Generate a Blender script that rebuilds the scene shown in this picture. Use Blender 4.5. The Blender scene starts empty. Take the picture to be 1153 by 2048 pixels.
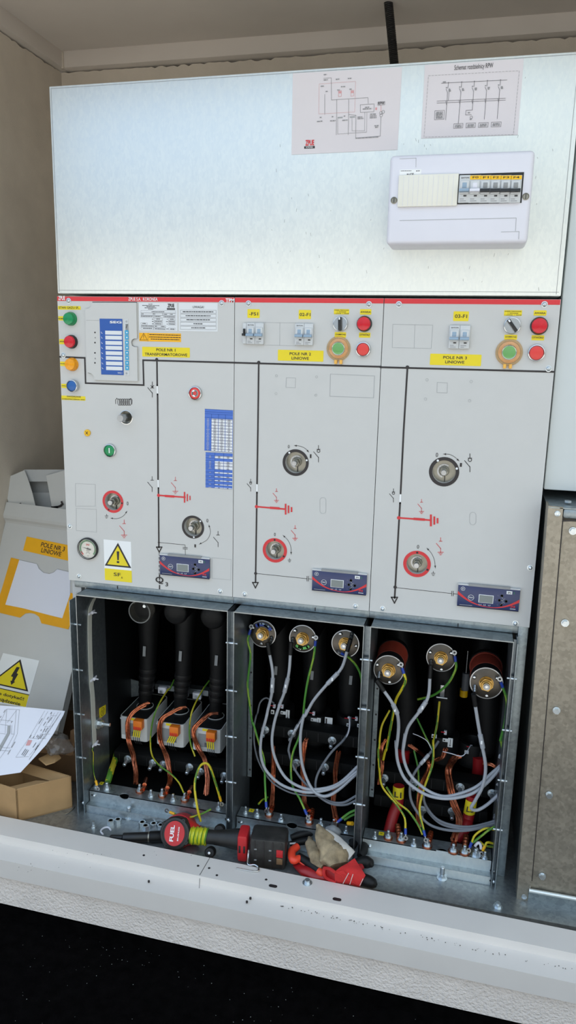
import bpy, bmesh, math, random
from mathutils import Vector as V, Matrix
random.seed(11)
S = bpy.context.scene
COL = S.collection
PI = math.pi

# ------------------------------------------------------------------ camera
F = 1488.5
YAW, PIT, ROL = [math.radians(a) for a in (13.622, 12.228, 1.325)]
CAM = V((0.9288, -1.5695, 1.0604))
def _rot():
    b = Matrix(((1,0,0),(0,0,-1),(0,1,0)))
    c, s = math.cos(YAW), math.sin(YAW); rz = Matrix(((c,s,0),(-s,c,0),(0,0,1)))
    c, s = math.cos(PIT), math.sin(PIT); rx = Matrix(((1,0,0),(0,c,-s),(0,s,c)))
    c, s = math.cos(ROL), math.sin(ROL); rr = Matrix(((c,-s,0),(s,c,0),(0,0,1)))
    return rr @ rx @ b @ rz
ROT = _rot()
cd = bpy.data.cameras.new('camera'); co = bpy.data.objects.new('camera', cd); COL.objects.link(co)
cd.sensor_fit = 'VERTICAL'; cd.sensor_height = 36; cd.sensor_width = 36*1153/2048
cd.lens = F*36/2048; cd.clip_start = 0.01
m4 = Matrix((ROT[0], -ROT[1], -ROT[2])).transposed().to_4x4(); m4.translation = CAM
co.matrix_world = m4
S.camera = co

# measuring: a sight line of the photograph met with a real plane of the place
def ray(p): return ROT.transposed() @ V(((p[0]-576.5)/F, (p[1]-1024)/F, 1))
def aty(p, y): d = ray(p); return CAM + d*((y-CAM.y)/d.y)
def atz(p, z): d = ray(p); return CAM + d*((z-CAM.z)/d.z)
def atx(p, x): d = ray(p); return CAM + d*((x-CAM.x)/d.x)
def atp(p, o, n): d = ray(p); return CAM + d*((o-CAM).dot(n)/d.dot(n))
def crop(ox, oy, s): return lambda x, y: (ox+x/s, oy+y/s)
R3 = crop(100,580,3.034); R4 = crop(460,580,3.603); R5 = crop(760,580,2.934)
R6 = crop(100,860,3.034); R7 = crop(460,860,3.603); R8 = crop(760,860,2.934)
RU = crop(760,280,3.494); RQ = crop(570,120,3.843); RW = crop(830,110,4.804)
RS = crop(100,580,5.765); RP = crop(270,590,6.406); RT = crop(400,810,11.375)
RL = crop(0,920,3.843); RB = crop(0,1280,3.843); RD = crop(0,1380,7.206)
BE = crop(140,1160,3.203); BF = crop(140,1380,3.203)
BG = crop(450,1190,3.603); BH = crop(450,1400,3.603)
BI = crop(730,1220,3.391); BJ = crop(720,1440,3.294)
FK = crop(130,1560,2.8825); FL = crop(430,1600,3.116)
FM = crop(0,1600,2.306); FN = crop(500,1650,1.7657)
NA = crop(1020,950,4.098); NB = crop(1000,1400,4.098)

# --------------------------------------------------------------- materials
def lin(h):
    h = h.lstrip('#'); r = []
    for i in (0,2,4):
        c = int(h[i:i+2],16)/255
        r.append(c/12.92 if c <= .04045 else ((c+.055)/1.055)**2.4)
    return r
MATS = {}
def mat(name, hexc, rough=.5, metal=0, var=.06, scale=30, bump=0, bscale=200, trans=0, spec=.5, rvar=0):
    m = bpy.data.materials.new(name); m.use_nodes = True
    nt = m.node_tree; b = nt.nodes['Principled BSDF']
    c = lin(hexc)
    tc = nt.nodes.new('ShaderNodeTexCoord')
    nz = nt.nodes.new('ShaderNodeTexNoise'); nz.inputs['Scale'].default_value = scale; nz.inputs['Detail'].default_value = 4
    nt.links.new(tc.outputs['Object'], nz.inputs['Vector'])
    rp = nt.nodes.new('ShaderNodeValToRGB')
    rp.color_ramp.elements[0].position = .3; rp.color_ramp.elements[1].position = .7
    rp.color_ramp.elements[0].color = [x*(1-var) for x in c]+[1]
    rp.color_ramp.elements[1].color = [min(1,x*(1+var)) for x in c]+[1]
    nt.links.new(nz.outputs['Fac'], rp.inputs['Fac']); nt.links.new(rp.outputs['Color'], b.inputs['Base Color'])
    b.inputs['Roughness'].default_value = rough; b.inputs['Metallic'].default_value = metal
    b.inputs['Specular IOR Level'].default_value = spec
    b.inputs['Transmission Weight'].default_value = trans
    if rvar:
        mr = nt.nodes.new('ShaderNodeMapRange'); mr.inputs['To Min'].default_value = rough-rvar; mr.inputs['To Max'].default_value = rough+rvar
        nt.links.new(nz.outputs['Fac'], mr.inputs['Value']); nt.links.new(mr.outputs['Result'], b.inputs['Roughness'])
    if bump:
        n2 = nt.nodes.new('ShaderNodeTexNoise'); n2.inputs['Scale'].default_value = bscale; n2.inputs['Detail'].default_value = 3
        nt.links.new(tc.outputs['Object'], n2.inputs['Vector'])
        bp = nt.nodes.new('ShaderNodeBump'); bp.inputs['Strength'].default_value = bump; bp.inputs['Distance'].default_value = .004 if bump >= .8 else .002
        nt.links.new(n2.outputs['Fac'], bp.inputs['Height']); nt.links.new(bp.outputs['Normal'], b.inputs['Normal'])
    MATS[name] = m
    return m
def galv(name, c0, c1, rough, metal, scale=90, stretch=1):
    """hot-dip galvanised sheet: zinc spangles"""
    m = bpy.data.materials.new(name); m.use_nodes = True
    nt = m.node_tree; b = nt.nodes['Principled BSDF']
    tc = nt.nodes.new('ShaderNodeTexCoord'); mp = nt.nodes.new('ShaderNodeMapping')
    mp.inputs['Scale'].default_value = (1, 1, stretch)
    nt.links.new(tc.outputs['Object'], mp.inputs['Vector'])
    vo = nt.nodes.new('ShaderNodeTexVoronoi'); vo.inputs['Scale'].default_value = scale
    nz = nt.nodes.new('ShaderNodeTexNoise'); nz.inputs['Scale'].default_value = scale*.25; nz.inputs['Detail'].default_value = 5
    nt.links.new(mp.outputs['Vector'], vo.inputs['Vector']); nt.links.new(mp.outputs['Vector'], nz.inputs['Vector'])
    mx = nt.nodes.new('ShaderNodeMix'); mx.data_type = 'FLOAT'; mx.inputs[0].default_value = .6
    sp = nt.nodes.new('ShaderNodeSeparateColor'); nt.links.new(vo.outputs['Color'], sp.inputs['Color'])
    nt.links.new(sp.outputs[0], mx.inputs[2]); nt.links.new(nz.outputs['Fac'], mx.inputs[3])
    rp = nt.nodes.new('ShaderNodeValToRGB')
    rp.color_ramp.elements[0].position = .25; rp.color_ramp.elements[1].position = .75
    rp.color_ramp.elements[0].color = lin(c0)+[1]; rp.color_ramp.elements[1].color = lin(c1)+[1]
    nt.links.new(mx.outputs[0], rp.inputs['Fac']); nt.links.new(rp.outputs['Color'], b.inputs['Base Color'])
    mr = nt.nodes.new('ShaderNodeMapRange'); mr.inputs['To Min'].default_value = rough-.06; mr.inputs['To Max'].default_value = rough+.06
    nt.links.new(mx.outputs[0], mr.inputs['Value']); nt.links.new(mr.outputs['Result'], b.inputs['Roughness'])
    b.inputs['Metallic'].default_value = metal
    MATS[name] = m
def clear(name, hexc, rough=.05, amount=.25):
    """clear plastic: mostly see-through, with a Fresnel reflection"""
    m = bpy.data.materials.new(name); m.use_nodes = True
    nt = m.node_tree; nt.nodes.clear()
    out = nt.nodes.new('ShaderNodeOutputMaterial'); mx = nt.nodes.new('ShaderNodeMixShader'); mx2 = nt.nodes.new('ShaderNodeMixShader')
    tr = nt.nodes.new('ShaderNodeBsdfTransparent'); tr.inputs[0].default_value = [x*.5+.5 for x in lin(hexc)]+[1]
    gl = nt.nodes.new('ShaderNodeBsdfGlossy'); gl.inputs['Roughness'].default_value = rough
    df = nt.nodes.new('ShaderNodeBsdfDiffuse'); df.inputs[0].default_value = lin(hexc)+[1]
    lw = nt.nodes.new('ShaderNodeLayerWeight'); pw = nt.nodes.new('ShaderNodeMath'); pw.operation = 'POWER'; pw.inputs[1].default_value = 4
    nt.links.new(lw.outputs['Facing'], pw.inputs[0]); fr = nt.nodes.new('ShaderNodeMath'); fr.operation = 'MULTIPLY_ADD'; fr.inputs[1].default_value = .6; fr.inputs[2].default_value = .05; nt.links.new(pw.outputs[0], fr.inputs[0])
    mx2.inputs[0].default_value = amount
    nt.links.new(tr.outputs[0], mx2.inputs[1]); nt.links.new(df.outputs[0], mx2.inputs[2])
    nt.links.new(fr.outputs[0], mx.inputs[0]); nt.links.new(mx2.outputs[0], mx.inputs[1]); nt.links.new(gl.outputs[0], mx.inputs[2])
    nt.links.new(mx.outputs[0], out.inputs[0]); MATS[name] = m
def stripes(name, a, b, scale, rough=.45):
    """two-coloured wire insulation: bands along the object's own V coordinate"""
    m = bpy.data.materials.new(name); m.use_nodes = True
    nt = m.node_tree; bs = nt.nodes['Principled BSDF']
    uv = nt.nodes.new('ShaderNodeUVMap'); sx = nt.nodes.new('ShaderNodeSeparateXYZ'); nt.links.new(uv.outputs[0], sx.inputs[0])
    ma = nt.nodes.new('ShaderNodeMath'); ma.operation = 'GREATER_THAN'; ma.inputs[1].default_value = scale
    nt.links.new(sx.outputs[0], ma.inputs[0])
    mx = nt.nodes.new('ShaderNodeMix'); mx.data_type = 'RGBA'
    mx.inputs[6].default_value = lin(a)+[1]; mx.inputs[7].default_value = lin(b)+[1]
    nt.links.new(ma.outputs[0], mx.inputs[0]); nt.links.new(mx.outputs[2], bs.inputs['Base Color'])
    bs.inputs['Roughness'].default_value = rough; MATS[name] = m

mat('panel_paint', '#c7c7c5', .42, 0, .012, 25, .05, 900)
mat('panel_side', '#b8babb', .5, 0, .02)
mat('white_paint', '#ccd2d2', .35, 0, .01)
galv('galvanised_bright', '#dce2e2', '#e5eae8', .42, .75, 260, .45)
galv('galvanised', '#8e979b', '#a9b2b5', .42, .85, 140)
galv('galvanised_dull', '#8d877b', '#a8a092', .45, .75, 160)
galv('galvanised_dark', '#878f95', '#9aa2a7', .36, .85, 140)
galv('galvanised_base', '#8f9597', '#a8adae', .38, .8, 140)
mat('ink_mid', '#77757a', .6, 0, .05)
galv('sheet_edge', '#8e9598', '#a2a8aa', .35, .9, 140)
mat('shaded_sheet', '#131517', .45, .35, .2)  # sheet deep in the compartments, missing light put into the colour
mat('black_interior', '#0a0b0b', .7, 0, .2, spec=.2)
mat('wall_plaster', '#d2c8ba', .9, 0, .05, 14, .35, 420)
mat('kerb_plaster', '#ece0d6', .9, 0, .06, 12, 1.0, 170)
mat('ceiling_paint', '#d8d0c8', .75, 0, .03, 6)
mat('bitumen', '#060505', .95, 0, .5, 40, .5, 300, spec=.03)
mat('bounce_paving', '#b8b2a9', .9, 0, .1, 3, .2, 60)
mat('sill_paint', '#dcd5ce', .5, 0, .025, 9)
mat('red_band', '#d8343a', .45, 0, .02)
mat('ink_black', '#2a2526', .5, 0, .05)
mat('ink_grey', '#8d8d90', .6, 0, .05)
mat('ink_faint', '#a2a4a6', .6, 0, .02)
mat('ink_red', '#d32f35', .45, 0, .03)
mat('ink_pink', '#d39a9c', .5, 0, .03)
mat('white', '#eceeef', .5, 0, .01)
mat('paper', '#d9d4d8', .6, 0, .015, 8)
mat('paper_white', '#e2e4f0', .6, 0, .01, 8)
mat('sticker_silver', '#dcdfe2', .35, 0, .01)
mat('yellow', '#e8d21e', .5, 0, .02)
mat('yellow_orange', '#f6b414', .5, 0, .02)
mat('amber_yellow', '#f0bb0c', .45, 0, .02)
mat('pocket_yellow', '#eba81a', .35, 0, .04)
mat('relay_blue', '#2857a6', .45, 0, .02)
mat('dip_blue', '#35a0cd', .35, 0, .03)
mat('table_blue', '#4a72c8', .5, 0, .04)
mat('table_grey', '#bcbdc6', .5, 0, .03)
mat('indicator_blue', '#303a63', .3, 0, .05)
mat('screen_grey', '#78807f', .2, 0, .05)
mat('white_plastic', '#dddde6', .4, 0, .01)
mat('cream_plastic', '#e5e3d8', .4, 0, .015)
mat('module_grey', '#c9ccce', .45, 0, .02)
mat('toggle_blue', '#8fa5b9', .4, 0, .03)
mat('black_plastic', '#1a1a1b', .4, 0, .15)
mat('black_rubber', '#0d0d0e', .55, 0, .25, 60, .1, 300, spec=.35)
mat('chrome', '#c8cacc', .18, 1, .03)
mat('steel', '#a9abad', .3, 1, .08, 80)
mat('steel_dull', '#98958a', .4, .9, .08, 80)
galv('galvanised_lit', '#b7bfc2', '#ccd3d5', .36, .85, 140)  # paler copy of the galvanised sheet, a blue reflection put into its colour
mat('zinc', '#d3dade', .3, .9, .08, 120)
mat('brass', '#ad8d52', .28, 1, .08, 80)
mat('plate_metal', '#5a544d', .33, .85, .1, 60)
mat('copper', '#b8694a', .27, .95, .35, 160)
mat('lens_green', '#0f8a52', .18, 0, .08, 200)
mat('lens_red', '#cf1b2b', .18, 0, .08, 200)
mat('lens_amber', '#ee9d0a', .18, 0, .08, 200)
mat('cap_blue', '#1f5fa8', .35, 0, .02)
mat('cap_red', '#e0403a', .35, 0, .02)
mat('cap_green', '#62b55c', .35, 0, .03)
mat('push_green', '#0e8a50', .35, 0, .02)
clear('clear_plastic', '#f4efe4', .06, .06)
clear('amber_clear', '#fbdfae', .1, .2)
clear('clear_bag', '#b8b2ac', .2, .16)
mat('orange_guard', '#f0b650', .35, 0, .03)
mat('dial_white', '#e4e4e2', .4, 0, .01)
mat('dial_green', '#2f8a55', .4, 0, .02)
mat('grey_cable', '#a3a6ac', .4, 0, .04, 20)
mat('grey_cable_dark', '#6d7076', .45, 0, .05, 20)
mat('duct_grey', '#c2c2b8', .5, 0, .04)
stripes('earth_wire', '#4f8026', '#bdb02a', .5)
stripes('earth_wire_green', '#47862f', '#8aa636', .72)
stripes('earth_wire_yellow', '#cbb61e', '#557f2a', .7)
mat('crimp_blue', '#1f3f9c', .4, 0, .05)
mat('crimp_yellow', '#f0b21a', .4, 0, .05)
mat('insulator_red', '#8a3527', .45, 0, .06, 40)
mat('red_sleeve', '#9a1a1f', .4, 0, .06, 40)
mat('orange_terminal', '#ee7d22', .4, 0, .03)
mat('terminal_red', '#d43425', .4, 0, .03)
mat('transformer_white', '#cfd0ce', .4, 0, .02)
mat('label_grey', '#8f9192', .4, 0, .05)
mat('cardboard', '#b08d62', .8, 0, .06, 25, .1, 120)
mat('cardboard_dark', '#7d5f42', .85, 0, .08, 25)
mat('tool_red', '#c0262b', .4, 0, .06)
mat('tool_black', '#222120', .5, 0, .25, 50, .15, 250)
mat('battery_black', '#2c2a28', .5, 0, .35, 60, .15, 250)
mat('pliers_red', '#e8452c', .4, 0, .04)
mat('glove_tan', '#9a886c', .9, 0, .6, 30, .5, 350)
mat('glove_white', '#d2cdc6', .9, 0, .08, 28, .4, 350)
mat('glove_red', '#c92b2b', .85, 0, .08, 40, .4, 500)
mat('conduit_black', '#1d1c1d', .45, 0, .1)
mat('tape_green', '#c3c428', .4, 0, .1, 200)
mat('dirt', '#5c564e', .9, 0, .2)
mat('speck', '#9a9c98', .7, 0, .2)

# ------------------------------------------------------------ mesh building
GL = {}
def glyphs(s, bold):
    k = (s, bold)
    if k not in GL:
        cu = bpy.data.curves.new('t', 'FONT'); cu.body = s; cu.size = 1; cu.resolution_u = 3
        if bold: cu.offset = bold
        o = bpy.data.objects.new('t', cu); COL.objects.link(o)
        me = bpy.data.meshes.new_from_object(o.evaluated_get(bpy.context.evaluated_depsgraph_get()))
        vs = [v.co.copy() for v in me.vertices]; fs = [list(p.vertices) for p in me.polygons]
        bpy.data.objects.remove(o); bpy.data.curves.remove(cu); bpy.data.meshes.remove(me)
        xs = [v.x for v in vs]; ys = [v.y for v in vs]
        GL[k] = (vs, fs, min(xs), max(xs), min(ys), max(ys))
    return GL[k]
def catmull(pts, sub=6):
    pts = [V(p) for p in pts]
    if len(pts) < 3: return pts
    P = [2*pts[0]-pts[1]] + pts + [2*pts[-1]-pts[-2]]; r = []
    for i in range(1, len(P)-2):
        for k in range(sub):
            t = k/sub; a, b, c, d = P[i-1:i+3]
            r.append(.5*((2*b)+(c-a)*t+(2*a-5*b+4*c-d)*t*t+(3*b-a-3*c+d)*t**3))
    return r+[pts[-1]]
def basis(ax, ref=None):
    ax = V(ax).normalized()
    r = V(ref) if ref else (V((0,0,1)) if abs(ax.z) < .9 else V((1,0,0)))
    u = r.cross(ax).normalized(); w = ax.cross(u)
    return ax, u, w
class MB:
    def __init__(s): s.v = []; s.f = []; s.m = []; s.mats = []; s.uv = {}
    def mi(s, m):
        if m not in s.mats: s.mats.append(m)
        return s.mats.index(m)
    def add(s, vs, fs, m):
        o = len(s.v); s.v += [V(v) for v in vs]; i = s.mi(m)
        for f in fs: s.f.append([o+k for k in f]); s.m.append(i)
        return s
    def box(s, a, b, m, bev=0, seg=2):
        a, b = V(a), V(b); lo = V([min(a[i],b[i]) for i in range(3)]); hi = V([max(a[i],b[i]) for i in range(3)])
        if bev:
            bm = bmesh.new(); bmesh.ops.create_cube(bm, size=1)
            for v in bm.verts: v.co = V([lo[i]+(v.co[i]+.5)*(hi[i]-lo[i]) for i in range(3)])
            bmesh.ops.bevel(bm, geom=bm.edges[:], offset=bev, segments=seg, affect='EDGES', profile=.5)
            bm.verts.index_update()
            s.add([v.co.copy() for v in bm.verts], [[v.index for v in f.verts] for f in bm.faces], m); bm.free(); return s
        c = [(x,y,z) for x in (lo.x,hi.x) for y in (lo.y,hi.y) for z in (lo.z,hi.z)]
        return s.add(c, [(0,1,3,2),(4,6,7,5),(0,4,5,1),(2,3,7,6),(0,2,6,4),(1,5,7,3)], m)
    def obox(s, c, ax, ay, az, m, bev=0):
        """oriented box: centre and three half-axis vectors"""
        c, ax, ay, az = V(c), V(ax), V(ay), V(az)
        t = MB(); t.box((-ax.length,-ay.length,-az.length),(ax.length,ay.length,az.length), m, bev)
        A, B, D = ax.normalized(), ay.normalized(), az.normalized()
        return s.add([c+A*v.x+B*v.y+D*v.z for v in t.v], t.f, m)
    def prism(s, pts, vec, m):
        pts = [V(p) for p in pts]; n = len(pts); vec = V(vec)
        return s.add(pts+[p+vec for p in pts], [list(range(n)), list(range(2*n-1,n-1,-1))]+[[i,i+n,(i+1)%n+n,(i+1)%n] for i in range(n)], m)
    def quad(s, pts, m): return s.add(pts, [list(range(len(pts)))], m)
    def px(s, pts, y, t, m):
        """outline measured on the plane at depth y, t thick towards the room's front"""
        return s.prism([aty(p, y) for p in pts], (0,-t,0), m)
    def rect(s, a, b, y, t, m, bev=0):
        A, B = aty(a, y), aty(b, y)
        return s.box((A.x,y,A.z),(B.x,y-t,B.z), m, bev)
    def cyl(s, p0, p1, r, m, n=16, r1=None, ref=None):
        p0, p1 = V(p0), V(p1); r1 = r if r1 is None else r1
        ax, u, w = basis(p1-p0, ref)
        R = [u*math.cos(2*PI*i/n)+w*math.sin(2*PI*i/n) for i in range(n)]
        return s.add([p0+k*r for k in R]+[p1+k*r1 for k in R], [[i,(i+1)%n,(i+1)%n+n,i+n] for i in range(n)]+[list(range(n-1,-1,-1)), list(range(n,2*n))], m)
    def lathe(s, prof, p, ax, m, n=24, ref=None, cap=True):
        """prof: (radius, height along axis)"""
        p = V(p); ax, u, w = basis(ax, ref); vs = []; fs = []; k = len(prof)
        for i in range(n):
            d = u*math.cos(2*PI*i/n)+w*math.sin(2*PI*i/n)
            vs += [p+d*r+ax*h for r, h in prof]
        for i in range(n):
            j = (i+1) % n
            for q in range(k-1): fs.append([i*k+q, j*k+q, j*k+q+1, i*k+q+1])
        if cap and prof[0][0] > 1e-6: fs.append([i*k for i in range(n)][::-1])
        if cap and prof[-1][0] > 1e-6: fs.append([i*k+k-1 for i in range(n)])
        return s.add(vs, fs, m)
    def tube(s, pts, r, m, n=8, sub=6, rad=None):
        P = catmull(pts, sub); L = len(P)
        t0 = (P[1]-P[0]).normalized(); _, u, w = basis(t0)
        vs = []; fs = []; o = len(s.v); fo = len(s.f)
        for i in range(L):
            t = (P[min(i+1,L-1)]-P[max(i-1,0)]).normalized()
            u = (u-t*u.dot(t)).normalized(); w = t.cross(u)
            rr = r if rad is None else rad[min(len(rad)-1, int(i/(L-1)*(len(rad)-1)))]*(1-(i/(L-1)*(len(rad)-1))%1)+rad[min(len(rad)-1, int(i/(L-1)*(len(rad)-1))+1)]*((i/(L-1)*(len(rad)-1))%1)
            vs += [P[i]+(u*math.cos(2*PI*k/n)+w*math.sin(2*PI*k/n))*rr for k in range(n)]
        for i in range(L-1):
            for k in range(n):
                fs.append([i*n+k, i*n+(k+1)%n, (i+1)*n+(k+1)%n, (i+1)*n+k])
                s.uv[fo+len(fs)-1] = ((k+.5)/n + i*.045) % 1
        fs += [list(range(n-1,-1,-1)), list(range((L-1)*n, L*n))]
        return s.add(vs, fs, m)
    def strip(s, pts, w, m, y=None, d=0.0006, normal=(0,-1,0)):
        """flat printed line along 3D points; w wide"""
        P = [V(p) for p in pts]; nn = V(normal)
        for k_, (a, b) in enumerate(zip(P, P[1:])):
            t = b-a
            if t.length < 1e-6: continue
            nn = V(normal)*(1+(.00012*(k_ % 2)+.00004*(k_ % 5 == 4))/max(d,1e-5)); t.normalize(); q = t.cross(V(normal)).normalized()*w/2; e = t*w/2*.98
            s.quad([a-e-q+nn*d, b+e-q+nn*d, b+e+q+nn*d, a-e+q+nn*d], m)
        return s
    def line(s, pts, w, m, y=0, d=0.0006): return s.strip([aty(p, y) for p in pts], w, m, d=d)
    def dot(s, p, r, m, y=0, d=0.0008, n=16):
        c = aty(p, y); return s.quad([c+V((math.cos(2*PI*i/n)*r, -d, math.sin(2*PI*i/n)*r)) for i in range(n)], m)
    def arc(s, c, r, a0, a1, w, m, d=0.0006, ax=(1,0,0), ay=(0,0,1), n=14, normal=(0,-1,0)):
        c = V(c); ax, ay = V(ax), V(ay)
        return s.strip([c+ax*r*math.cos(math.radians(a0+(a1-a0)*i/n))+ay*r*math.sin(math.radians(a0+(a1-a0)*i/n)) for i in range(n+1)], w, m, d=d, normal=normal)
    def text(s, t, c, ax, ay, w, h, m, bold=.012, rise=(0,0,0)):
        vs, fs, x0, x1, y0, y1 = glyphs(t, bold); c = V(c)+V(rise); ax, ay = V(ax).normalized(), V(ay).normalized()
        sy = h/(y1-y0); sx = w/(x1-x0) if w else sy
        return s.add([c+ax*(v.x-(x0+x1)/2)*sx+ay*(v.y-(y0+y1)/2)*sy for v in vs], fs, m)
    def ptext(s, t, a, b, m, y=0, d=.001, bold=.012):
        A, B = aty(a, y), aty(b, y)
        return s.text(t, ((A.x+B.x)/2, y-d, (A.z+B.z)/2), (1,0,0), (0,0,1), abs(B.x-A.x), abs(A.z-B.z), m, bold)
    def dash(s, a, b, h, m, y=0, d=.001, seed=1):
        """unreadably small print: a row of word-length strokes between two points"""
        rr = random.Random(seed); A, B = aty(a, y), aty(b, y); L = (B-A).length; t = 0
        while t < L:
            w = min(L-t, rr.uniform(.7, 2.6)*h*1.6)
            p, q = A+(B-A)*(t/L), A+(B-A)*((t+w)/L)
            s.box((p.x, y-d, p.z-h/2), (q.x, y-d+.0002, p.z+h/2), m); t += w+h*.55
        return s

OFF = {}
def thing(name, label, cat, loc, group=None):
    o = bpy.data.objects.new(name, None); COL.objects.link(o); o.location = loc
    o.empty_display_size = .02
    o['label'] = label; o['category'] = cat
    if group: o['group'] = group
    OFF[o.name] = V(loc); return o
def obj(name, mb, parent=None, label=None, smooth=40):
    me = bpy.data.meshes.new(name)
    off = OFF[parent.name] if parent else None
    if off is None:
        xs = [v.x for v in mb.v]; ys = [v.y for v in mb.v]; zs = [v.z for v in mb.v]
        off = V(((min(xs)+max(xs))/2, (min(ys)+max(ys))/2, min(zs)))
    me.from_pydata([v-off for v in mb.v], [], mb.f)
    for m in mb.mats: me.materials.append(MATS[m])
    me.polygons.foreach_set('material_index', mb.m)
    me.update()
    bm = bmesh.new(); bm.from_mesh(me)
    if mb.uv:
        uvl = bm.loops.layers.uv.new('UVMap'); bm.faces.ensure_lookup_table()
        for k, u in mb.uv.items():
            for lp in bm.faces[k].loops: lp[uvl].uv = (u, .5)
    bmesh.ops.recalc_face_normals(bm, faces=bm.faces[:]); bm.to_mesh(me); bm.free()
    if smooth:
        me.polygons.foreach_set('use_smooth', [True]*len(me.polygons)); me.set_sharp_from_angle(angle=math.radians(smooth))
    o = bpy.data.objects.new(name, me); COL.objects.link(o)
    if parent: o.parent = parent
    else: o.location = off
    OFF[o.name] = off
    if label: o['label'] = label
    return o
def tag(o, label, cat, group=None, kind=None):
    o['label'] = label; o['category'] = cat
    if group: o['group'] = group
    if kind: o['kind'] = kind
    return o
def struct(name, mb, **k):
    o = obj(name, mb, **k); o['kind'] = 'structure'; return o
# ============================================================ THE SETTING
ZF = -0.108                      # galvanised base the switchgear stands on
XW, YB, ZC = -0.42, 0.79, 1.912  # left wall, back wall, ceiling lip
def xl(pl, pr, z):               # a straight fold of the threshold, extended past both frame edges
    a, b = atz(pl, z), atz(pr, z); d = (b-a)/(b.x-a.x)
    return a+d*(-.9-a.x), a+d*(2.3-a.x)
s0 = xl((48,1641),(1153,1862),-.088)
s1 = xl(FM(0,160),FN(1153,455),-.088)
_k = [aty(FM(0,200),atz(FM(0,160),-.088).y-.003), aty(FN(1153,486),atz(FN(1153,455),-.088).y-.003)]; _d = (_k[1]-_k[0])/(_k[1].x-_k[0].x); s2 = (_k[0]+_d*(-.9-_k[0].x), _k[0]+_d*(2.3-_k[0].x)); Z2 = (_k[0].z+_k[1].z)/2
s3 = xl(FM(0,275),FN(1153,560),Z2-.003)
yv = [s3[0].y, s3[1].y]
b3 = aty(FM(0,355), (atz(FM(0,275),Z2-.003)).y); b4 = aty(FN(1153,632), (atz(FN(1153,560),Z2-.003)).y)
db = (b4-b3)/(b4.x-b3.x); s4 = (b3+db*(-.9-b3.x), b3+db*(2.3-b3.x))
mb = MB()
lines = [(V((s0[0].x,s0[0].y,ZF-.03)),V((s0[1].x,s0[1].y,ZF-.03))), s0, s1, s2, s3, s4,
         (s4[0]+V((0,.03,.002)), s4[1]+V((0,.03,.002)))]
for (a,b),(c,d) in zip(lines, lines[1:]): mb.add([a,b,d,c],[(0,1,2,3)],'sill_paint')
sill = struct('trim_1', mb, smooth=25)
def sillp(p, which=0): return atz(p, (-.088, Z2-.0015)[which])
# screw holes, slots and scuffs of the threshold
mb = MB()
for p in [FK(455,435),FK(768,496),FK(832,509),FL(13,470),FL(320,497)]:
    q = sillp(p); mb.cyl(q+V((0,0,.0003)), q+V((0,0,.0009)), .0028, 'ink_black', 12)
for p in [FK(428,513),FK(484,591),FK(746,577),FK(808,592),FK(1142,660),FL(300,589),FL(200,642),FL(222,619)]:
    q = sillp(p,1) if p[1] > 1745 or p in (FK(484,591),) else sillp(p,1)
    mb.cyl(q+V((0,0,.001)), q+V((0,0,.0045)), .0025, 'ink_black', 12)
for p in [FL(363,537),FL(762,620)]:
    q = sillp(p); c = [q+V((sx*.005+.0045*math.cos(t), .0045*math.sin(t), .0006)) for sx,t0 in ((1,-PI/2),(-1,PI/2)) for t in [t0+PI*k/8 for k in range(9)]]
    mb.quad(c, 'ink_black')
a, b = sillp(FK(838,445)), sillp(FK(780,545)); mb.strip([a,b], .001, 'ink_black', normal=(0,0,1))
a, c = sillp(FK(780,545)), sillp(FK(775,625),1); mb.strip([a+V((0,0,.0006)),c+V((0,0,.0006))], .001, 'ink_black', normal=(0,-.3,.95), d=.001)
rr = random.Random(5)
A, B = sillp(FL(415,660),1), sillp(FN(1135,513),1)
for i in range(80):
    q = A+(B-A)*rr.random()**1.3; q += V((rr.uniform(-.004,.004), rr.uniform(-.004,.004), .0006)); r = rr.uniform(.0004,.0013)
    mb.cyl(q, q+V((0,0,.0004)), r, 'dirt', 6)
for i in range(40):
    q = sillp((rr.uniform(20,330), rr.uniform(1722,1745)),1) if i % 2 else sillp((rr.uniform(60,560), rr.uniform(1700,1712)))
    q.z += .0008; mb.cyl(q, q+V((0,0,.0004)), rr.uniform(.0003,.001), 'dirt', 6)
o = obj('screw_hole', mb, sill)

pt = MB()                         # plaster face under the threshold
yp = s4[0].y+.012
ka, kb = aty(FM(0,465), yp), aty(FN(1030,703), yp+(s4[1].y-s4[0].y)*.5)
zk = (ka.z+kb.z)/2
pl = [V((s4[0].x,s4[0].y+.012,s4[0].z+.01)), V((s4[1].x,s4[1].y+.012,s4[1].z+.01))]
pt.add([pl[0],pl[1],V((pl[1].x,pl[1].y,zk)),V((pl[0].x,pl[0].y,zk))],[(0,1,2,3)],'kerb_plaster')
struct('wall_front', pt)
bt = MB()                         # tarred foundation edge and black ground
gz = aty(FM(0,512), pl[0].y-.004).z
n = 220; top = []; bot = []
for i in range(n+1):
    t = i/n; x = -.9+3.2*t; y = pl[0].y+(pl[1].y-pl[0].y)*t-.003
    top.append(V((x,y,zk+rr.uniform(-.001,.0015)))); bot.append(V((x,y-.004,gz)))
for i in range(n): bt.add([top[i],top[i+1],bot[i+1],bot[i]],[(0,1,2,3)],'bitumen')
struct('trim_2', bt)
g = MB(); g.box((-3,-1.25,gz-.05),(4,bot[0].y+.03,gz),'bitumen')
floor_out = struct('floor', g)
g = MB(); g.box((-9,-11,gz-.06),(9,-1.25,gz-.005),'bounce_paving'); struct('floor.002', g)  # unseen pale ground added to bounce light up to the ceiling
sp = MB()
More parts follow.
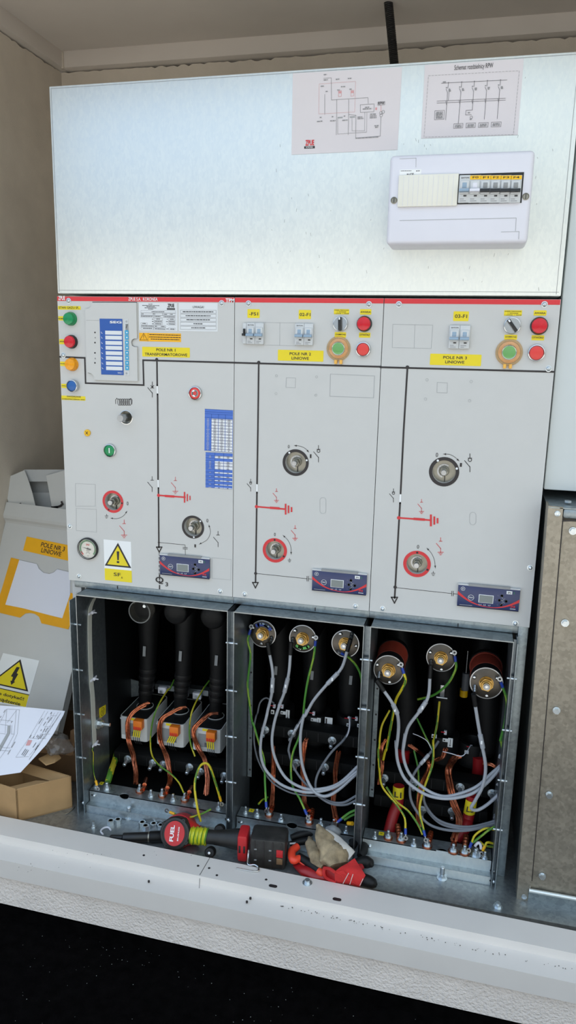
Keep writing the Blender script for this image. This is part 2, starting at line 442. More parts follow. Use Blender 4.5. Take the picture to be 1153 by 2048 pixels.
for i in range(170):
    q = atz((rr.uniform(-20,1000), rr.uniform(1850,2048)), gz) if i < 120 else atz((rr.gauss(300,90), rr.gauss(1890,22)), gz)
    if q.y > bot[0].y-.012: continue
    r = rr.uniform(.0004,.0011); q.z += .0008
    sp.quad([q+V((r*rr.uniform(.6,1.4)*math.cos(k*1.57+i), r*math.sin(k*1.57+i), .0003)) for k in range(4)], 'speck')
o = tag(obj('grit', sp), 'pale specks of grit scattered over the black ground', 'grit', kind='stuff')

# room shell
w = MB(); rr = random.Random(8)
def ragged(p0, p1, n, zt, zb, thick, m):
    vs = []; fs = []
    for i in range(n+1):
        p = V(p0).lerp(V(p1), i/n); z = zt+rr.choice((-.004,-.001,0,0,0,.001,.0015))+rr.uniform(-.001,.001)
        vs += [V((p.x,p.y,z)), V((p.x,p.y,zb)), V((p.x,p.y,z))+V(thick)]
    for i in range(n): fs += [[3*i,3*i+3,3*i+4,3*i+1],[3*i,3*i+2,3*i+5,3*i+3]]
    w.add(vs, fs, m)
ragged((XW,-.3,0),(XW,YB,0),110,ZC-.004,ZF-.3,(-.12,0,0),'wall_plaster'); struct('wall_left', w)
w = MB(); ragged((XW,YB,0),(2.3,YB,0),220,ZC-.004,ZF,(0,.12,0),'wall_plaster'); struct('wall_back', w)
w = MB(); w.box((2.2,-.25,ZF),(2.3,YB,ZC),'wall_plaster'); struct('wall_right', w)
w = MB()
w.box((XW-.12,-.3,ZC+.047),(2.4,YB+.12,ZC+.12),'ceiling_paint')
w.box((XW-.12,-.3,ZC),(XW+.024,YB+.12,ZC+.05),'ceiling_paint',.004)          # lips folded down along the walls
w.box((XW+.02,YB-.03,ZC),(2.4,YB+.12,ZC+.05),'ceiling_paint',.004)
w.box((XW+.02,YB-.036,ZC-.004),(XW+.028,YB-.028,ZC+.046),'wall_plaster',.002)      # bead of filler in the corner
w.box((-.7,-.36,ZC+.0),(2.5,-.3,ZC+.12),'ceiling_paint')
for p in [RS(0,0)]: pass
struct('ceiling', w)
w = MB(); w.box((XW,-.115,ZF-.02),(2.2,YB,ZF),'galvanised_base'); struct('floor.001', w)

# black conduit in the ceiling corner
a, b = atz((776,2), ZC+.045), aty((789,126), .62)
mb = MB(); p0 = aty((776,-10), .62); p1 = aty((790,135), .62)
N = 60; prof = []
L = (p1-p0).length+.09
for i in range(N*2+1): prof.append((.0105 if i % 2 else .0122, L*i/(N*2)))
mb.lathe(prof, p1-(p0-p1).normalized()*.09, p0-p1, 'conduit_black', 16)
tag(obj('corrugated_conduit', mb), 'black corrugated conduit rising behind the galvanised box to the ceiling', 'conduit')

# ============================================================ UPPER GALVANISED BOX
YX = -.004
T = thing('galvanised_cabinet', 'large blank galvanised sheet box on top of the grey switchgear front', 'cabinet', (.54,.3,1.174))
A, B = aty((99.9,173.3), YX), V((1.0785,YX,1.1745)); zt = 1.5990; x0 = .0036
mb = MB(); mb.box((x0,.004,1.1745),(B.x,.6,zt),'galvanised_bright',.002); obj('casing', mb, T)
mb = MB(); mb.box((x0,YX,1.1745),(B.x,.004,zt),'galvanised_bright',.0015)
obj('front_sheet', mb, T)
mb = MB(); i = .0045
for p,q in [((x0+i,YX,zt-i),(B.x-i,YX,zt-i)),((x0+i,YX,1.1745+i*1.6),(B.x-i,YX,1.1745+i*1.6)),((x0+i,YX,1.178),(x0+i,YX,zt-i)),((B.x-.0085,YX,1.178),(B.x-.0085,YX,zt-i))]:
    mb.strip([p,q], .0008, 'label_grey', d=.0003)
for k in range(60):
    x = rr.uniform(.5,1.06); z = rr.uniform(1.19,1.585); mb.strip([(x,YX,z),(x+rr.uniform(-.0015,.0015),YX,z-rr.uniform(.001,.006))], .0006, 'label_grey', d=.0003)
obj('folded_edge', mb, T)

# two taped-up diagrams
def sheet(pts, y, t, m): return MB().prism([aty(p,y) for p in pts], (0,-t,0), m)
mb = sheet([RQ(62,103),RQ(903,55),RQ(868,690),RQ(52,728)], YX-.0003, .0005, 'paper')
y = YX-.0008; W1 = .0007
def q(*a): return [RQ(*p) for p in a]
mb.line(q((300,142),(358,138),(360,308),(640,290),(642,335)), W1, 'ink_grey', y)
mb.line(q((308,265),(308,420)), W1, 'ink_grey', y); mb.line(q((265,185),(545,165),(538,400),(262,415),(265,185)), .0004, 'ink_pink', y)
for x in (400,492): mb.line(q((x,305),(x,410),(x-4,575)), W1, 'ink_grey', y)
mb.line(q((492,420),(548,425),(546,600),(735,585),(740,440)), W1, 'ink_grey', y)
mb.line(q((408,440),(408,570),(630,555),(632,405)), .0005, 'ink_grey', y); mb.line(q((518,440),(518,545),(614,545),(616,405)), .0005, 'ink_grey', y)
mb.line(q((582,345),(688,338),(686,398),(582,404),(582,345)), W1, 'ink_grey', y)
mb.line(q((716,325),(772,320),(770,345),(716,350),(716,325)), .0005, 'ink_grey', y)
mb.ptext('RPW', RQ(720,322), RQ(767,344), 'ink_black', y)
for cx, cy in ((740,408),(742,425),(757,400)): mb.arc(aty(RQ(cx,cy),y), .0028, 0, 360, .0006, 'ink_grey')
for cx, cy in ((425,258),(520,255)):
    mb.line(q((cx-11,cy-20),(cx+11,cy-22),(cx+11,cy+22),(cx-11,cy+24),(cx-11,cy-20)), .0006, 'ink_red' if 0 else 'ink_pink', y); mb.rect(RQ(cx-9,cy-16),RQ(cx+9,cy-2),y,.0003,'ink_pink')
mb.line(q((740,350),(740,395)), .0009, 'ink_pink', y); mb.rect(RQ(697,366),RQ(710,384),y,.0003,'ink_pink')
for a, b in (((277,203),(301,200)),((433,207),(467,205)),((300,155),(330,153)),((393,150),(420,148)),((486,144),(513,142)),((618,365),(650,363)),((600,378),(670,375)),((657,418),(702,416)),((655,432),(705,430)),((655,445),(708,443)),((560,440),(600,438)),((560,452),(604,450)),((545,602),(722,592)),((690,507),(722,505)),((695,519),(718,517)),((300,114),(324,112)),((315,243),(330,242)),((405,232),(422,231)),((498,226),(515,225)),((362,437),(374,436)),((454,432),(466,431)),((270,442),(283,441)),((349,469),(392,466)),((443,465),(485,462)),((248,474),(290,470))):
    mb.dash(RQ(*a), RQ(*b), .0017, 'ink_grey', y, seed=a[0])
mb.rect(RQ(408,438),RQ(445,448),y,.0003,'ink_faint'); mb.rect(RQ(500,433),RQ(540,443),y,.0003,'ink_faint')
mb.ptext('ZPUE', RQ(160,617), RQ(226,657), 'ink_red', y, bold=.03); mb.rect(RQ(150,664),RQ(231,679),y,.0003,'ink_black')
mb.ptext('KORONEA', RQ(164,667), RQ(218,676), 'white', y-.0003)
tag(obj('diagram_sheet', mb, smooth=0), 'laminated circuit diagram with small red logo, taped to the galvanised box', 'paper', )
mb = sheet([RW(98,98),RW(1050,35),RW(992,768),RW(62,803)], YX-.0003, .0005, 'paper')
def q(*a): return [RW(*p) for p in a]
cs = q((133,200),(1007,152),(950,765),(90,790),(133,200))
for a, b in zip(cs, cs[1:]):
    A_, B_ = aty(a,y), aty(b,y); n = int((B_-A_).length/.006)
    for i in range(n): mb.strip([A_.lerp(B_,i/n), A_.lerp(B_,(i+.62)/n)], .0005, 'ink_grey')
mb.ptext('Schemat rozdzielnicy RPW', RW(384,100), RW(753,138), 'ink_black', y, bold=0)
mb.line(q((258,272),(888,241)), .0008, 'ink_mid', y)
mb.line(q((215,444),(873,416)), .0007, 'ink_mid', y); mb.line(q((215,463),(873,434)), .0007, 'ink_mid', y)
for k,(x0_,x1_,ye) in enumerate(((325,298,625),(453,420,660),(575,555,530),(700,670,618),(826,794,613))):
    yt = 268-k*6.5; xm = x0_+(x1_-x0_)*.22
    mb.line(q((x0_,yt),(x0_-4,yt+50)), .0008, 'ink_mid', y); mb.line(q((x0_-22,yt+62),(x0_-8,yt+95)), .0008, 'ink_mid', y)
    mb.line(q((x0_-8,yt+95),(x1_,ye)), .0008, 'ink_mid', y); mb.dot(RW(x0_,yt), .0011, 'ink_mid', y)
    mb.line(q((x0_-25,445-k*6),(x0_-19,480-k*6),(x0_-13,445-k*6)), .0007, 'ink_mid', y)
    mb.dash(RW(x0_-24,yt+48), RW(x0_-12,yt+47), .0018, 'ink_grey', y, seed=k); mb.dash(RW(x0_+2,yt+66), RW(x0_+24,yt+65), .0018, 'ink_grey', y, seed=k+3); mb.dash(RW(x0_+2,yt+80), RW(x0_+24,yt+79), .0018, 'ink_grey', y, seed=k+5)
mb.line(q((333,320),(325,438)), .0007, 'ink_mid', y)
for x0_, y0_, x1_, y1_ in ((378,662,465,705),(497,657,586,701),(616,653,708,697),(739,647,833,692),(195,537,286,622)):
    mb.line(q((x0_,y0_),(x1_,y0_-4),(x1_-4,y1_-4),(x0_-4,y1_),(x0_,y0_)), .0006, 'ink_mid', y)
    mb.dash(RW(x0_+14,y0_+16), RW(x1_-16,y0_+13), .0018, 'ink_grey', y, seed=x0_); mb.dash(RW(x0_+10,y0_+30), RW(x1_-14,y0_+27), .0018, 'ink_grey', y, seed=x0_+1)
mb.line(q((553,530),(494,534),(490,577),(545,575)), .0007, 'ink_mid', y); mb.arc(aty(RW(545,600),y), .0022, 0, 360, .0006, 'ink_mid')
mb.dash(RW(510,557),RW(533,556),.0018,'ink_grey',y,seed=2); mb.dash(RW(530,620),RW(553,619),.0018,'ink_grey',y,seed=4); mb.dash(RW(272,261),RW(300,259),.0018,'ink_grey',y,seed=6)
for a in ((205,580),(205,595),(205,608)): mb.dash(RW(*a),RW(270,a[1]-3),.0018,'ink_grey',y,seed=a[1])
tag(obj('diagram_sheet', mb, smooth=0), 'paper titled Schemat rozdzielnicy RPW stuck on the galvanised box', 'paper')

# ============================================================ BREAKERS (small module switches)
def breaker(parent, a, b, yf, n, tog, label=None, aux=0, dy=.02, name='circuit_breaker', legend='EATON', tab=None):
    """n-pole breaker, its front between the pixels a and b on the plane yf; toggles are its own pieces"""
    A, B = aty(a, yf), aty(b, yf); x0, x1, z1, z0 = A.x, B.x, A.z, B.z; h = z1-z0
    mb = MB(); xa = x0+(x1-x0)*aux; pw = (x1-xa)/n
    if aux: mb.box((x0,yf+.0005,z0+h*.01),(xa-.0004,yf+dy,z1-h*.01),'module_grey',.0008)
    tg = []
    for k in range(n):
        p, q_ = xa+pw*k+.0002, xa+pw*(k+1)-.0002
        mb.box((p,yf,z0),(q_,yf+dy,z1),'module_grey',.0008)
        mb.box((p+pw*.1,yf-.003,z0+h*.30),(q_-pw*.1,yf+.004,z0+h*.80),'module_grey',.001)
        mb.box((p+pw*.45,yf-.0006,z0+h*.22),(p+pw*.72,yf+.001,z0+h*.27),'ink_black')
        cx = (p+q_)/2
        tg.append((cx,pw,tog if isinstance(tog,str) else tog[k]))
        if tab and tab[k]:
            mb.box((p+.0006,yf-.0006,z1-h*.16),(q_-.0006,yf+.001,z1-.0008),'amber_yellow'); mb.text(tab[k], (cx,yf-.0009,z1-h*.085), (1,0,0),(0,0,1), pw*.5, h*.07, 'ink_black')
        elif legend and k == 0: mb.text(legend, (xa+pw*.52,yf-.0004,z1-h*.1), (1,0,0),(0,0,1), pw*.68, h*.055, 'ink_black')
        for j in range(2):
            zz = z0+h*(.13-.07*j); mb.box((p+pw*.15,yf-.0003,zz-.0005),(p+pw*(.5+.2*((k+j)%2)),yf+.001,zz+.0005),'ink_grey')
    o = obj(name, mb, parent, label)
    if aux:
        t = MB(); ca = (x0+xa)/2; t.box((ca-.0022,yf-.004,z0+h*.42),(ca+.0022,yf+.002,z0+h*.72),'black_plastic',.0008); t.box((ca-.0036,yf-.008,z0+h*.38),(ca+.0036,yf+.002,z0+h*.5),'black_plastic',.001)
        obj('toggle', t, o, 'small black side toggle')
    for cx, pw, tc in tg:
        t = MB(); t.box((cx-pw*.2,yf-.0036,z0+h*.52),(cx+pw*.2,yf-.002,z0+h*.72), 'label_grey' if tc == 'black_plastic' else tc, .0008)
        t.prism([(cx-pw*.43,yf-.0028,z0+h*.5),(cx-pw*.43,yf-.0095,z0+h*.475),(cx-pw*.43,yf-.0105,z0+h*.38),(cx-pw*.43,yf-.0028,z0+h*.36)], (pw*.86,0,0), tc)
        obj('toggle', t, o)
    return o

# consumer unit
YU = -.088
T = thing('distribution_box', 'white plastic consumer unit with six breakers on the galvanised box', 'fuse box', tuple(aty((913,500), -.045)))
fa, fb = aty(RU(72,105), YU), aty(RU(1088,66), YU); ga, gb = aty(RU(52,732), YU), aty(RU(1028,720), YU)
xA, xB = (fa.x+ga.x)/2-.001, (fb.x+gb.x)/2+.001; zA, zB = (ga.z+gb.z)/2, (fa.z+fb.z)/2
mb = MB()
t = MB(); t.box((xA,YU,zA),(xB,YX-.0005,zB),'white_plastic',.008,3)
mb.add(t.v, t.f, 'white_plastic')
mb.line([RU(140,132),RU(255,127),RU(254,190)], .0006, 'ink_faint', YU); mb.line([RU(140,563),RU(955,545),RU(950,635)], .0007, 'ink_faint', YU); mb.line([RU(850,643),RU(975,640),RU(972,692)], .0007, 'ink_faint', YU)
obj('enclosure', mb, T)
mb = MB(); mb.rect(RU(543,240),RU(992,440),YU+.0004,.0012,'black_plastic'); obj('cutout_rim', mb, T)
mb = MB(); mb.rect(RU(136,250),RU(540,462),YU-.0002,.005,'cream_plastic',.001)
for k in range(1,12):
    A_, B_ = aty(RU(136,250),YU-.005), aty(RU(540,462),YU-.005); x = A_.x+(B_.x-A_.x)*k/12; mb.strip([(x,YU-.0052,A_.z-.002),(x,YU-.0052,B_.z+.002)], .0006, 'white_plastic', d=.0002)
obj('blank_cover', mb, T, 'cream ribbed blank cover plate')
mb = MB(); mb.rect(RU(140,209),RU(290,250),YU-.0001,.0004,'white'); mb.dash(RU(148,217),RU(222,216),.0011,'ink_mid',YU,.0008); mb.ptext('CE',RU(212,232),RU(238,247),'ink_black',YU-.0005); mb.dash(RU(190,240),RU(208,240),.002,'ink_mid',YU,.0008); mb.dash(RU(255,217),RU(280,216),.0016,'ink_mid',YU,.0008,3)
obj('sticker', mb, T, smooth=0)
for p in ((100,422),(1022,395)):
    c = aty(RU(*p), YU); mb = MB(); mb.lathe([(.0062,0),(.0062,.0012),(.0052,.0016),(.0045,.0006),(0,.0006)], c+V((0,.0002,0)), (0,-1,0), 'steel_dull', 20); mb.box(c+V((-.0006,-.0011,-.004)),c+V((.0006,-.0004,.004)),'ink_black'); obj('screw', mb, T)
U0, U1 = RU(556,247), RU(985,440)
PA, PB = aty(RU(556,249),YU-.006), aty(RU(984,438),YU-.006)
tops = [(556,250,448-6),(628,247,440),(702,245,438),(772,243,436),(843,240,434),(914,238,432),(986,235,430)]
for k in range(6):
    xa_ = tops[k]; xb_ = tops[k+1]
    o = breaker(T, RU(xa_[0]+3,246), RU(xb_[0]-3,436), YU-.006, 1, ['toggle_blue','white_plastic','black_plastic','black_plastic','black_plastic','black_plastic'][k], dy=.0065, tab=[[None],['F0'],['F1'],['F2'],['F3'],['F4']][k],
        label=None)

# ============================================================ RIGHT-HAND NEIGHBOURS
yn = .012
mb = MB(); A = aty((1088.5,979), yn)
mb.box((A.x,yn,A.z),(A.x+.62,yn+.35,1.64),'white_paint',.003)
tag(obj('metal_cabinet', mb), 'pale grey-white metal cabinet at the right edge, above the galvanised frame', 'cabinet')
T = thing('framed_enclosure', 'galvanised angle-frame enclosure with bolted sheet at the right edge', 'enclosure', (1.35,.2,ZF))
YN = -.062; YR = .05
tl, tr_ = aty((1101,1012),YN), aty(NA(440,265),YN); bl, br_ = aty((1034,1832),YN), aty(NB(236,1775),YN)
mb = MB(); mb.prism([tl,tr_,br_,bl],(0,.003,0),'galvanised_dull')
mb.prism([tl,tl+V((0,.05,0)),bl+V((0,.05,0)),bl],(-.003,0,0),'galvanised_dull'); obj('corner_post', mb, T)
mb = MB(); mb.prism([tl+V((.001,.04,-.002)),tl+V((.001,.78,-.002)),bl+V((.001,.78,0)),bl+V((.001,.04,0))],(.002,0,0),'galvanised'); obj('side_sheet', mb, T)
mb = MB(); a_, b_ = aty(NA(440,272),YN+.002), aty(NA(440,358),YN+.002)
mb.box((a_.x,YN+.001,b_.z),(a_.x+.6,YN+.03,a_.z),'galvanised',.006); obj('top_rail', mb, T)
mb = MB(); mb.box((tl.x-.002,YN,a_.z-.001),(a_.x+.6,YN+.8,a_.z+.001),'galvanised'); obj('top_sheet', mb, T)
mb = MB(); c_ = aty(NA(434,375),YN+.004); d_ = aty(NB(252,1555),YN+.004)
mb.prism([c_, c_+V((.55,0,0)), V((d_.x+.62,d_.y,d_.z)), d_], (0,.002,0), 'galvanised_dull'); obj('cover_sheet', mb, T)
mb = MB()
e1 = aty(NA(440,385),YN+.0035); e2 = d_
mb.strip([aty(NA(437,380),YN+.002), aty(NB(266,1480),YN+.002)], .0016, 'ink_black', d=.0004); mb.strip([aty(NA(437,376),YN+.003), aty(NA(545,372),YN+.003)], .003, 'ink_black', d=.0004); obj('gap', mb, T)
mb = MB(); a_ = aty(NB(242,1560),YN-.004); mb.cyl(a_, a_+V((.6,0,0)), .0045, 'galvanised_bright', 12); mb.box((a_.x,YN-.002,a_.z-.09),(a_.x+.6,YN+.02,a_.z-.003),'galvanised'); obj('bottom_rail', mb, T)
def hexbolt(p, parent, r=.007, d=(0,-1,0), washer=.010, m='zinc', name='bolt', hh=.006, star=True):
    p = V(p); d = V(d).normalized(); mb = MB()
    mb.cyl(p, p+d*.0015, washer, m, 20); mb.cyl(p+d*.0015, p+d*(.0015+hh), r, m, 6); mb.lathe([(r*.55,hh+.0014),(r*.55,hh+.0018),(r*.45,hh-.0006),(0,hh-.0006)], p, d, 'steel_dull', 12)
    return obj(name, mb, parent, smooth=25)
for p in [NA(520,458),NA(455,1212),NA(385,1928),NB(466,88),NB(407,775),NB(350,1440)][0:3]+[NB(407,775),NB(350,1440)]:
    hexbolt(aty(p, YN+.003), T, .0062, washer=.0078)
for p in [NA(393,316),NB(202,1613)]:
    c = aty(p, YN); mb = MB(); mb.lathe([(.0062,0),(.0055,.0018),(.003,.0024),(.0026,.0012),(0,.0012)], c, (0,-1,0), 'zinc', 18); obj('screw', mb, T)
c = aty(NA(470,245),YN+.05); mb = MB(); mb.cyl((c.x,YN+.04,tl.z+.002),(c.x,YN+.04,tl.z+.006),.007,'zinc',6); obj('bolt', mb, T)
# ============================================================ SWITCHGEAR BAYS: front panels
XS = [0.0, 0.4208, 0.7393, 1.08]; ZB, ZT = 0.4995, 1.1687
BAY = []
for k, (lab, cx) in enumerate((('left switchgear bay with blue relay window, coloured lamps and round pressure gauge', 0),
              ('middle switchgear bay marked POLE NR 2, two breakers and two rotary shafts', 1),
              ('right switchgear bay marked POLE NR 3 beside the galvanised frame', 2))):
    BAY.append(thing('switchgear_bay', lab, 'switchgear', ((XS[k]+XS[k+1])/2, .3, ZF), 'switchgear bays standing side by side'))
def holed(x0, x1, z0, z1, holes, m, depth=.02, bevel=.0012):
    """sheet with round holes: front face, hole walls and folded edges"""
    bm = bmesh.new(); es = []
    def loop(pts):
        vs = [bm.verts.new(p) for p in pts]
        for a, b in zip(vs, vs[1:]+vs[:1]): es.append(bm.edges.new((a,b)))
    loop([(x0,0,z0),(x1,0,z0),(x1,0,z1),(x0,0,z1)])
    for c, r in holes: loop([(c.x+r*math.cos(2*PI*i/32), 0, c.z+r*math.sin(2*PI*i/32)) for i in range(32)])
    bmesh.ops.triangle_fill(bm, use_beauty=True, edges=es)
    mb = MB(); bm.verts.index_update(); mb.add([v.co.copy() for v in bm.verts], [[v.index for v in f.verts] for f in bm.faces], m); bm.free()
    for a, b in (((x0,z0),(x1,z0)),((x1,z0),(x1,z1)),((x1,z1),(x0,z1)),((x0,z1),(x0,z0))):
        mb.quad([(a[0],0,a[1]),(b[0],0,b[1]),(b[0],depth,b[1]),(a[0],depth,a[1])], m)
    for c, r in holes:
        n = 32; P = [V((c.x+r*math.cos(2*PI*i/n),0,c.z+r*math.sin(2*PI*i/n))) for i in range(n)]
        for i in range(n): mb.quad([P[i],P[(i+1)%n],P[(i+1)%n]+V((0,.016,0)),P[i]+V((0,.016,0))], m)
    return mb
SH = [ # rotary shafts: bay, centre px, outer r, inner r, colour, marks
 (0, R6(383,435), .0268, .0206, 'ink_red', [-5,-120]), (0, R6(869,589), .0272, .0215, 'ink_black', [40,-85]),
 (1, R7(475,235), .0294, .0232, 'ink_black', [125,15]), (1, R7(325,867), .0284, .0215, 'ink_red', [92,-30]),
 (2, R8(378,245), .0310, .0240, 'ink_black', [122,18]), (2, R8(219,786), .0295, .0225, 'ink_red', [92,-25])]
SPRING = aty(R3(462,773), 0)
for k in range(3):
    holes = [(aty(s[1],0), s[3]) for s in SH if s[0] == k] + ([(SPRING,.0155)] if k == 0 else [])
    g = .0007
    mb = holed(XS[k]+(g if k else 0), XS[k+1]-(g if k < 2 else 0), ZB, ZT, holes, 'panel_paint')
    obj('front_panel', mb, BAY[k], smooth=0)
    h = MB(); h.box((XS[k]+.002,.022,ZB-.004),(XS[k+1]-.002,.62,ZT-.002),'panel_side'); obj('housing', h, BAY[k])
    b = MB(); b.box((XS[k]+(.0008 if k else .0),-.0001,aty(R3(42,66),0).z),(XS[k+1]-(.0008 if k < 2 else .001),-.0006,ZT-.0005),'red_band')
    if k == 0:
        b.ptext('ZPUE', RS(98,68), RS(177,118), 'white', -.0005, bold=.03)
        b.ptext('ZPUE S.A.  KORONEA', R3(477,45), R3(655,66), 'white', -.0005); b.ptext('TPM', R3(1068,51), R3(1121,76), 'white', -.0005, bold=.03)
    obj('header_band', b, BAY[k], 'red header band along the top edge', smooth=0)
# round-head screws of the panels
def panel_screw(p, bay):
    c = aty(p, 0); mb = MB()
    mb.lathe([(.0062,0),(.0062,.0010),(.0046,.0012),(.0044,.0022),(.0034,.0036),(.0018,.0042),(.0016,.0026),(0,.0026)], c, (0,-1,0), 'zinc', 20); obj('screw', mb, BAY[bay])
for p, b in [(R3(114,66),0),(R3(1043,80),0),(R3(82,397),0),(R4(135,97),1),(R4(1004,103),1),(R5(113,84),2),(R5(968,85),2),(R5(992,462),2),(R6(121,584),0),(R6(177,887),0),(R6(1034,978),0),(R7(108,1182),1),(R7(907,1268),1),(R7(1103,1286),2),(R8(20,1049),2),(R8(884,808),2),(R8(797,1134),2)][:13]+[(R7(1103,1286),2),(R8(884,808),2),(R8(797,1134),2)]:
    panel_screw(p, b)

# ---- printed mimic diagrams
LW = .0036
def swsym(mb, f, x, y, s, m, kind, w=.0011):
    """switch symbol drawn in crop pixels round (x,y): kind x / bar / ring / earth"""
    L = lambda *p: mb.line([f(x+a*s, y+b*s) for a, b in p], w, m)
    L((0,-30),(0,-8)); L((-27,5),(0,37)); L((0,35),(0,62))
    if kind == 'x': L((-9,-8),(9,8)); L((9,-8),(-9,8)); L((0,-8),(0,8))
    if kind in ('bar','earth','ring'): L((-9,-8),(9,-8))
    if kind == 'ring': mb.arc(aty(f(x,y+1*s),0), 8*s/(f(1,0)[0]-f(0,0)[0])**-1*.00107, 0, 360, w, m)
    if kind == 'earth': L((-17,60),(17,60)); L((-10,68),(10,68)); L((-4,76),(4,76))
def arrow(mb, f, x, y, s, m):
    mb.line([f(x-16*s,y-17*s), f(x,y+14*s), f(x+16*s,y-17*s), f(x-16*s,y-17*s)], .0026, m)
def arrowarc(mb, f, pts, m='ink_black'):
    P = catmull([aty(f(*p),0) for p in pts], 6); mb.strip(P, .0008, m)
    for a, b in ((P[0],P[1]),(P[-1],P[-2])):
        t = (a-b).normalized(); n = V((t.z,0,-t.x)); mb.quad([a+V((0,-.0007,0)), a-t*.0055+n*.002+V((0,-.0007,0)), a-t*.0055-n*.002+V((0,-.0007,0))], m)
def earthmark(mb, f, x, y, s, m, w=.0009):
    for dy_, h in ((0,11),(8,8),(15,4)): mb.line([f(x-h*s,y+dy_*s), f(x+h*s,y+dy_*s)], w, m)
    mb.line([f(x,y-12*s), f(x,y)], w, m)
def red_earth(mb, f, pts, bars, blob):
    mb.line([f(*p) for p in pts], .0036, 'ink_red'); mb.dot(f(*pts[0]), .0038, 'ink_red')
    mb.line([f(*p) for p in blob], .0052, 'ink_red', d=.0011)
    for (x,y,h,w) in bars: mb.line([f(x,y-h), f(x,y+h)], w, 'ink_red', d=.0009)
mb = MB()
mb.line([R3(60,405),R3(212,412),R3(217,565),R3(570,577),R3(566,426),R3(1128,441)], LW, 'ink_black')
mb.line([R3(650,428),R3(652,578)], LW, 'ink_black'); mb.line([R3(652,578),R3(654,633)], LW*.9, 'white'); mb.line([R3(654,633),R3(656,850),R6(657,298)], LW, 'ink_black')
mb.line([R6(657,298),R6(659,352)], LW*.9, 'white'); mb.line([R6(659,352),R6(662,712)], LW, 'ink_black'); mb.dot(R3(649,422), .0036, 'ink_black'); mb.dot(R6(662,682), .0026, 'ink_black')
arrow(mb, R6, 664, 727, 1, 'ink_black')
for k in range(6): mb.line([R6(664,748+k*24), R6(664.5,760+k*24)], .0016, 'ink_black')
mb.line([R6(662,682),R6(821,697),R6(822,713)], .0009, 'ink_black'); mb.line([R6(822,721),R6(823,768)], .0009, 'ink_black')
for yy in (713,721): mb.line([R6(808,yy-1),R6(835,yy+1)], .0012, 'ink_black')
swsym(mb, R3, 622, 588, 1, 'ink_black', 'x', .0014); swsym(mb, R6, 621, 312, 1, 'ink_black', 'bar', .0012); swsym(mb, R6, 1021, 645, 1.02, 'ink_black', 'bar', .0012)
swsym(mb, R6, 762, 314, .95, 'ink_red', 'earth', .0010); swsym(mb, R6, 451, 576, 1.02, 'ink_red', 'earth', .0012)
red_earth(mb, R6, [(660,396),(820,408)], [(818,408,28,.0034),(835,410,18,.003),(851,412,10,.0026)], [(705,400),(750,403)])
arrowarc(mb, R6, [(370,535),(410,537),(445,522),(469,492)]); arrowarc(mb, R6, [(965,575),(975,620),(955,665),(907,693)])
mb.ptext('0', R6(467,434), R6(477,457), 'ink_black', bold=0); earthmark(mb, R6, 344, 521, .9, 'ink_black')
mb.ptext('0', R6(951,538), R6(962,560), 'ink_black', bold=0); mb.ptext('I', R6(878,693), R6(887,712), 'ink_black', bold=.02)
mb.ptext('Q', R6(641,888), R6(691,936), 'ink_black', bold=.02); mb.ptext('3', R6(701,922), R6(718,949), 'ink_black', bold=.012)
mb.line([R6(666,882),R6(666,905)], .0032, 'ink_black'); mb.line([R6(666,917),R6(666,930)], .0032, 'ink_black'); mb.line([R6(666,944),R6(666,962)], .0032, 'ink_black')
c = [R3(x,y) for x, y in [(398,690),(400,662),(410,658),(418,690),(420,702)]]
for j in range(7):
    x = 416+j*11; mb.arc(aty(R3(x+4,680),0), .0072, -100, 260, .0011, 'ink_black', ax=(.45,0,.0), n=18)
mb.line([R3(400,690),R3(399,668),R3(406,657),R3(414,664)], .0012, 'ink_black'); mb.line([R3(484,664),R3(492,658),R3(499,668),R3(498,692)], .0012, 'ink_black')
obj('mimic_diagram', mb, BAY[0], smooth=0)
mb = MB()
mb.line([R4(36,524),R4(1088,553)], LW, 'ink_black'); mb.dot(R4(209,523), .0038, 'ink_black')
mb.line([R4(209,528),R7(203,0),R7(197,385)], LW, 'ink_black'); mb.line([R7(197,385),R7(196,450)], LW*.95, 'white'); mb.line([R7(196,450),R7(186,1095)], LW, 'ink_black')
mb.dot(R7(187,1033), .0036, 'ink_black'); arrow(mb, R7, 185, 1120, 1.25, 'ink_black')
mb.line([R7(187,1033),R7(557,1071)], .001, 'ink_black'); mb.line([R7(568,1072),R7(590,1074)], .001, 'ink_black')
for x in (557,567): mb.line([R7(x,1054),R7(x,1088)], .0012, 'ink_black')
swsym(mb, R7, 151, 382, .95, 'ink_black', 'ring', .0011); swsym(mb, R7, 640, 150, 1.3, 'ink_black', 'ring', .0012)
swsym(mb, R7, 337, 450, .95, 'ink_red', 'earth', .001); swsym(mb, R7, 471, 718, 1.02, 'ink_red', 'earth', .0011)
red_earth(mb, R7, [(193,552),(400,570)], [(403,570,33,.0038),(424,571,22,.0036),(446,573,12,.0036)], [(298,560),(352,564)])
arrowarc(mb, R7, [(465,112),(500,115),(540,130),(571,160)]); arrowarc(mb, R7, [(384,758),(420,795),(440,840),(443,896)])
mb.ptext('0', R7(420,107), R7(431,132), 'ink_black', bold=0); mb.ptext('I', R7(579,174), R7(589,202), 'ink_black', bold=.02)
mb.ptext('0', R7(320,740), R7(331,764), 'ink_black', bold=0); earthmark(mb, R7, 431, 936, 1, 'ink_black')
obj('mimic_diagram', mb, BAY[1], smooth=0)
mb = MB()
mb.line([R5(6,453),R5(1018,480)], LW, 'ink_black'); mb.dot(R5(163,454), .0039, 'ink_black')
mb.line([R5(163,458),R8(141,0),R8(123,372)], LW*1.02, 'ink_black'); mb.line([R8(123,372),R8(120,428)], LW, 'white'); mb.line([R8(120,428),R8(88,985)], LW*1.02, 'ink_black')
mb.dot(R8(91,922), .0038, 'ink_black'); arrow(mb, R8, 87, 1000, 1.1, 'ink_black')
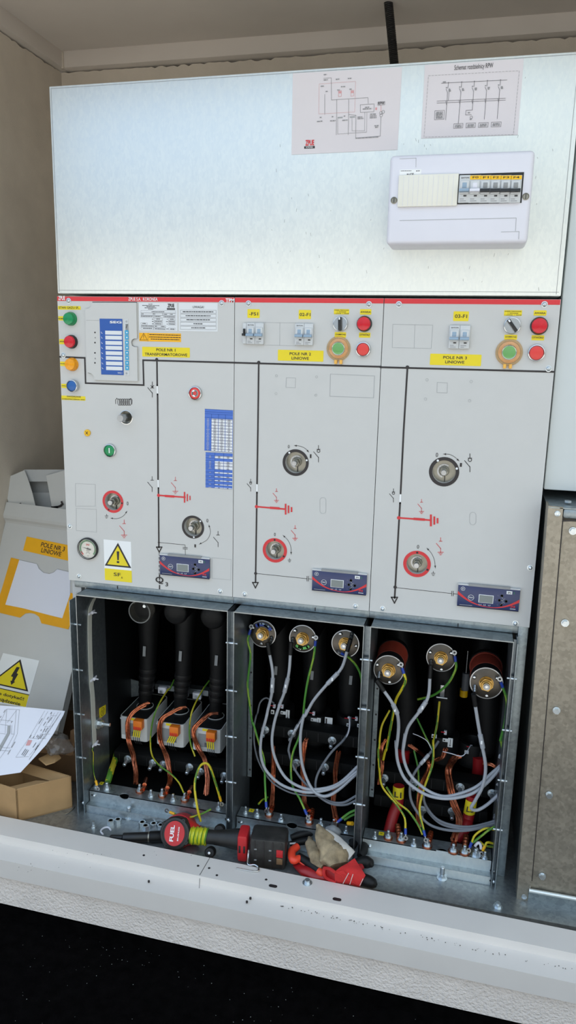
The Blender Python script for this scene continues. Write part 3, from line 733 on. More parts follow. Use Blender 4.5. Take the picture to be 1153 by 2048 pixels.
mb.line([R8(91,924),R8(423,959)], .001, 'ink_black'); mb.line([R8(433,960),R8(460,963)], .001, 'ink_black')
for x in (423,432): mb.line([R8(x,945),R8(x,973)], .0012, 'ink_black')
swsym(mb, R8, 81, 370, .85, 'ink_black', 'ring', .0011); swsym(mb, R8, 530, 174, 1.15, 'ink_black', 'ring', .0013)
swsym(mb, R8, 246, 430, .8, 'ink_red', 'earth', .0010); swsym(mb, R8, 358, 660, .95, 'ink_red', 'earth', .0012)
red_earth(mb, R8, [(112,515),(300,529)], [(301,530,29,.0042),(321,531,19,.0038),(340,532,11,.0036)], [(206,521),(258,525)])
arrowarc(mb, R8, [(374,141),(410,143),(440,158),(467,182)]); arrowarc(mb, R8, [(277,692),(305,725),(322,765),(327,810)])
mb.ptext('0', R8(331,133), R8(342,158), 'ink_black', bold=0); mb.ptext('I', R8(472,193), R8(482,216), 'ink_black', bold=.02)
mb.ptext('0', R8(220,674), R8(231,696), 'ink_black', bold=0); earthmark(mb, R8, 315, 840, .95, 'ink_black')
obj('mimic_diagram', mb, BAY[2], smooth=0)
# faint outlines of blanked-off cut-outs
def outline(mb, f, pts, w=.0006): mb.line([f(*p) for p in pts+pts[:1]], w, 'ink_faint', d=.0003)
mb = MB()
outline(mb, R6, [(155,325),(276,330),(276,462),(157,462)]); outline(mb, R6, [(160,475),(282,482),(284,620),(160,610)]); outline(mb, R6, [(985,775),(1100,785),(1098,910),(985,900)])
obj('blanked_opening', mb, BAY[0], smooth=0)
mb = MB()
outline(mb, R4, [(244,234),(478,237),(474,402),(241,396)]); mb.line([R4(361,236),R4(360,399)], .0006, 'ink_faint', d=.0003)
outline(mb, R4, [(408,632),(475,634),(472,705),(405,702)], .0007); outline(mb, R4, [(726,606),(1044,619),(1037,777),(722,766)], .0009)
for p in ((337,618),(626,626),(334,747),(621,758)): mb.arc(aty(R4(*p),0), .0024, 0, 360, .0006, 'ink_faint', d=.0003)
P = [(672+22*math.cos(t), 530+(-22 if math.sin(t) > 0 else 50)-22*math.sin(t)) for t in [2*PI*i/24+.001 for i in range(24)]]; outline(mb, R7, [(x, y) for x, y in P], .0006)
obj('blanked_opening', mb, BAY[1], smooth=0)
mb = MB()
outline(mb, R5, [(77,201),(312,206),(303,343),(74,338)]); mb.line([R5(207,204),R5(203,340)], .0006, 'ink_faint', d=.0003); outline(mb, R5, [(338,542),(398,545),(396,604),(336,602)], .0007)
for p in ((278,527),(537,537),(269,640),(528,650)): mb.arc(aty(R5(*p),0), .0026, 0, 360, .0006, 'ink_faint', d=.0003)
P = [(547+19*math.cos(t), 505+(-4 if math.sin(t) > 0 else 32)-19*math.sin(t)) for t in [2*PI*i/24+.001 for i in range(24)]]; outline(mb, R8, P, .0006)
obj('blanked_opening', mb, BAY[2], smooth=0)

# ---- rotary shafts in their round recesses
def shaft(bay, p, ro, ri, colour, marks):
    c = aty(p, 0); mb = MB(); n = 40
    P = lambda r, d: [c+V((r*math.cos(2*PI*i/n), d, r*math.sin(2*PI*i/n))) for i in range(n)]
    a, b = P(ro,-.0006), P(ri,-.0006)
    for i in range(n): mb.quad([a[i],a[(i+1)%n],b[(i+1)%n],b[i]], colour)
    for g_ in marks:
        t = math.radians(g_); q_ = c+V((math.cos(t)*(ro+ri)/2.05,-.0009,math.sin(t)*(ro+ri)/2.05)); r_ = (ro-ri)*.36
        mb.quad([q_+V((r_*math.cos(k*PI/4),0,r_*math.sin(k*PI/4))) for k in range(8)], 'white' if colour == 'ink_black' else 'ink_black')
    ring = obj('marking_ring', mb, BAY[bay], ('black' if colour == 'ink_black' else 'red')+' ring round the shaft', smooth=0)
    mb = MB(); mb.lathe([(ri+.001,0),(ri+.001,.001),(0,.001)], c+V((0,.0145,0)), (0,-1,0), 'steel_dull', 32)
    mb.arc(c+V((0,.012,0)), ri*.55, 60, 250, .0035, 'steel', d=.0003)
    mb.box(c+V((.001,.011,-ri*.95)),c+V((.0025,.0125,-ri*.35)),'ink_black')
    o = obj('operating_shaft', mb, BAY[bay])
    mb = MB(); mb.lathe([(.0105,0),(.0105,.004),(.009,.005),(.009,.006)], c+V((0,.0135,0)), (0,-1,0), 'steel_dull', 20); mb.cyl(c+V((0,.0135,0)), c+V((0,-.004,0)), .0085, 'steel_dull', 6)
    mb.lathe([(.006,0),(.006,.0118),(.0052,.0128),(0,.0128)], c+V((0,-.003,0)), (0,-1,0), 'steel', 20)
    mb.cyl(c+V((-.006,-.012,0)), c+V((.006,-.012,0)), .0008, 'steel', 6)
    obj('shaft_end', mb, o, smooth=25)
for s in SH: shaft(*s)
mb = MB(); c = SPRING
mb.lathe([(.0165,.0155),(.0165,-.0004),(.0150,-.0008),(.0148,.014),(.0152,.0155)], c+V((0,.0,0)), (0,1,0), 'chrome', 28); mb.lathe([(.015,0),(0,.0005)], c+V((0,.0145,0)), (0,-1,0), 'steel_dull', 24)
o = obj('charging_socket', mb, BAY[0])
mb = MB(); mb.cyl(c+V((0,.0145,0)), c+V((-.0,-.018,-.0)), .0095, 'steel', 6); mb.lathe([(.0082,0),(.0082,.0105),(.0075,.012),(0,.012)], c+V((0,-.018,0)), (0,-1,0), 'steel', 20); obj('hexagon_shaft', mb, o, 'steel hexagon shaft sticking out', smooth=25)

# ---- lamps, push buttons, selector switches
def lamp(bay, p, lens, r=.0142, dep=.0135, label=None, clr=None):
    c = aty(p, 0); mb = MB(); mb.lathe([(r*1.08,0),(r*1.08,.003),(r*1.0,.006),(r*.98,.0085),(r*.9,.0085)], c, (0,-1,0), clr or 'black_plastic', 28)
    o = obj('indicator_lamp', mb, BAY[bay], label)
    mb = MB(); mb.lathe([(r*.93,.006),(r*.93,dep-.0015),(r*.86,dep),(r*.5,dep+.001),(0,dep+.0013)], c, (0,-1,0), lens, 28); obj('lens', mb, o)
def button(bay, p, cap, r=.0142, rim='chrome', label=None, dep=.007, name='push_button'):
    c = aty(p, 0); mb = MB(); mb.lathe([(r*1.06,0),(r*1.06,.002),(r*1.0,dep),(r*.9,dep+.0006),(r*.84,dep-.001),(r*.84,dep-.003)], c, (0,-1,0), rim, 32)
    o = obj(name, mb, BAY[bay], label)
    mb = MB(); mb.lathe([(r*.82,.002),(r*.82,dep-.0006),(r*.76,dep),(0,dep)], c, (0,-1,0), cap, 28); k = obj('cap', mb, o); return o, c, k
lamp(0, RS(243,333), 'lens_green', label='green lamp', clr='lens_green'); lamp(0, RS(252,597), 'lens_red', label='red lamp at the left edge')
lamp(0, RS(260,857), 'lens_amber', label='amber lamp', clr='lens_amber'); button(0, RS(278,1104), 'cap_blue', .0135, label='blue push button', dep=.011)
lamp(1, R4(971,244), 'lens_red', .0148, label='red lamp under AWARIA'); lamp(2, R5(936,211), 'lens_red', .0158, label='red lamp under AWARIA')
button(1, R4(964,428), 'cap_red', .0148, label='flat red push button'); button(2, R5(920,369), 'cap_red', .0158, label='flat red push button')
def selector(bay, p, ang, r):
    c = aty(p, 0); mb = MB(); mb.lathe([(r*1.06,0),(r*1.06,.002),(r*1.0,.0075),(r*.93,.008),(r*.9,.006),(0,.006)], c, (0,-1,0), 'chrome', 32)
    o = obj('selector_switch', mb, BAY[bay])
    t = math.radians(ang); d = V((math.sin(t),0,math.cos(t))); n = V((d.z,0,-d.x)); mb = MB()
    mb.obox(c+V((0,-.011,0)), d*r*.88, n*r*.2, (0,.0055,0), 'black_plastic', .0012); mb.obox(c+d*r*.68+V((0,-.0168,0)), d*r*.16, n*r*.1, (0,.0004,0), 'white')
    obj('lever', mb, o, 'black lever with a white mark')
selector(1, R4(800,244), -2, .0150); selector(2, R5(778,209), -38, .0158)
def guarded(bay, p, r, hinge):
    c = aty(p, 0); mb = MB(); mb.lathe([(r,0),(r,.003),(r*.93,.0055),(r*.86,.005),(r*.84,.0015),(r*.62,.001),(r*.6,.0)], c, (0,-1,0), 'amber_clear', 40)
    h = aty(hinge, 0)
    for s_ in (-1,1): mb.box((h.x+s_*.0055-.003,0,h.z-.004),(h.x+s_*.0055+.003,-.007,h.z+.005),'orange_guard',.0012)
    mb.lathe([(r*.8,.0002),(r*.5,.0006)], c, (0,-1,0), 'orange_guard', 32)
    o = obj('guarded_button', mb, BAY[bay], 'green button behind a hinged amber guard')
    mb = MB(); mb.lathe([(r*.56,0),(r*.56,.006),(r*.52,.007),(r*.49,.0065)], c, (0,-1,0), 'chrome', 28); mb.lathe([(r*.48,.003),(r*.48,.0066),(0,.0068)], c, (0,-1,0), 'cap_green', 28); obj('button', mb, o)
    mb = MB(); mb.lathe([(r*.84,.005),(r*.82,.009),(r*.7,.0115),(r*.45,.0125),(0,.0125)], c, (0,-1,0), 'clear_plastic', 32, cap=False); obj('clear_dome', mb, o)
guarded(1, R4(785,422), .0252, R4(785,520)); guarded(2, R5(760,366), .0262, R5(750,449))
o, c, k = button(0, R6(367,123), 'push_green', .0148, label='green push button marked I', dep=.0055); mb = MB(); mb.box(c+V((-.0012,-.0062,-.006)),c+V((.0012,-.0056,.006)),'white'); obj('mark', mb, o)
o, c, k = button(0, R3(885,626), 'cap_red', .0148, label='round red push button marked O', dep=.0055); mb = MB(); mb.arc(c, .0061, 0, 360, .0034, 'white', d=.0062, n=28); obj('mark', mb, o, smooth=0)
mb = MB(); c = aty(R6(229,17), 0); mb.lathe([(.0078,0),(.0078,.003),(.0066,.004),(0,.004)], c, (0,-1,0), 'amber_yellow', 20); mb.strip([c+V((-.0028,0,.003)),c+V((.0028,0,-.003))], .0013, 'ink_black', d=.0044); mb.strip([c+V((-.0028,0,-.003)),c+V((.0028,0,.003))], .0013, 'ink_black', d=.0044); obj('key_switch', mb, BAY[0], 'small yellow lock')

# ---- breakers in the panels
breaker(BAY[1], R4(92,236), R4(242,391), -.007, 2, 'toggle_blue', aux=.18, dy=.0068, label='two-pole breaker with a black side switch'); breaker(BAY[1], R4(471,241), R4(598,399), -.007, 2, 'toggle_blue', dy=.0068)
breaker(BAY[2], R5(411,207), R5(525,345), -.007, 2, 'toggle_blue', dy=.0068)

# ---- stickers and plates
def plate(bay, a, b, m, rows, label=None, name='name_plate', bev=.0012, t=.0005, font=.012, ink='ink_black'):
    mb = MB(); A, B = aty(a,0), aty(b,0)
    n = 5; r = bev*1.2; cs = []
    for cx, cz, a0 in ((B.x-r,A.z-r,0),(A.x+r,A.z-r,90),(A.x+r,B.z+r,180),(B.x-r,B.z+r,270)):
        cs += [V((cx+r*math.cos(math.radians(a0+90*k/n)), 0, cz+r*math.sin(math.radians(a0+90*k/n)))) for k in range(n+1)]
    mb.prism(cs, (0,-t,0), m)
    for s_, p, q in rows:
        if s_ is None: mb.dash(p, ((q[0]),(p[1]+q[1])/2), abs(aty(p,0).z-aty(q,0).z), ink, -t, .0004, seed=int(p[0]))
        else: mb.ptext(s_, p, q, ink, -t, .0004, font)
    return obj(name, mb, BAY[bay], label, smooth=0)
plate(0, RS(92,184), RS(356,228), 'yellow', [('STAN GAZU SF', RS(104,190), RS(327,217)), ('6', RS(330,209), RS(339,222))], 'yellow sticker STAN GAZU SF6')
plate(0, RS(96,302), RS(190,352), 'yellow', [('NORM', RS(98,320), RS(166,340))], name='lamp_sticker'); plate(0, RS(108,566), RS(200,626), 'yellow', [('AWAR', RS(112,583), RS(178,604))], name='lamp_sticker')
plate(0, RS(118,824), RS(200,878), 'yellow', [(None, RS(120,848), RS(184,856))], name='lamp_sticker'); plate(0, RS(132,1080), RS(220,1132), 'yellow', [(None, RS(136,1104), RS(192,1112))], name='lamp_sticker')
plate(0, R3(70,640), R3(216,672), 'yellow', [('ZADZIAŁANIE', R3(102,641), R3(188,653)), ('ZABEZPIECZENIA WIC', R3(73,657), R3(213,669))])
plate(0, R3(560,344), R3(850,411), 'yellow', [('POLE NR 1', R3(646,354), R3(762,374)), ('TRANSFORMATOROWE', R3(576,380), R3(834,403))], 'yellow plate POLE NR 1 TRANSFORMATOROWE')
plate(1, R4(128,138), R4(215,202), 'yellow', [('-FS1', R4(140,160), R4(204,184))]); plate(1, R4(498,143), R4(585,210), 'yellow', [('02-F1', R4(504,165), R4(581,189))])
plate(1, R4(348,430), R4(674,517), 'yellow', [('POLE NR 2', R4(432,448), R4(585,472)), ('LINIOWE', R4(446,480), R4(570,504))], 'yellow plate POLE NR 2 LINIOWE')
plate(2, R5(435,125), R5(521,183), 'yellow', [('03-F1', R5(443,143), R5(513,165))]); plate(2, R5(298,373), R5(594,447), 'yellow', [('POLE NR 3', R5(374,387), R5(512,407)), ('LINIOWE', R5(386,413), R5(497,433))], 'yellow plate POLE NR 3 LINIOWE')
for b, f, g_ in ((1, R4, [((752,137),(860,176)),((757,303),(838,343)),((940,138),(1020,178)),((933,306),(1013,344))]), (2, R5, [((732,118),(834,152)),((733,262),(806,292)),((906,119),(978,151)),((893,265),(965,296))])):
    (a,c_),(d,e),(h,i_),(j,l) = g_
    w_ = c_[0]-a[0]; hh = c_[1]-a[1]
    plate(b, f(*a), f(*c_), 'yellow', [('WYBÓR STEROWANIA', f(a[0]+2,a[1]+hh*.08), f(c_[0]-2,a[1]+hh*.33)), ('0 - ODSTAWIONE', f(a[0]+w_*.2,a[1]+hh*.45), f(a[0]+w_*.8,a[1]+hh*.64)), ('1 - LOKALNE   2 - ZDALNE', f(a[0]+2,a[1]+hh*.75), f(c_[0]-2,a[1]+hh*.94))], bev=.0006)
    plate(b, f(*d), f(*e), 'yellow', [('ZAMKNIJ', f(d[0]+4,d[1]+(e[1]-d[1])*.3), f(e[0]-4,d[1]+(e[1]-d[1])*.66))])
    plate(b, f(*h), f(*i_), 'yellow', [('AWARIA', f(h[0]+4,h[1]+(i_[1]-h[1])*.33), f(i_[0]-4,h[1]+(i_[1]-h[1])*.7))])
    plate(b, f(*j), f(*l), 'yellow', [('OTWÓRZ', f(j[0]+3,j[1]+(l[1]-j[1])*.2), f(l[0]-3,j[1]+(l[1]-j[1])*.66))])
# rating plate, caution list, yellow notice
mb = MB(); mb.rect(RP(50,99), RP(545,462), 0, .0005, 'sticker_silver'); Y5 = -.0005
for a, b in (((175,118),(225,117)),((95,133),(315,136)),((150,149),(255,151)),((125,163),(275,166)),((170,180),(235,181)),((215,214),(380,215)),((85,243),(112,243)),((230,243),(262,243)),((372,247),(412,247)),((450,247),(485,247)),((83,271),(230,273)),((255,274),(330,276)),((370,277),(512,281)),((275,308),(322,308)),((452,311),(500,312)),((255,338),(345,341)),((438,341),(512,345)),((262,369),(340,372)),((440,372),(515,375)),((98,365),(142,366)),((85,396),(236,399)),((258,400),(285,400)),((335,403),(382,404)),((105,427),(222,429)),((258,431),(385,437)),((455,436),(508,438)),((220,310),(236,310)),((220,340),(238,340)),((222,370),(240,370)),((412,311),(422,311)),((400,341),(425,341)),((410,372),(422,372)),((405,434),(428,435))):
    mb.dash(RP(*a), RP(*b), .0012, 'ink_black', Y5, .0004, seed=a[0])
for x0_, y0_, x1_, y1_ in ((78,198,522,228),(78,230,356,256),(358,234,520,260),(78,262,242,287),(244,264,520,288),(245,297,354,320),(432,300,520,323),(245,327,354,350),(432,330,520,353),(245,357,354,381),(432,362,520,385),(78,355,160,376),(78,387,240,409),(244,389,394,413),(78,416,240,440),(244,418,394,444),(432,422,520,445)):
    mb.line([RP(x0_,y0_),RP(x1_,y0_+3),RP(x1_,y1_+3),RP(x0_,y1_),RP(x0_,y0_)], .0004, 'ink_grey', Y5)
mb.ptext('ZPUE', RP(421,112), RP(505,160), 'ink_black', Y5, bold=.03); mb.rect(RP(411,169), RP(515,190), Y5, .0003, 'ink_black')
obj('rating_plate', mb, BAY[0], 'silver rating plate', smooth=0)
mb = MB(); mb.rect(RP(564,99), RP(1062,470), 0, .0005, 'sticker_silver'); mb.ptext('UWAGA!', RP(743,139), RP(887,170), 'ink_black', Y5, bold=0)
for k, (a, b) in enumerate(((614,1006),(652,970),(662,962),(752,872),(724,902))):
    y_ = 193+k*51.5; mb.line([RP(585,y_),RP(1043,y_+3),RP(1043,y_+44),RP(585,y_+41),RP(585,y_)], .0005, 'ink_grey', Y5); mb.dash(RP(a,y_+21), RP(b,y_+23), .0018, 'ink_black', Y5, .0004, seed=k)
obj('caution_plate', mb, BAY[0], 'silver notice headed UWAGA!', smooth=0)
mb = MB(); mb.rect(RP(56,484), RP(592,603), 0, .0005, 'yellow_orange'); mb.line([RP(113,489),RP(160,576),RP(66,576),RP(113,489)], .0007, 'ink_black', Y5); mb.line([RP(112,510),RP(112,545)], .0009, 'ink_black', Y5); mb.dot(RP(112,560), .0006, 'ink_black', Y5); mb.line([RP(170,484),RP(170,596)], .0004, 'ink_black', Y5)
for a, b in (((185,507),(585,516)),((183,537),(585,545)),((205,564),(570,573))): mb.dash(RP(*a), RP(*b), .0016, 'ink_black', Y5, .0004, seed=a[0])
obj('warning_sticker', mb, BAY[0], 'yellow sticker with a warning triangle', smooth=0)
# SF6 warning sign
mb = MB(); mb.rect(R6(326,664), R6(498,925), 0, .0005, 'white'); mb.rect(R6(332,838), R6(498,926), -.0004, .0003, 'yellow')
tri = [aty(R6(*p),-.0006) for p in ((413,684),(494,838),(333,822))]; cz = sum(tri, V())/3
mb.quad([p+V((0,-.0002,0)) for p in tri], 'ink_black'); mb.quad([cz+(p-cz)*.8+V((0,-.0006,0)) for p in tri], 'yellow')
mb.quad([aty(R6(*p),-.0014) for p in ((405,736),(421,737),(418,790),(409,790))], 'ink_black'); mb.rect(R6(406,795), R6(421,808), -.0012, .0003, 'ink_black')
mb.ptext('SF', R6(388,864), R6(430,889), 'ink_black', -.0008, bold=.0); mb.ptext('6', R6(434,888), R6(442,901), 'ink_black', -.0008, bold=0)
obj('warning_sign', mb, BAY[0], 'sign with yellow triangle and SF6', smooth=0)
# blue setting tables
def table(cs, cols, rows, fill, name, lab):
    mb = MB(); P = [aty(RT(*c_),-.0004) for c_ in cs]       # TL TR BR BL
    pt = lambda u, v: P[0].lerp(P[1],u).lerp(P[3].lerp(P[2],u), v)
    mb.prism(P, (0,.0003,0), 'table_blue')
    for u0, u1, v0, v1, m in fill: mb.quad([pt(u0,v0)+V((0,-.0003,0)), pt(u1,v0)+V((0,-.0003,0)), pt(u1,v1)+V((0,-.0003,0)), pt(u0,v1)+V((0,-.0003,0))], m)
    for u in cols: mb.strip([pt(u,cols[u]), pt(u,1)], .0007, 'relay_blue', d=.0006)
    for v in rows: mb.strip([pt(0,v), pt(rows[v],v)], .0006, 'relay_blue', d=.0006)
    rr_ = random.Random(3); us = [0]+sorted(cols)+[1]
    for a, b in zip(us, us[1:]):
        for (v0, v1) in [(f_[2], f_[3]) for f_ in fill if abs(f_[0]-us[1]) < .02]+([] if a else [(f_[2], f_[3]) for f_ in fill if abs(f_[0]-us[1]) < .02][:0]):
            c_ = pt((a+b)/2,(v0+v1)/2); w_ = rr_.uniform(.0015,.0035); mb.box(c_+V((-w_,-.0007,-.0005)), c_+V((w_,-.0005,.0005)), 'ink_black' if a else 'table_grey')
    return obj(name, mb, BAY[0], lab, smooth=0)
fill = []
for k in range(22):
    v0 = .215+.785*k/22; v1 = .215+.785*(k+1)/22
    for u0, u1 in ((.245,.49),(.49,.735),(.735,1)): fill.append((u0,u1-.012,v0+.002,v1,'table_grey' if k % 2 == 0 else 'white'))
table([(115,92),(755,125),(745,1075),(105,1030)], {.24:.11,.49:.11,.735:.11}, {.06:1,.11:1,.2:1,0:1,1:1}, fill, 'settings_table', 'blue and white settings table, upper of the two')
fill = []
for v0, v1, m in ((.085,.115,'table_grey'),(.117,.15,'white'),(.235,.262,'white'),(.265,.3,'table_grey'),(.305,.345,'white'),(.35,.385,'table_grey'),(.39,.43,'white'),(.435,.46,'white'),(.545,.578,'white'),(.66,.69,'white'),(.77,.80,'white'),(.885,.91,'white'),(.98,1,'white')):
    fill += [(.345,.665,v0,v1,m),(.675,1,v0,v1,m)]
table([(133,1075),(748,1108),(737,1915),(130,1870)], {.34:0,.67:0}, {0:1,.08:1,.155:1,.23:.34,.3:.34,.345:.34,.39:.34,.43:.34,.47:1,.54:1,.58:1,.66:1,.7:1,.77:1,.81:1,.885:1,.92:1,1:1}, fill, 'settings_table', 'mostly blue settings table, lower of the two')

# ---- protection relay
T = thing('protection_relay', 'protection relay plate with blue label window marked SEG, on the left bay', 'relay', tuple(aty(RS(720,1045),0)))
yo = -.005
n0 = [(490,146),(1006,148),(1014,562),(975,562),(953,578),(946,608),(953,640),(978,655),(1016,657),(1022,1052),(522,1035),(512,985),(490,962),(445,950),(436,935),(418,218),(460,214),(482,196)]
mb = MB(); mb.px([RS(*p) for p in n0], -.0002, -yo, 'panel_paint')
mb.line([RS(494,141),RS(1002,143)], .0016, 'ink_black', 0); mb.line([RS(420,218),RS(460,216),RS(482,198),RS(490,150)], .0011, 'ink_black', 0); mb.line([RS(445,954),RS(490,964),RS(512,988)], .0011, 'ink_black', 0)  # the long top line is the plate's edge shadow, drawn in black
mb.line([RS(1010,560),RS(975,562),RS(953,578),RS(946,608),RS(953,640),RS(978,655),RS(1014,657)], .0011, 'ink_black', 0); mb.line([RS(420,348),RS(572,350)], .0005, 'ink_faint', yo)
obj('mounting_plate', mb, T, smooth=25)
mb = MB()
for y_ in (490,607,725,840): mb.dot(RS(521,y_), .0018, 'ink_black', yo)
for y_ in (550,790): mb.dot(RS(524,y_), .0016, 'ink_grey', yo)
obj('adjusting_hole', mb, T, smooth=0)
A, B = aty(RS(574,330),yo), aty(RS(852,982),yo); mb = MB(); mb.box((A.x,yo,A.z),(B.x,yo-.0012,B.z),'relay_blue',.0005)
yq = yo-.0013
for k in range(8):
    y_ = 468+k*57+(k//2)*4; x_ = 638+k*1.5; mb.rect(RS(x_,y_+1), RS(830+k,y_+49), yq, .0004, 'sticker_silver')
    mb.line([RS(592+k*1.5,y_+14),RS(598+k*1.5,y_+30),RS(607+k*1.5,y_+30)], .0007, 'white', yq)
mb.ptext('SEG', RS(692,356), RS(829,386), 'white', yq, bold=.03); mb.ptext('WIC1', RS(783,947), RS(835,966), 'white', yq, bold=0)
obj('label_window', mb, T, 'blue panel with eight blank strips', smooth=0)
mb = MB(); mb.rect(RS(852,337), RS(918,985), yo, .001, 'module_grey')
mb.rect(RS(872,392), RS(904,462), yo-.001, .0006, 'label_grey'); mb.line([RS(878,440),RS(892,398)], .001, 'ink_black', yo-.0016)
for y_ in (364,960): mb.arc(aty(RS(884,y_),yo-.001), .0016, 0, 360, .0006, 'ink_grey')
o = obj('dip_switch_strip', mb, T, smooth=0)
for k in range(8):
    y_ = 464+k*57+(k//2)*3; mb = MB(); mb.rect(RS(866+k*.6,y_), RS(908+k*.6,y_+52), yo-.001, .0012, 'dip_blue', .0003); q_ = aty(RS(887+k*.6,y_+26),yo-.0024)
    mb.quad([q_+V((sx*.0014,0,sz*.0014)) for sx, sz in ((-1,-1),(1,-1),(1,1),(-1,1))], 'white'); obj('dip_switch', mb, o, smooth=0)

# ---- pressure gauge
c = aty(R6(233,718), 0); T = thing('pressure_gauge', 'round white gas pressure gauge with green scale, low on the left bay', 'gauge', tuple(c))
mb = MB(); mb.lathe([(.0268,0),(.0268,.004),(.0262,.0065),(.0238,.0075),(.0232,.005),(.0232,.002)], c, (0,-1,0), 'black_plastic', 40); mb.lathe([(.0246,.0066),(.0238,.0082),(.0232,.0066)], c, (0,-1,0), 'chrome', 40, cap=False); obj('bezel', mb, T)
mb = MB(); mb.lathe([(.0232,.0021),(.0232,.0025),(0,.0025)], c, (0,-1,0), 'dial_white', 40); yd = -.0027
mb.arc(c+V((0,yd,0)), .0196, -38, 200, .0040, 'dial_green', d=.0001, n=30); mb.arc(c+V((0,yd,0)), .0196, 200, 226, .0040, 'lens_red', d=.0001, n=5)
mb.text('ZPUE', c+V((0,yd-.0002,.0095)), (1,0,0), (0,0,1), .0095, .0045, 'ink_red', .03)
for x_, z_, w_ in ((0,-.0052,.009),(0,-.0088,.007),(-.004,-.0115,.003),(.004,-.0115,.003),(0,-.018,.0045)): mb.box(c+V((x_-w_/2,yd-.0004,z_-.0006)), c+V((x_+w_/2,yd-.0002,z_+.0006)), 'ink_grey')
obj('dial', mb, T, smooth=0)
mb = MB(); t = V((-.97,0,.2)).normalized(); n = V((t.z,0,-t.x)); z_ = V((0,-.0042,0))
mb.quad([c+t*.0175+z_, c+n*.0009+z_, c-t*.0085+n*.0018+z_, c-t*.0085-n*.0018+z_, c-n*.0009+z_], 'ink_black'); mb.lathe([(.0022,.0025),(.0022,.0048),(0,.005)], c, (0,-1,0), 'ink_black', 12); obj('needle', mb, T, smooth=0)
mb = MB(); mb.lathe([(.0232,.0058),(.012,.0066),(0,.007)], c, (0,-1,0), 'clear_plastic', 32, cap=False); obj('cover_glass', mb, T)

# ---- voltage indicators
def indicator(bay, tl, br, label, s):
    y0 = -.006; A, B = aty(tl,y0), aty(br,y0); cx, cz = (A.x+B.x)/2, (A.z+B.z)/2; w, h = (B.x-A.x), (A.z-B.z)
    T = thing('voltage_indicator', label, 'indicator', (cx,0,cz-h/2))
    X = lambda u, v, d=0: V((A.x+w*u, y0-d, A.z-h*v))
    mb = MB(); mb.box((A.x,-.0001,B.z),(B.x,y0,A.z),'indicator_blue',.0008); 
    mb.box(X(-.004,-.01)+V((0,.005,0)), X(.165,.045,.0004),'module_grey'); mb.box(X(.165,-.045)+V((0,.005,0)), X(.84,.055,.0008),'label_grey'); mb.box(X(.84,-.01)+V((0,.005,0)), X(1.004,.045,.0004),'module_grey'); mb.box(X(0,.985), X(1,1.01,.0004),'ink_black')
    obj('case', mb, T)
    mb = MB(); pts = [X(.0+.98*t, .33+2.55*t-2.45*t*t*1.02 if t < .52 else .33+2.55*t-2.5*t*t, .0003) for t in [i/24 for i in range(25)]]
    pts = [X(u, v, .0003) for u, v in ((0,.42),(.1,.6),(.2,.75),(.32,.86),(.44,.92),(.58,.94),(.7,.9),(.82,.8),(.92,.67),(1,.55))]
    P = catmull(pts, 4); nn = len(P)
    for i in range(nn-1):
        w0, w1 = [.0008+.0038*abs(2*k/(nn-1)-1)**1.5 for k in (i, i+1)]
        mb.quad([P[i]+V((0,0,w0)), P[i+1]+V((0,0,w1)), P[i+1]-V((0,0,w1*.5)), P[i]-V((0,0,w0*.5))], 'ink_red')
    mb.arc(X(.08,.2), .0042, 0, 360, .0006, 'white', d=.0004); mb.arc(X(.08,.2), .0015, 0, 300, .0008, 'white', d=.0004)
    mb.arc(X(.22,.57), .0059, 0, 360, .0006, 'white', d=.0004, n=24)
    mb.text('TEST', X(.22,.57,.0006), (1,0,0), (0,0,1), w*.075, h*.06, 'white')
    for i, u in enumerate((.375,.45,.525)): mb.text('L%d'%(i+1), X(u,.845,.0006), (1,0,0), (0,0,1), w*.035, h*.06, 'white', 0)
    mb.text('SN', X(.83,.19,.0008), (1,0,0), (0,0,1), w*.055, h*.075, 'ink_black', .02); mb.box(X(.785,.12,.0004), X(.875,.26,.0002), 'white'); mb.text('2', X(.905,.19,.0006), (1,0,0), (0,0,1), None, h*.09, 'dial_green')
    mb.dash_ = None
    mb.box(X(.04,.92,.0005), X(.25,.945,.0003), 'label_grey'); mb.text('ZPUE', X(.9,.8,.0007), (1,0,0), (0,0,1), w*.08, h*.09, 'ink_red', .03); mb.box(X(.86,.9,.0005), X(.95,.92,.0003), 'white')
    for u, v in ((.66,.36),(.625,.56),(.66,.78)): mb.text('L', X(u-.005,v,.0006), (1,0,0), (0,0,1), None, h*.05, 'label_grey', 0)
    for a, b in (((.705,.40),(.735,.48)),((.70,.575),(.735,.575)),((.705,.75),(.735,.67))): mb.strip([X(*a),X(*b)], .0012, 'label_grey', d=.0004)
    mb.arc(X(.775,.58), .0048, 100, 260, .0009, 'label_grey', d=.0004); obj('printed_legend', mb, T, smooth=0)
    mb = MB(); mb.box(X(.345,.39,.0005), X(.585,.76,-.0005), 'white', .0004); mb.box(X(.355,.41,.0009), X(.575,.74,-.0005), 'screen_grey'); obj('screen', mb, T)
    for u, v in ((.715,.36),(.682,.57),(.715,.77),(.79,.59)):
        mb = MB(); mb.lathe([(.0031,0),(.0031,.0008),(.0022,.0009),(.002,.0002),(0,.0002)], X(u,v,-.0002), (0,-1,0), 'black_plastic', 14); obj('socket', mb, T)
indicator(0, R6(666,752), R6(968,905), 'dark blue voltage indicator with small screen, leftmost, on the left bay', 1)
indicator(1, R7(596,1003), R7(982,1192), 'dark blue voltage indicator with small screen on the middle bay', 1)
indicator(2, R8(463,902), R8(815,1066), 'dark blue voltage indicator with small screen on the right bay', 1)
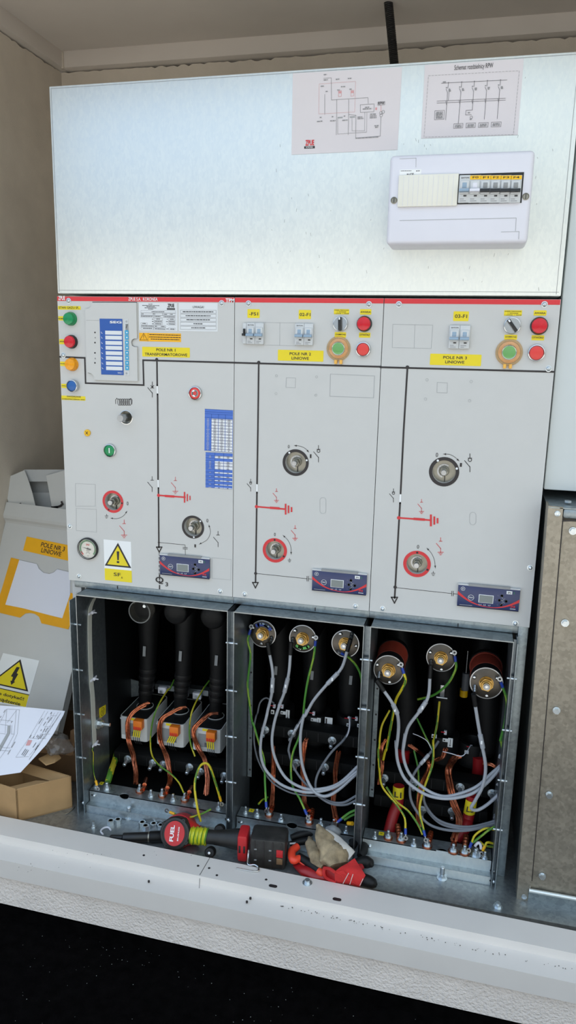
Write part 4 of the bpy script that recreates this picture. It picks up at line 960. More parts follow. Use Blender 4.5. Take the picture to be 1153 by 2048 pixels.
# ============================================================ SWITCHGEAR BAYS: open cable compartments
SL = [(.0411,.4213),(.4381,.7337),(.7501,1.0473)]; ZTOP = .479; YF = -.04; ZBAR = -.056
def stud(parent, p, h=.017, copper=False, big=1, z=ZBAR):
    c = atz(p, z); mb = MB()
    if copper: mb.cyl(c, c+V((0,0,.0035)), .0105*big, 'copper', 20); c = c+V((0,0,.0035))
    mb.cyl(c, c+V((0,0,.0016)), .0085*big, 'zinc', 20); mb.cyl(c+V((0,0,.0016)), c+V((0,0,.0078*big)), .0062*big, 'zinc', 6); mb.lathe([(.0034*big,0),(.0034*big,h),(.0027*big,h+.001),(0,h+.001)], c, (0,0,1), 'zinc', 12)
    for k in range(5): mb.lathe([(.0037*big,.009+k*.0017),(.0037*big,.0096+k*.0017)], c, (0,0,1), 'steel', 12)
    return obj('bolt', mb, parent, smooth=25)
NOTCH = [BF(375,640), BH(497,862), BJ(545,845)]
LPX = [(.012,.0263),(None,None),(None,None)]
for k in range(3):
    x0, x1 = SL[k]; B = BAY[k]
    # collar of sheet metal round the opening
    mb = MB(); t = .0014
    mb.box((x0-t,YF,ZF),(x0,.10,ZTOP),'galvanised_dark'); obj('side_wall', mb, B)
    mb = MB(); mb.box((x1,YF,ZF),(x1+t,.10,ZTOP),'galvanised_dark'); obj('side_wall', mb, B)
    mb = MB(); mb.box((x0-t,YF+.001,ZTOP-t),(x1+t,.10,ZTOP),'galvanised'); mb.box((x0-t,YF-.0006,ZTOP-.0022),(x1+t,YF+.0016,ZTOP+.0004),'sheet_edge')
    obj('top_sheet', mb, B)
    for x in (x0-t/2, x1+t/2):
        mb = MB(); mb.box((x-.0009,YF-.0008,ZF),(x+.0009,YF+.001,ZTOP+.0004),'sheet_edge'); obj('edge_strip', mb, B)
    mb = MB(); mb.box((x0-.006,.10,ZF),(x0,.61,.495),'shaded_sheet'); mb.box((x1,.10,ZF),(x1+.006,.61,.495),'shaded_sheet'); mb.box((x0-.006,.10,.482),(x1+.006,.61,.492),'black_interior'); mb.box((x0-.006,.60,ZF),(x1+.006,.61,.49),'black_interior'); mb.box((x0,.024,ZF),(x1,.60,ZF+.002),'black_interior')  # galvanised walls coloured near black for the lack of light inside
    obj('lining', mb, B, 'cable compartment lining with its shade in the dark colour')
    a, b = (XS[k] if k else .010), (XS[k+1] if k < 2 else 1.0675)
    mb = MB(); mb.box((a,.008,.4805),(b,.03,.4965),'galvanised',.001); mb.box((a,.0076,.4880),(b,.009,.4884),'galvanised_dark')
    n_ = aty((BE(305,42),BG(652,97),BI(634,97))[k],.008); mb.box(n_+V((-.001,-.0008,-.006)),n_+V((.001,.001,.002)),'ink_black'); obj('frame_rail', mb, B)
    # earth bar with its two-step front
    nx = atz(NOTCH[k], ZBAR).x; r = .0135
    arc_ = [(nx-r*math.cos(PI*i/10), -.015+r*.9*math.sin(PI*i/10)) for i in range(11)]
    mb = MB(); poly = [(x0+.002,.023),(x0+.002,-.015)]+arc_+[(x1-.002,-.015),(x1-.002,.023)]
    mb.prism([V((p[0],p[1],ZBAR)) for p in poly], (0,0,-.003), 'galvanised')
    fz = [V((x0+.002,-.015,ZBAR-.0004))]+[V((nx-r*math.cos(PI*i/10),-.015,ZBAR-.0004-(.010*math.sin(PI*i/10) if k < 2 else 0))) for i in range(11)]+[V((x1-.002,-.015,ZBAR-.0004)),V((x1-.002,-.015,-.088)),V((x0+.002,-.015,-.088))]
    mb.prism(fz, (0,.002,0), 'galvanised_bright' if k == 2 else 'galvanised_lit'); obj('earth_bar', mb, B)  # front faces here and below lighter than the top, reflection painted in
    mb = MB(); mb.box((x0+.001,-.033,-.0895),(x1-.001,-.013,-.0875),'galvanised'); mb.box((x0+.001,-.034,ZF),(x1-.001,-.032,-.0875),'galvanised_bright' if k == 2 else 'galvanised_lit',.0006); mb.box((x0+.001,-.036,ZF),(x1-.001,-.03,ZF+.0012),'galvanised_dark')
    obj('kick_plate', mb, B)
for k in (0, 1):
    mb = MB(); mb.box((SL[k][1]+.0012,-.018,ZF),(SL[k+1][0]-.0012,-.016,.47),'galvanised_dark'); obj('gap_plate', mb, BAY[k])
# frame posts at both ends of the row
mb = MB(); mb.box((.0255-.001,YF-.006,ZF),(.0275-.001,-.012,.464),'galvanised'); mb.box((.0015,.012,ZF),(.0255,.03,.4975),'panel_side')
mb.box((.026,-.015,ZF),(.040,-.013,.475),'galvanised_dark')
obj('end_post', mb, BAY[0])
mb = MB(); mb.box((1.0585,.004,ZF),(1.079,.03,.4985),'galvanised',.001); mb.box((1.0555,YF-.002,ZF),(1.0575,.03,.476),'galvanised'); mb.box((1.0485,-.018,ZF),(1.0560,-.016,.476),'galvanised_dark'); mb.box((1.0575,.0,ZF),(1.0590,.02,.476),'sheet_edge'); obj('end_post', mb, BAY[2])
# spacer bolts across the gaps
def spacer(bay, p, xa, xb, y=-.031, ext=.0055):
    c = aty(p, y); mb = MB(); mb.cyl((xa-ext,y,c.z),(xb+ext,y,c.z),.0023,'zinc',12); mb.cyl((xa+.0003,y,c.z),(xb-.0003,y,c.z),.0033,'zinc',14); obj('spacer_bolt', mb, BAY[bay])
for p in (RL(594,1264),RB(607,230),RB(618,570),RB(628,903)): spacer(0, p, .0275, .0411)
for p in (BG(48,347),BG(48,690),BH(45,265),BH(43,592)): spacer(0, p, .4213, .4381)
for p in (BG(1022,468),BG(1010,825),BH(995,415),BH(983,755)): spacer(1, p, .7337, .7501)
for p in (BI(1020,468),BI(990,820),BJ(968,403),BJ(942,727)): spacer(2, p, 1.0473, 1.0562)
# studs on the bars
for p, cu, big in ((BF(168,622),0,.85),(BF(238,632),0,1.25),(BF(448,652),1,1),(BF(520,680),0,1),(BF(592,680),1,1),(BF(662,707),0,1),(BF(736,708),1,1),(BF(808,735),0,1),(BF(953,760),0,.9)): stud(BAY[0], p, copper=cu, big=big)
for p, cu, big in ((BH(150,815),0,.8),(BH(233,832),0,1),(BH(319,830),1,1),(BH(406,868),0,1),(BH(608,885),1,1),(BH(693,900),0,1),(BH(786,915),1,1),(BH(874,955),0,.85)): stud(BAY[1], p, copper=cu, big=big)
for p, cu, big in ((BJ(100,778),0,.8),(BJ(187,780),1,1),(BJ(273,795),1,1.1),(BJ(356,825),0,1),(BJ(444,835),1,1.1),(BJ(616,870),1,1.1),(BJ(690,880),1,1.1),(BJ(765,893),0,1.35),(BJ(825,912),0,.85)): stud(BAY[2], p, copper=cu, big=big)
def facebolt(bay, p, y, slot=False, r=.0035):
    c = aty(p, y); mb = MB()
    if slot: mb.box(c+V((-.009,-.0006,-.0018)),c+V((.002,.001,.0018)),'ink_black')
    mb.lathe([(r*1.3,0),(r*1.3,.001),(r,.003),(r*.6,.0045),(0,.0048)], c+V((0,-.0004,0)), (0,-1,0), 'zinc', 12); obj('screw', mb, BAY[bay])
for b, p, y in ((0,BF(158,675),-.015),(0,BF(88,720),-.034),(0,BF(1016,830),-.034),(1,BH(120,883),-.015),(1,BH(30,868),-.034),(2,BJ(68,830),-.015),(2,BJ(885,995),-.015),(2,BJ(883,1062),-.034),(2,BJ(885,1110),-.034)): facebolt(b, p, y, True)
for b, p, x in ((0,BF(90,100),0),): pass
# little yellow earth stickers
for b, p, w_ in ((0,BF(203,597),.010),(1,BH(193,795),.0125),(2,BJ(143,748),.0125)):
    c = atz(p, ZBAR+.0006); mb = MB(); mb.box(c+V((-w_/2,-.006,-.0004)),c+V((w_/2,.006,0)),'yellow'); mb.strip([c+V((-w_*.3,.001,0)),c+V((w_*.3,-.001,0))],.0008,'ink_black',normal=(0,0,1),d=.0002); mb.strip([c+V((-w_*.1,.003,0)),c+V((w_*.05,-.003,0))],.0008,'ink_black',normal=(0,0,1),d=.0002)
    obj('earth_sticker', mb, BAY[b], 'yellow earth sticker', smooth=0)
# perforated steel strips on the bay walls
for b, x, pa, pb in ((1,.4402,BG(143,240),BH(131,525)),(2,.7522,BG(1085,600),BH(1045,675))):
    z1, z0 = atx(pa, x).z, atx(pb, x).z; y0 = atx(pa, x).y
    y0 = .085; z1 = aty(pa,y0).z; z0 = aty(pb,y0).z; mb = MB(); mb.box((x,y0-.011,z0),(x+.003,y0+.011,z1),'galvanised'); mb.box((x+.002,y0-.012,z0),(x+.011,y0-.010,z1),'galvanised')
    for k in range(5): z = z1-.02-(z1-z0-.04)*k/4; mb.cyl((x+.0065,y0-.0125,z),(x+.0065,y0-.0119,z),.0025,'ink_black',10)
    obj('perforated_strip', mb, BAY[b], smooth=25)
# inside left wall of the left bay: duct, ties, sticker, earth bolt
xi = SL[0][0]
wl = lambda p, d=.002: atx(p, xi+d)
path = [wl(BE(162,112)), wl(BE(140,160)), wl(BE(130,215)), wl(BE(130,400)), wl(BE(138,640)), wl(BE(148,760)), wl(BF(158,300)), wl(BF(160,355))]
mb = MB(); P = catmull(path, 6); hw = V((0,.0095,0))
for a, b in zip(P, P[1:]): mb.add([a-hw,a+hw,b+hw,b-hw,a-hw-V((.0015,0,0)),a+hw-V((.0015,0,0)),b+hw-V((.0015,0,0)),b-hw-V((.0015,0,0))],[(0,1,2,3),(1,5,6,2),(4,0,3,7),(5,4,7,6)],'duct_grey')
T = thing('cable_duct', 'flat grey flexible wire duct tied down the left wall of the left compartment', 'duct', tuple(P[-1])); obj('sleeve', mb, T)
for p in (BE(140,207),BE(152,632),BF(162,345)):
    c = wl(p, .003); mb = MB(); mb.box(c+V((-.001,-.016,-.003)),c+V((.0015,.015,.003)),'white_plastic',.0008); mb.box(c+V((0,-.004,-.004)),c+V((.005,.004,.004)),'white_plastic',.001); mb.cyl(c+V((.003,0,0)), c+V((.014,-.002,.001)), .0017, 'white_plastic', 8); obj('cable_tie', mb, T)
mb = MB(); mb.prism([wl(BE(*p),.0004) for p in ((188,822),(229,798),(228,856),(190,892))],(.0006,0,0),'yellow'); c = wl(BE(209,842),.0012); mb.arc(c,.010,0,360,.0012,'ink_black',d=.0003,ax=(0,1,0),normal=(1,0,0))
for z, w_ in ((.003,.007),(-.001,.005),(-.005,.003)): mb.strip([c+V((0,-w_,z)),c+V((0,w_,z))],.0012,'ink_black',d=.0006,normal=(1,0,0))
obj('earth_sticker', mb, BAY[0], 'yellow earth sticker', smooth=0)
c = wl(BF(180,212),.004); mb = MB(); mb.cyl(c+V((-.004,0,0)), c+V((.004,0,0)), .0145, 'zinc', 20); mb.cyl(c+V((.004,0,0)), c+V((.014,0,0)), .009, 'zinc', 6); mb.cyl(c+V((.014,0,0)), c+V((.034,0,0)), .0045, 'zinc', 12); obj('earthing_bolt', mb, BAY[0], smooth=25)

# ============================================================ CABLES
def pth(*a): return [aty(p, y) if len(p) == 2 and not isinstance(p, V) else p for p, y in a]
def wire(name, label, cat, pts, r, m, group=None, n=8, ends=()):
    """ends: (kind, index 0/-1)"""
    P = pth(*pts)
    T = thing(name, label, cat, tuple(P[-1]), group)
    mb = MB(); mb.tube(P, r, m, n=n, sub=7); obj('insulation', mb, T)
    C_ = catmull(P, 7)
    for kind, i in ends:
        a, b = (C_[0], C_[2]) if i == 0 else (C_[-1], C_[-3]); d = (a-b).normalized()
        mb = MB()
        if kind.startswith('crimp'):
            mb.cyl(a-d*.004, a+d*.009, .0034, kind, 10); obj('crimp_sleeve', mb, T)
            mb = MB(); mb.cyl(a+d*.009, a+d*.013, .002, 'steel', 8); mb.lathe([(.0055,0),(.0055,.0012),(.0025,.0012),(.0025,0),(.0055,0)], a+d*.017, (d.cross(V((1,0,0)))) if abs(d.z) < .6 else (0,-1,.2), 'steel', 16, cap=False); obj('ring_lug', mb, T)
        elif kind == 'boot':
            mb.cyl(a-d*.002, a+d*.028, .0052, 'black_rubber', 14); obj('boot', mb, T)
        elif kind == 'marker':
            q = C_[9 if i == 0 else -10]; q2 = C_[14 if i == 0 else -15]; mb.cyl(q, q2, r*1.45, 'white_plastic' if r < .003 else 'grey_cable', 12); e = (q+q2)/2; mb.box(e+V((-.002,-r*1.6,-.004)), e+V((.002,-r*1.2,.004)), 'white'); obj('marker_sleeve', mb, T)
    return T
def braid(mb, pts, R, n=6, r=.0016, m='copper', seed=1):
    P = pth(*pts); rr_ = random.Random(seed)
    for k in range(n):
        ph = 2*PI*k/n+rr_.random(); Q = []
        for i, p in enumerate(P):
            a = ph+i*.9; s_ = R*rr_.uniform(.65,1.1); Q.append(p+V((math.cos(a)*s_, math.sin(a)*s_*.6, math.sin(a)*s_*.3)))
        mb.tube(Q, r, m, n=6, sub=6)
# --- left bay: three elbow connectors with taped cables going through current transformers
YC = .205
CTB = [(BF(318,166),BE(445,206),BE(505,260),BE(500,560),BE(492,790)),(BF(549,200),BE(668,216),BE(742,270),BE(728,600),BE(712,800)),(BF(781,236),BE(905,246),BE(958,300),BE(952,620),BE(947,830))]
names = ['left','middle','right']
for k, (tl, cap, ct, cm, cb) in enumerate(CTB):
    T = thing('cable_connector', 'black elbow connector with taped cable, %s of three in the left compartment%s' % (names[k], ', clear-fronted' if k == 0 else ''), 'cable connector', (aty(cb,YC).x,YC,ZF), 'elbow connectors in the left compartment')
    p0, p1, p2 = aty(ct,YC), aty(cm,YC), aty(cb,YC); mb = MB()
    bx = aty(tl,.13).x+.041; p2 = V((bx,YC,p2.z)); 
    mb.tube([p0+V((0,.02,.10)), p0+V((0,.01,.04)), p0, p1, p1.lerp(p2,.5), p2, V((bx,YC,ZF+.02))], .02, 'black_rubber', n=18, sub=4, rad=[.036,.034,.031,.024,.021,.0195,.0165,.015])
    obj('cable', mb, T)
    for j in range(4): 
        q_ = p1.lerp(p2, .1+.2*j); mb = MB(); mb.lathe([(.0235-.001*j,0),(.0245-.001*j,.002),(.0235-.001*j,.012)], q_, (.05,0,1), 'black_plastic', 18); obj('tape_wrap', mb, T)
    c = aty(cap,.085); mb = MB()
    if k == 0:
        mb.lathe([(.026,0),(.030,.002),(.030,.03),(.027,.03),(.026,.004)], c, (0,1,0), 'clear_plastic', 28, cap=False); mb.lathe([(.029,.028),(.029,.09),(0,.09)], c, (0,1,0), 'black_rubber', 28); mb.lathe([(.030,-.0006),(.030,.001),(.0275,.001),(.0275,-.0006)], c, (0,1,0), 'label_grey', 28, cap=False)
    else: mb.lathe([(0,0),(.008,.0),(.026,.003),(.031,.008),(.032,.016),(.030,.03),(.030,.09)], c, (0,1,0), 'black_rubber', 28)
    obj('end_cap', mb, T)
    if k == 0: mb = MB(); q_ = aty(BE(481,165),.085); mb.lathe([(.0052,0),(.0052,.003),(.004,.005),(0,.005)], q_, (0,-1,0), 'zinc', 14); obj('plug', mb, T)
    q_ = aty((BE(475,457),BE(706,488),BE(936,516))[k],YC-.03); mb = MB(); mb.prism([q_+V((-.0045,0,-.0145)),q_+V((.0035,0,-.0145)),q_+V((.0055,0,.0145)),q_+V((-.0025,0,.0145))],(0,.001,0),'label_grey'); obj('clip', mb, T)
    mb = MB()
    pts = [[BF(500,85),BF(470,100),BF(410,140),BF(376,190),BF(368,260),BF(378,330),BF(405,420),BF(420,520),BF(424,600)],
           [BF(735,110),BF(700,118),BF(640,150),BF(590,185),BF(575,250),BF(585,340),BF(620,430),BF(642,540),BF(636,600),BF(618,640)],
           [BF(940,150),BF(900,155),BF(850,190),BF(800,240),BF(795,290),BF(820,370),BF(865,450),BF(882,560),BF(874,670)]][k]
    ys = [.165,.155,.14,.126,.121,.12,.09,.06,.03,.02]
    braid(mb, [(p, ys[i]) for i, p in enumerate(pts)], .0056, 9, .0019, seed=k)
    obj('copper_screen', mb, T, 'twisted bare copper strands')
    # current transformer round this cable
    A = aty(tl,.13); wd, hh, dp = .081, .066, .150
    zc = sum(aty(c_[0],.13).z for c_ in CTB)/3
    x0, x1, z1, z0 = A.x, A.x+wd, zc, zc-hh
    T2 = thing('current_transformer', 'white-cased current transformer with orange terminal, %s of three' % names[k], 'current transformer', ((x0+x1)/2,.18,z0), 'current transformers in the left compartment')
    mb = MB(); n_ = 8; r_ = .016; ch = [(x0,.138),(x0+.0025,.1325),(x0+.008,.13),(x1-.008,.13),(x1-.0025,.1325),(x1,.138),(x1,.13+dp-r_)]+[(x1-r_+r_*math.cos(a),.13+dp-r_+r_*math.sin(a)) for a in [PI/2*i/n_ for i in range(1,n_)]]+[(x1-r_,.13+dp),(x0+r_,.13+dp)]+[(x0+r_-r_*math.sin(a),.13+dp-r_+r_*math.cos(a)) for a in [PI/2*i/n_ for i in range(1,n_)]]+[(x0,.13+dp-r_)]
    mb.prism([V((a,b,z0)) for a, b in ch],(0,0,hh-.002),'transformer_white')
    ins = lambda s_: [V((x0+wd/2+(a-x0-wd/2)*s_, .13+dp/2+(b-.13-dp/2)*s_, z1-.002)) for a, b in ch]
    o_, i_ = ins(1), ins(.955)
    for j in range(len(ch)): q2 = (j+1)%len(ch); mb.quad([o_[j],o_[q2],o_[q2]+V((0,0,.002)),o_[j]+V((0,0,.002))],'transformer_white'); mb.quad([o_[j]+V((0,0,.002)),o_[q2]+V((0,0,.002)),i_[q2]+V((0,0,.002)),i_[j]+V((0,0,.002))],'transformer_white')
    obj('housing', mb, T2)
    mb = MB(); mb.prism(ins(.955),(0,0,.0012),'black_plastic'); obj('potting', mb, T2, 'black potting inside the rim')
    mb = MB(); cc = V((bx,YC,z1-.0008)); mb.lathe([(.0235,.0),(.0235,.0022),(.0222,.0022),(.0222,.0)], cc, (0,0,1), 'transformer_white', 30); obj('bore_ring', mb, T2)
    tb = (BF(445,214),BF(677,252),BF(911,287))[k]; c = aty(tb,.126); mb = MB(); mb.box(c+V((-.0125,-.013,-.0125)),c+V((.0125,.0055,.0125)),'orange_terminal',.001)
    for j in range(4): mb.box(c+V((-.011+j*.0056,-.0145,-.013)),c+V((-.007+j*.0056,-.0125,-.004)),'terminal_red',.0005)
    o2 = obj('terminal_block', mb, T2, 'orange terminal block')
    mb = MB()
    for j in range(4): q_ = c+V((-.009+j*.0056,-.012,-.012)); sl = (-.003,-.009,.002)[k]; mb.cyl(q_, q_+V((sl,-.002,-.021)), .0018, 'yellow', 8)
    obj('ferrule', mb, o2, 'yellow ferrules')
    mb = MB()
    for j in range(4): q_ = c+V((-.009+j*.0056+(-.003,-.009,.002)[k],-.014,-.033)); mb.tube([q_, q_+V((.001,.002,-.012)), q_+V((.006,.006,-.024))], .0009, 'black_plastic', n=6)
    obj('lead', mb, o2, 'thin black leads')
    mb = MB(); mb.box((x0+.018,.1296,z0+.012),(x0+.06,.1300,z0+.05),'label_grey'); mb.box((x0+.002,.1296,z1-.0085),(x0+.03,.13,z1-.0025),'table_grey'); mb.box((x0+.03,.1294,z1-.007),(x0+.046,.1300,z1-.0005),'yellow'); mb.box((x0+.006,.1292,z0+.002),(x0+.018,.13,z0+.013),'white')
    for j in range(3): mb.box((x0+.036,.1292,z0+.015+j*.004),(x0+.057-.004*j,.1296,z0+.017+j*.004),'ink_black')
    obj('rating_label', mb, T2, smooth=0)
# beams that clamp the cables, with their bolts
def clamp(bay, zpts, y, label, bolts, h=.032):
    z = sum(aty(p,y).z for p in bolts)/len(bolts); x0, x1 = SL[bay]
    T = thing('cable_clamp', label, 'clamp', ((x0+x1)/2,y+.02,z-h/2)); mb = MB(); mb.box((x0+.012,y,z-h/2),(x1-.012,y+.05,z+h/2),'black_interior',.004)
    for j in range(9): x = x0+.03+(x1-x0-.06)*j/8; mb.box((x-.001,y-.0012,z-h/2+.004),(x+.001,y+.001,z+h/2-.004),'black_plastic')
    obj('beam', mb, T)
    for p in bolts:
        c = aty(p,y); mb = MB(); mb.cyl(c, c+V((0,-.002,0)), .0105, 'zinc', 20); mb.cyl(c+V((0,-.002,0)), c+V((0,-.0085,-.0005)), .0082, 'zinc', 6); mb.lathe([(.005,0),(.005,.016),(.004,.018),(0,.018)], c+V((0,-.0085,0)), (.05,-1,-.35), 'zinc', 12); obj('bolt', mb, T, smooth=25)
clamp(0, None, .10, 'black cable clamp beam with six bolts below the white transformers', [BF(372,440),BF(532,465),BF(600,475),BF(768,492),BF(838,520),BF(990,548)])
clamp(1, None, .10, 'upper black clamp beam with three bolts in the middle compartment', [BH(292,212),BH(484,240),BH(775,290)]); clamp(1, None, .09, 'lower black clamp beam with two bolts in the middle compartment', [BH(518,450),BH(722,480)])
clamp(2, None, .10, 'upper black clamp beam with four bolts in the right compartment', [BJ(162,380),BJ(358,410),BJ(662,440),BJ(872,480)]); clamp(2, None, .09, 'lower black clamp beam with two bolts in the right compartment', [BJ(412,590),BJ(610,600)])
mb = MB(); A = aty(BE(545,690),.245); mb.box((A.x,.245,A.z-.004),(A.x+.16,.27,A.z+.012),'galvanised_dark'); 
for p in (BE(600,700),BE(822,735)): q_ = aty(p,.243); mb.box(q_+V((-.012,-.012,-.008)),q_+V((.012,0,.01)),'white_plastic',.001); mb.cyl(q_+V((0,-.012,0)),q_+V((0,-.018,0)),.005,'zinc',6)
tag(obj('terminal_rail', mb, smooth=25), 'dark rail with two pale terminals behind the white transformers', 'rail')
mb = MB(); c = aty(BE(405,695),.24); mb.prism([c+V((-.018,0,.03)),c+V((.018,0,.024)),c+V((.018,0,-.02)),c+V((-.016,0,-.03))],(0,.002,0),'galvanised'); tag(obj('bracket', mb), 'small galvanised bracket plate behind the leftmost white transformer', 'bracket')
EG = 'green and yellow earth wires'
wire('earth_wire', 'green-yellow wire running down between the left and middle white transformers', 'wire', [(BE(668,640),.23),(BE(640,700),.2),(BF(625,2),.19),(BF(556,120),.122),(BF(522,250),.115),(BF(520,390),.11),(BF(560,470),.075),(BF(650,540),.05),(BF(700,595),.03),(BF(730,660),.005)], .0022, 'earth_wire', EG)
wire('earth_wire', 'green-yellow wire running down between the middle and right white transformers', 'wire', [(BE(893,645),.23),(BF(850,2),.19),(BF(785,130),.122),(BF(766,250),.115),(BF(775,345),.11),(BF(802,425),.10)], .0022, 'earth_wire', EG)
wire('earth_wire', 'yellow-green wire looping up from the impact wrench to the earth bar', 'wire', [(BF(838,842),-.05),(BF(815,745),-.045),(BF(800,610),-.02),(BF(822,510),.0),(BF(858,470),.005),(BF(895,488),.005),(BF(932,590),.002),(BF(962,690),.0)], .0030, 'earth_wire_yellow', EG, ends=[('crimp_yellow',-1)])
wire('earth_wire', 'short yellow-sleeved wire with a ring lug lying behind the impact wrench head', 'wire', [(BF(905,762),-.036),(BF(840,795),-.045),(BF(745,818),-.05),(BF(660,790),-.05)], .0024, 'earth_wire', EG, ends=[('crimp_yellow',-1)])
wire('earth_wire', 'thin green-yellow wire dropping along the left wall below the grey duct', 'wire', [(wl(BF(150,365),.004),0),(wl(BF(143,385),.004),0),(wl(BF(150,405),.004),0),(wl(BF(149,480),.004),0),(wl(BF(154,535),.004),0),(BF(168,590),-.002)], .0012, 'earth_wire', EG, ends=[('crimp_yellow',-1)])
wire('earth_cable', 'thick green-yellow cable with white lug at the left end of the earth bar', 'cable', [(BF(300,400),.13),(BF(285,460),.09),(BF(268,505),.05),(BF(256,545),.025),(BF(243,588),.008)], .0082, 'earth_wire', ends=[])
wire('earth_cable', 'green-yellow cable bolted to the left wall beside the white transformers', 'cable', [(wl(BF(205,212),.014),0),(BF(250,200),.2),(BF(300,178),.25),(BF(340,150),.3)], .0042, 'earth_wire')
for k, (p, q_, lab) in enumerate(((BF(478,608),BF(490,570),'left'),(BF(625,628),BF(650,595),'middle'),(BF(765,655),BF(782,622),'right'))):
    mb = MB(); a, b = aty(q_,.05), aty(p,.006); mb.cyl(a,b,.0055,'copper',14,.0055); e = b+V((-.004,-.004,0)); e.z = ZBAR+.004; mb.cyl(b,(b+e)/2,.0055,'copper',14,.004); mb.obox((b+e)/2,(.006,0,0),(0,.010,0),(0,0,.0015),'copper'); tag(obj('cable_lug', mb), 'bare copper cable lug on the left earth bar, %s of three' % lab, 'lug', 'copper lugs on the earth bar')

# --- middle and right bays: connectors with round end plates and brass nuts
def endplate_connector(bay, disc, y, r, col, nut, screws, plug, body, colr, label, grp, extra=None, ax=(0,-1,.12)):
    c = aty(disc,y); T = thing('cable_connector', label, 'cable connector', (c.x,.2,ZF), grp); ax = V(ax).normalized()
    mb = MB(); mb.lathe([(r*.98,-.004),(r,-.002),(r,.0005),(r*.96,.0012),(0,.0012)], c, ax, 'plate_metal', 40); mb.lathe([(r*1.012,-.005),(r*1.012,.0016),(r*.955,.0018),(r*.955,.0008)], c, ax, 'steel', 40); pl_ = obj('end_plate', mb, T, 'round steel end plate')
    n_ = aty(nut,y-.008); e = c+ax*.001; mb = MB(); mb.lathe([(.0155,0),(.0155,.002)], e, ax, 'brass', 24); mb.cyl(e+ax*.002, e+ax*.014, .0145, 'brass', 6, ref=(.2,0,1)); mb.lathe([(.0115,.014),(.0105,.017),(.0075,.017)], e, ax, 'brass', 20); obj('hexagon_nut', mb, pl_, 'brass hexagon nut', smooth=25)
    mb = MB(); mb.lathe([(.0066,.016),(.0066,.0255),(.0055,.027),(.003,.027),(.0028,.024),(0,.024)], e, ax, 'steel', 18)
    for j in range(4): mb.lathe([(.0071,.0178+j*.0022),(.0071,.0188+j*.0022)], e, ax, 'chrome', 18)
    obj('stud', mb, pl_, 'threaded steel stud')
    for p in screws: q_ = aty(p,y-.001); mb = MB(); mb.lathe([(.0042,0),(.0042,.002),(.003,.0038),(.0016,.0042),(.0014,.003),(0,.003)], q_, ax, 'chrome', 14); obj('screw', mb, pl_)
    if plug: q_ = aty(plug,y-.004); mb = MB(); mb.lathe([(.005,0),(.005,.004),(.0044,.0045),(.0044,.007),(.005,.0075),(.005,.011),(.0042,.0115),(.0042,.0155)], q_+V((0,.004,.004)), (0,-.75,-.65), 'steel', 16); obj('coaxial_plug', mb, pl_)
    mb = MB(); b1 = c+V((0,.004,0)); 
    if body: mb.lathe([(r*.98,0),(r*.98,.026)], b1, (0,1,0), 'black_rubber', 32); mb.lathe([(r*1.0,.026),(r*1.0,.078),(r*1.05,.08),(r*1.05,.088)], b1, (0,1,0), 'insulator_red', 32); mb.lathe([(r*1.08,.084),(r*1.08,.1)], b1, (0,1,0), 'black_rubber', 32)
    else: mb.lathe([(r*.95,0),(r*.95,.02),(r*.9,.024),(r*.98,.05),(r*1.02,.11)], b1, (0,1,0), 'black_rubber', 32)
    obj('insulator', mb, T, 'red-brown insulator body' if body else None)
    mb = MB(); P = [aty(p,.2) for p in col]; mb.tube([V((c.x,.2,.46)), V((c.x,.2,.40))]+P+[V((P[-1].x,.2,ZF+.02))], .03, 'black_rubber', n=18, sub=4, rad=colr); obj('cable', mb, T)
    return T, pl_
D2 = [(BG(275,278),BG(258,285),[BG(335,247),BG(265,350),BG(206,235)],BG(335,318),[BG(395,600),BG(395,800),BG(385,930)],'left'),(BG(563,313),BG(552,325),[BG(507,256),BG(541,388),BG(637,305)],BG(490,325),[BG(650,620),BG(660,800),BG(655,930)],'middle'),(BG(870,350),BG(858,360),[BG(834,280),BG(947,367),BG(824,412)],BG(915,292),[BG(905,640),BG(900,800),BG(895,930)],'right')]
CON = {}
for disc, nut, sc, plug, col, nm in D2:
    CON[1,nm] = endplate_connector(1, disc, .06, .0325, col, nut, sc, plug, False, [.034,.033,.03,.026,.022,.02], 'black connector with round steel end plate, %s of three in the middle compartment' % nm, 'end-plate connectors in the middle compartment')
mb = MB(); c = aty(BG(275,278),.058); mb.arc(c+V((0,-.003,.003)),.0225,35,125,.0085,'crimp_blue',d=.003); mb.arc(c+V((0,-.0035,.004)),.0235,50,100,.004,'toggle_blue',d=.0035); obj('blue_tape', mb, CON[1,'left'][1], 'blue tape across the plate')
mb = MB(); c = aty(BG(563,313),.058); mb.arc(c+V((0,-.003,0)),.0225,235,310,.006,'cap_green',d=.0022); obj('green_arc', mb, CON[1,'middle'][1], 'green arc at the lower rim')  # green arc laid along the lower rim of the plate
D3 = [(BI(163,405),.0,.0335,BI(155,412),[BI(86,370),BI(170,488),BI(230,372)],BI(100,438),[BI(275,600),BI(270,820),BI(275,930),BJ(290,180)],True,'left'),(BI(518,322),.075,.0330,BI(512,320),[BI(445,286),BI(521,402),BI(588,292)],BI(450,355),[BI(545,600),BI(545,720),BI(550,900)],False,'middle'),(BI(826,495),.0,.0350,BI(823,485),[BI(744,455),BI(828,580),BI(899,462)],BI(748,530),[BI(840,640),BI(840,800),BI(835,930),BJ(790,240)],True,'right')]
for disc, y, r, nut, sc, plug, col, body, nm in D3:
    CON[2,nm] = endplate_connector(2, disc, y, r, col, nut, sc, plug, body, [.036,.034,.031,.028,.024,.022,.02], 'connector with round end plate%s, %s of three in the right compartment' % (' and red-brown insulator' if body else ' set deeper', nm), 'end-plate connectors in the right compartment', ax=(0,-1,.08))
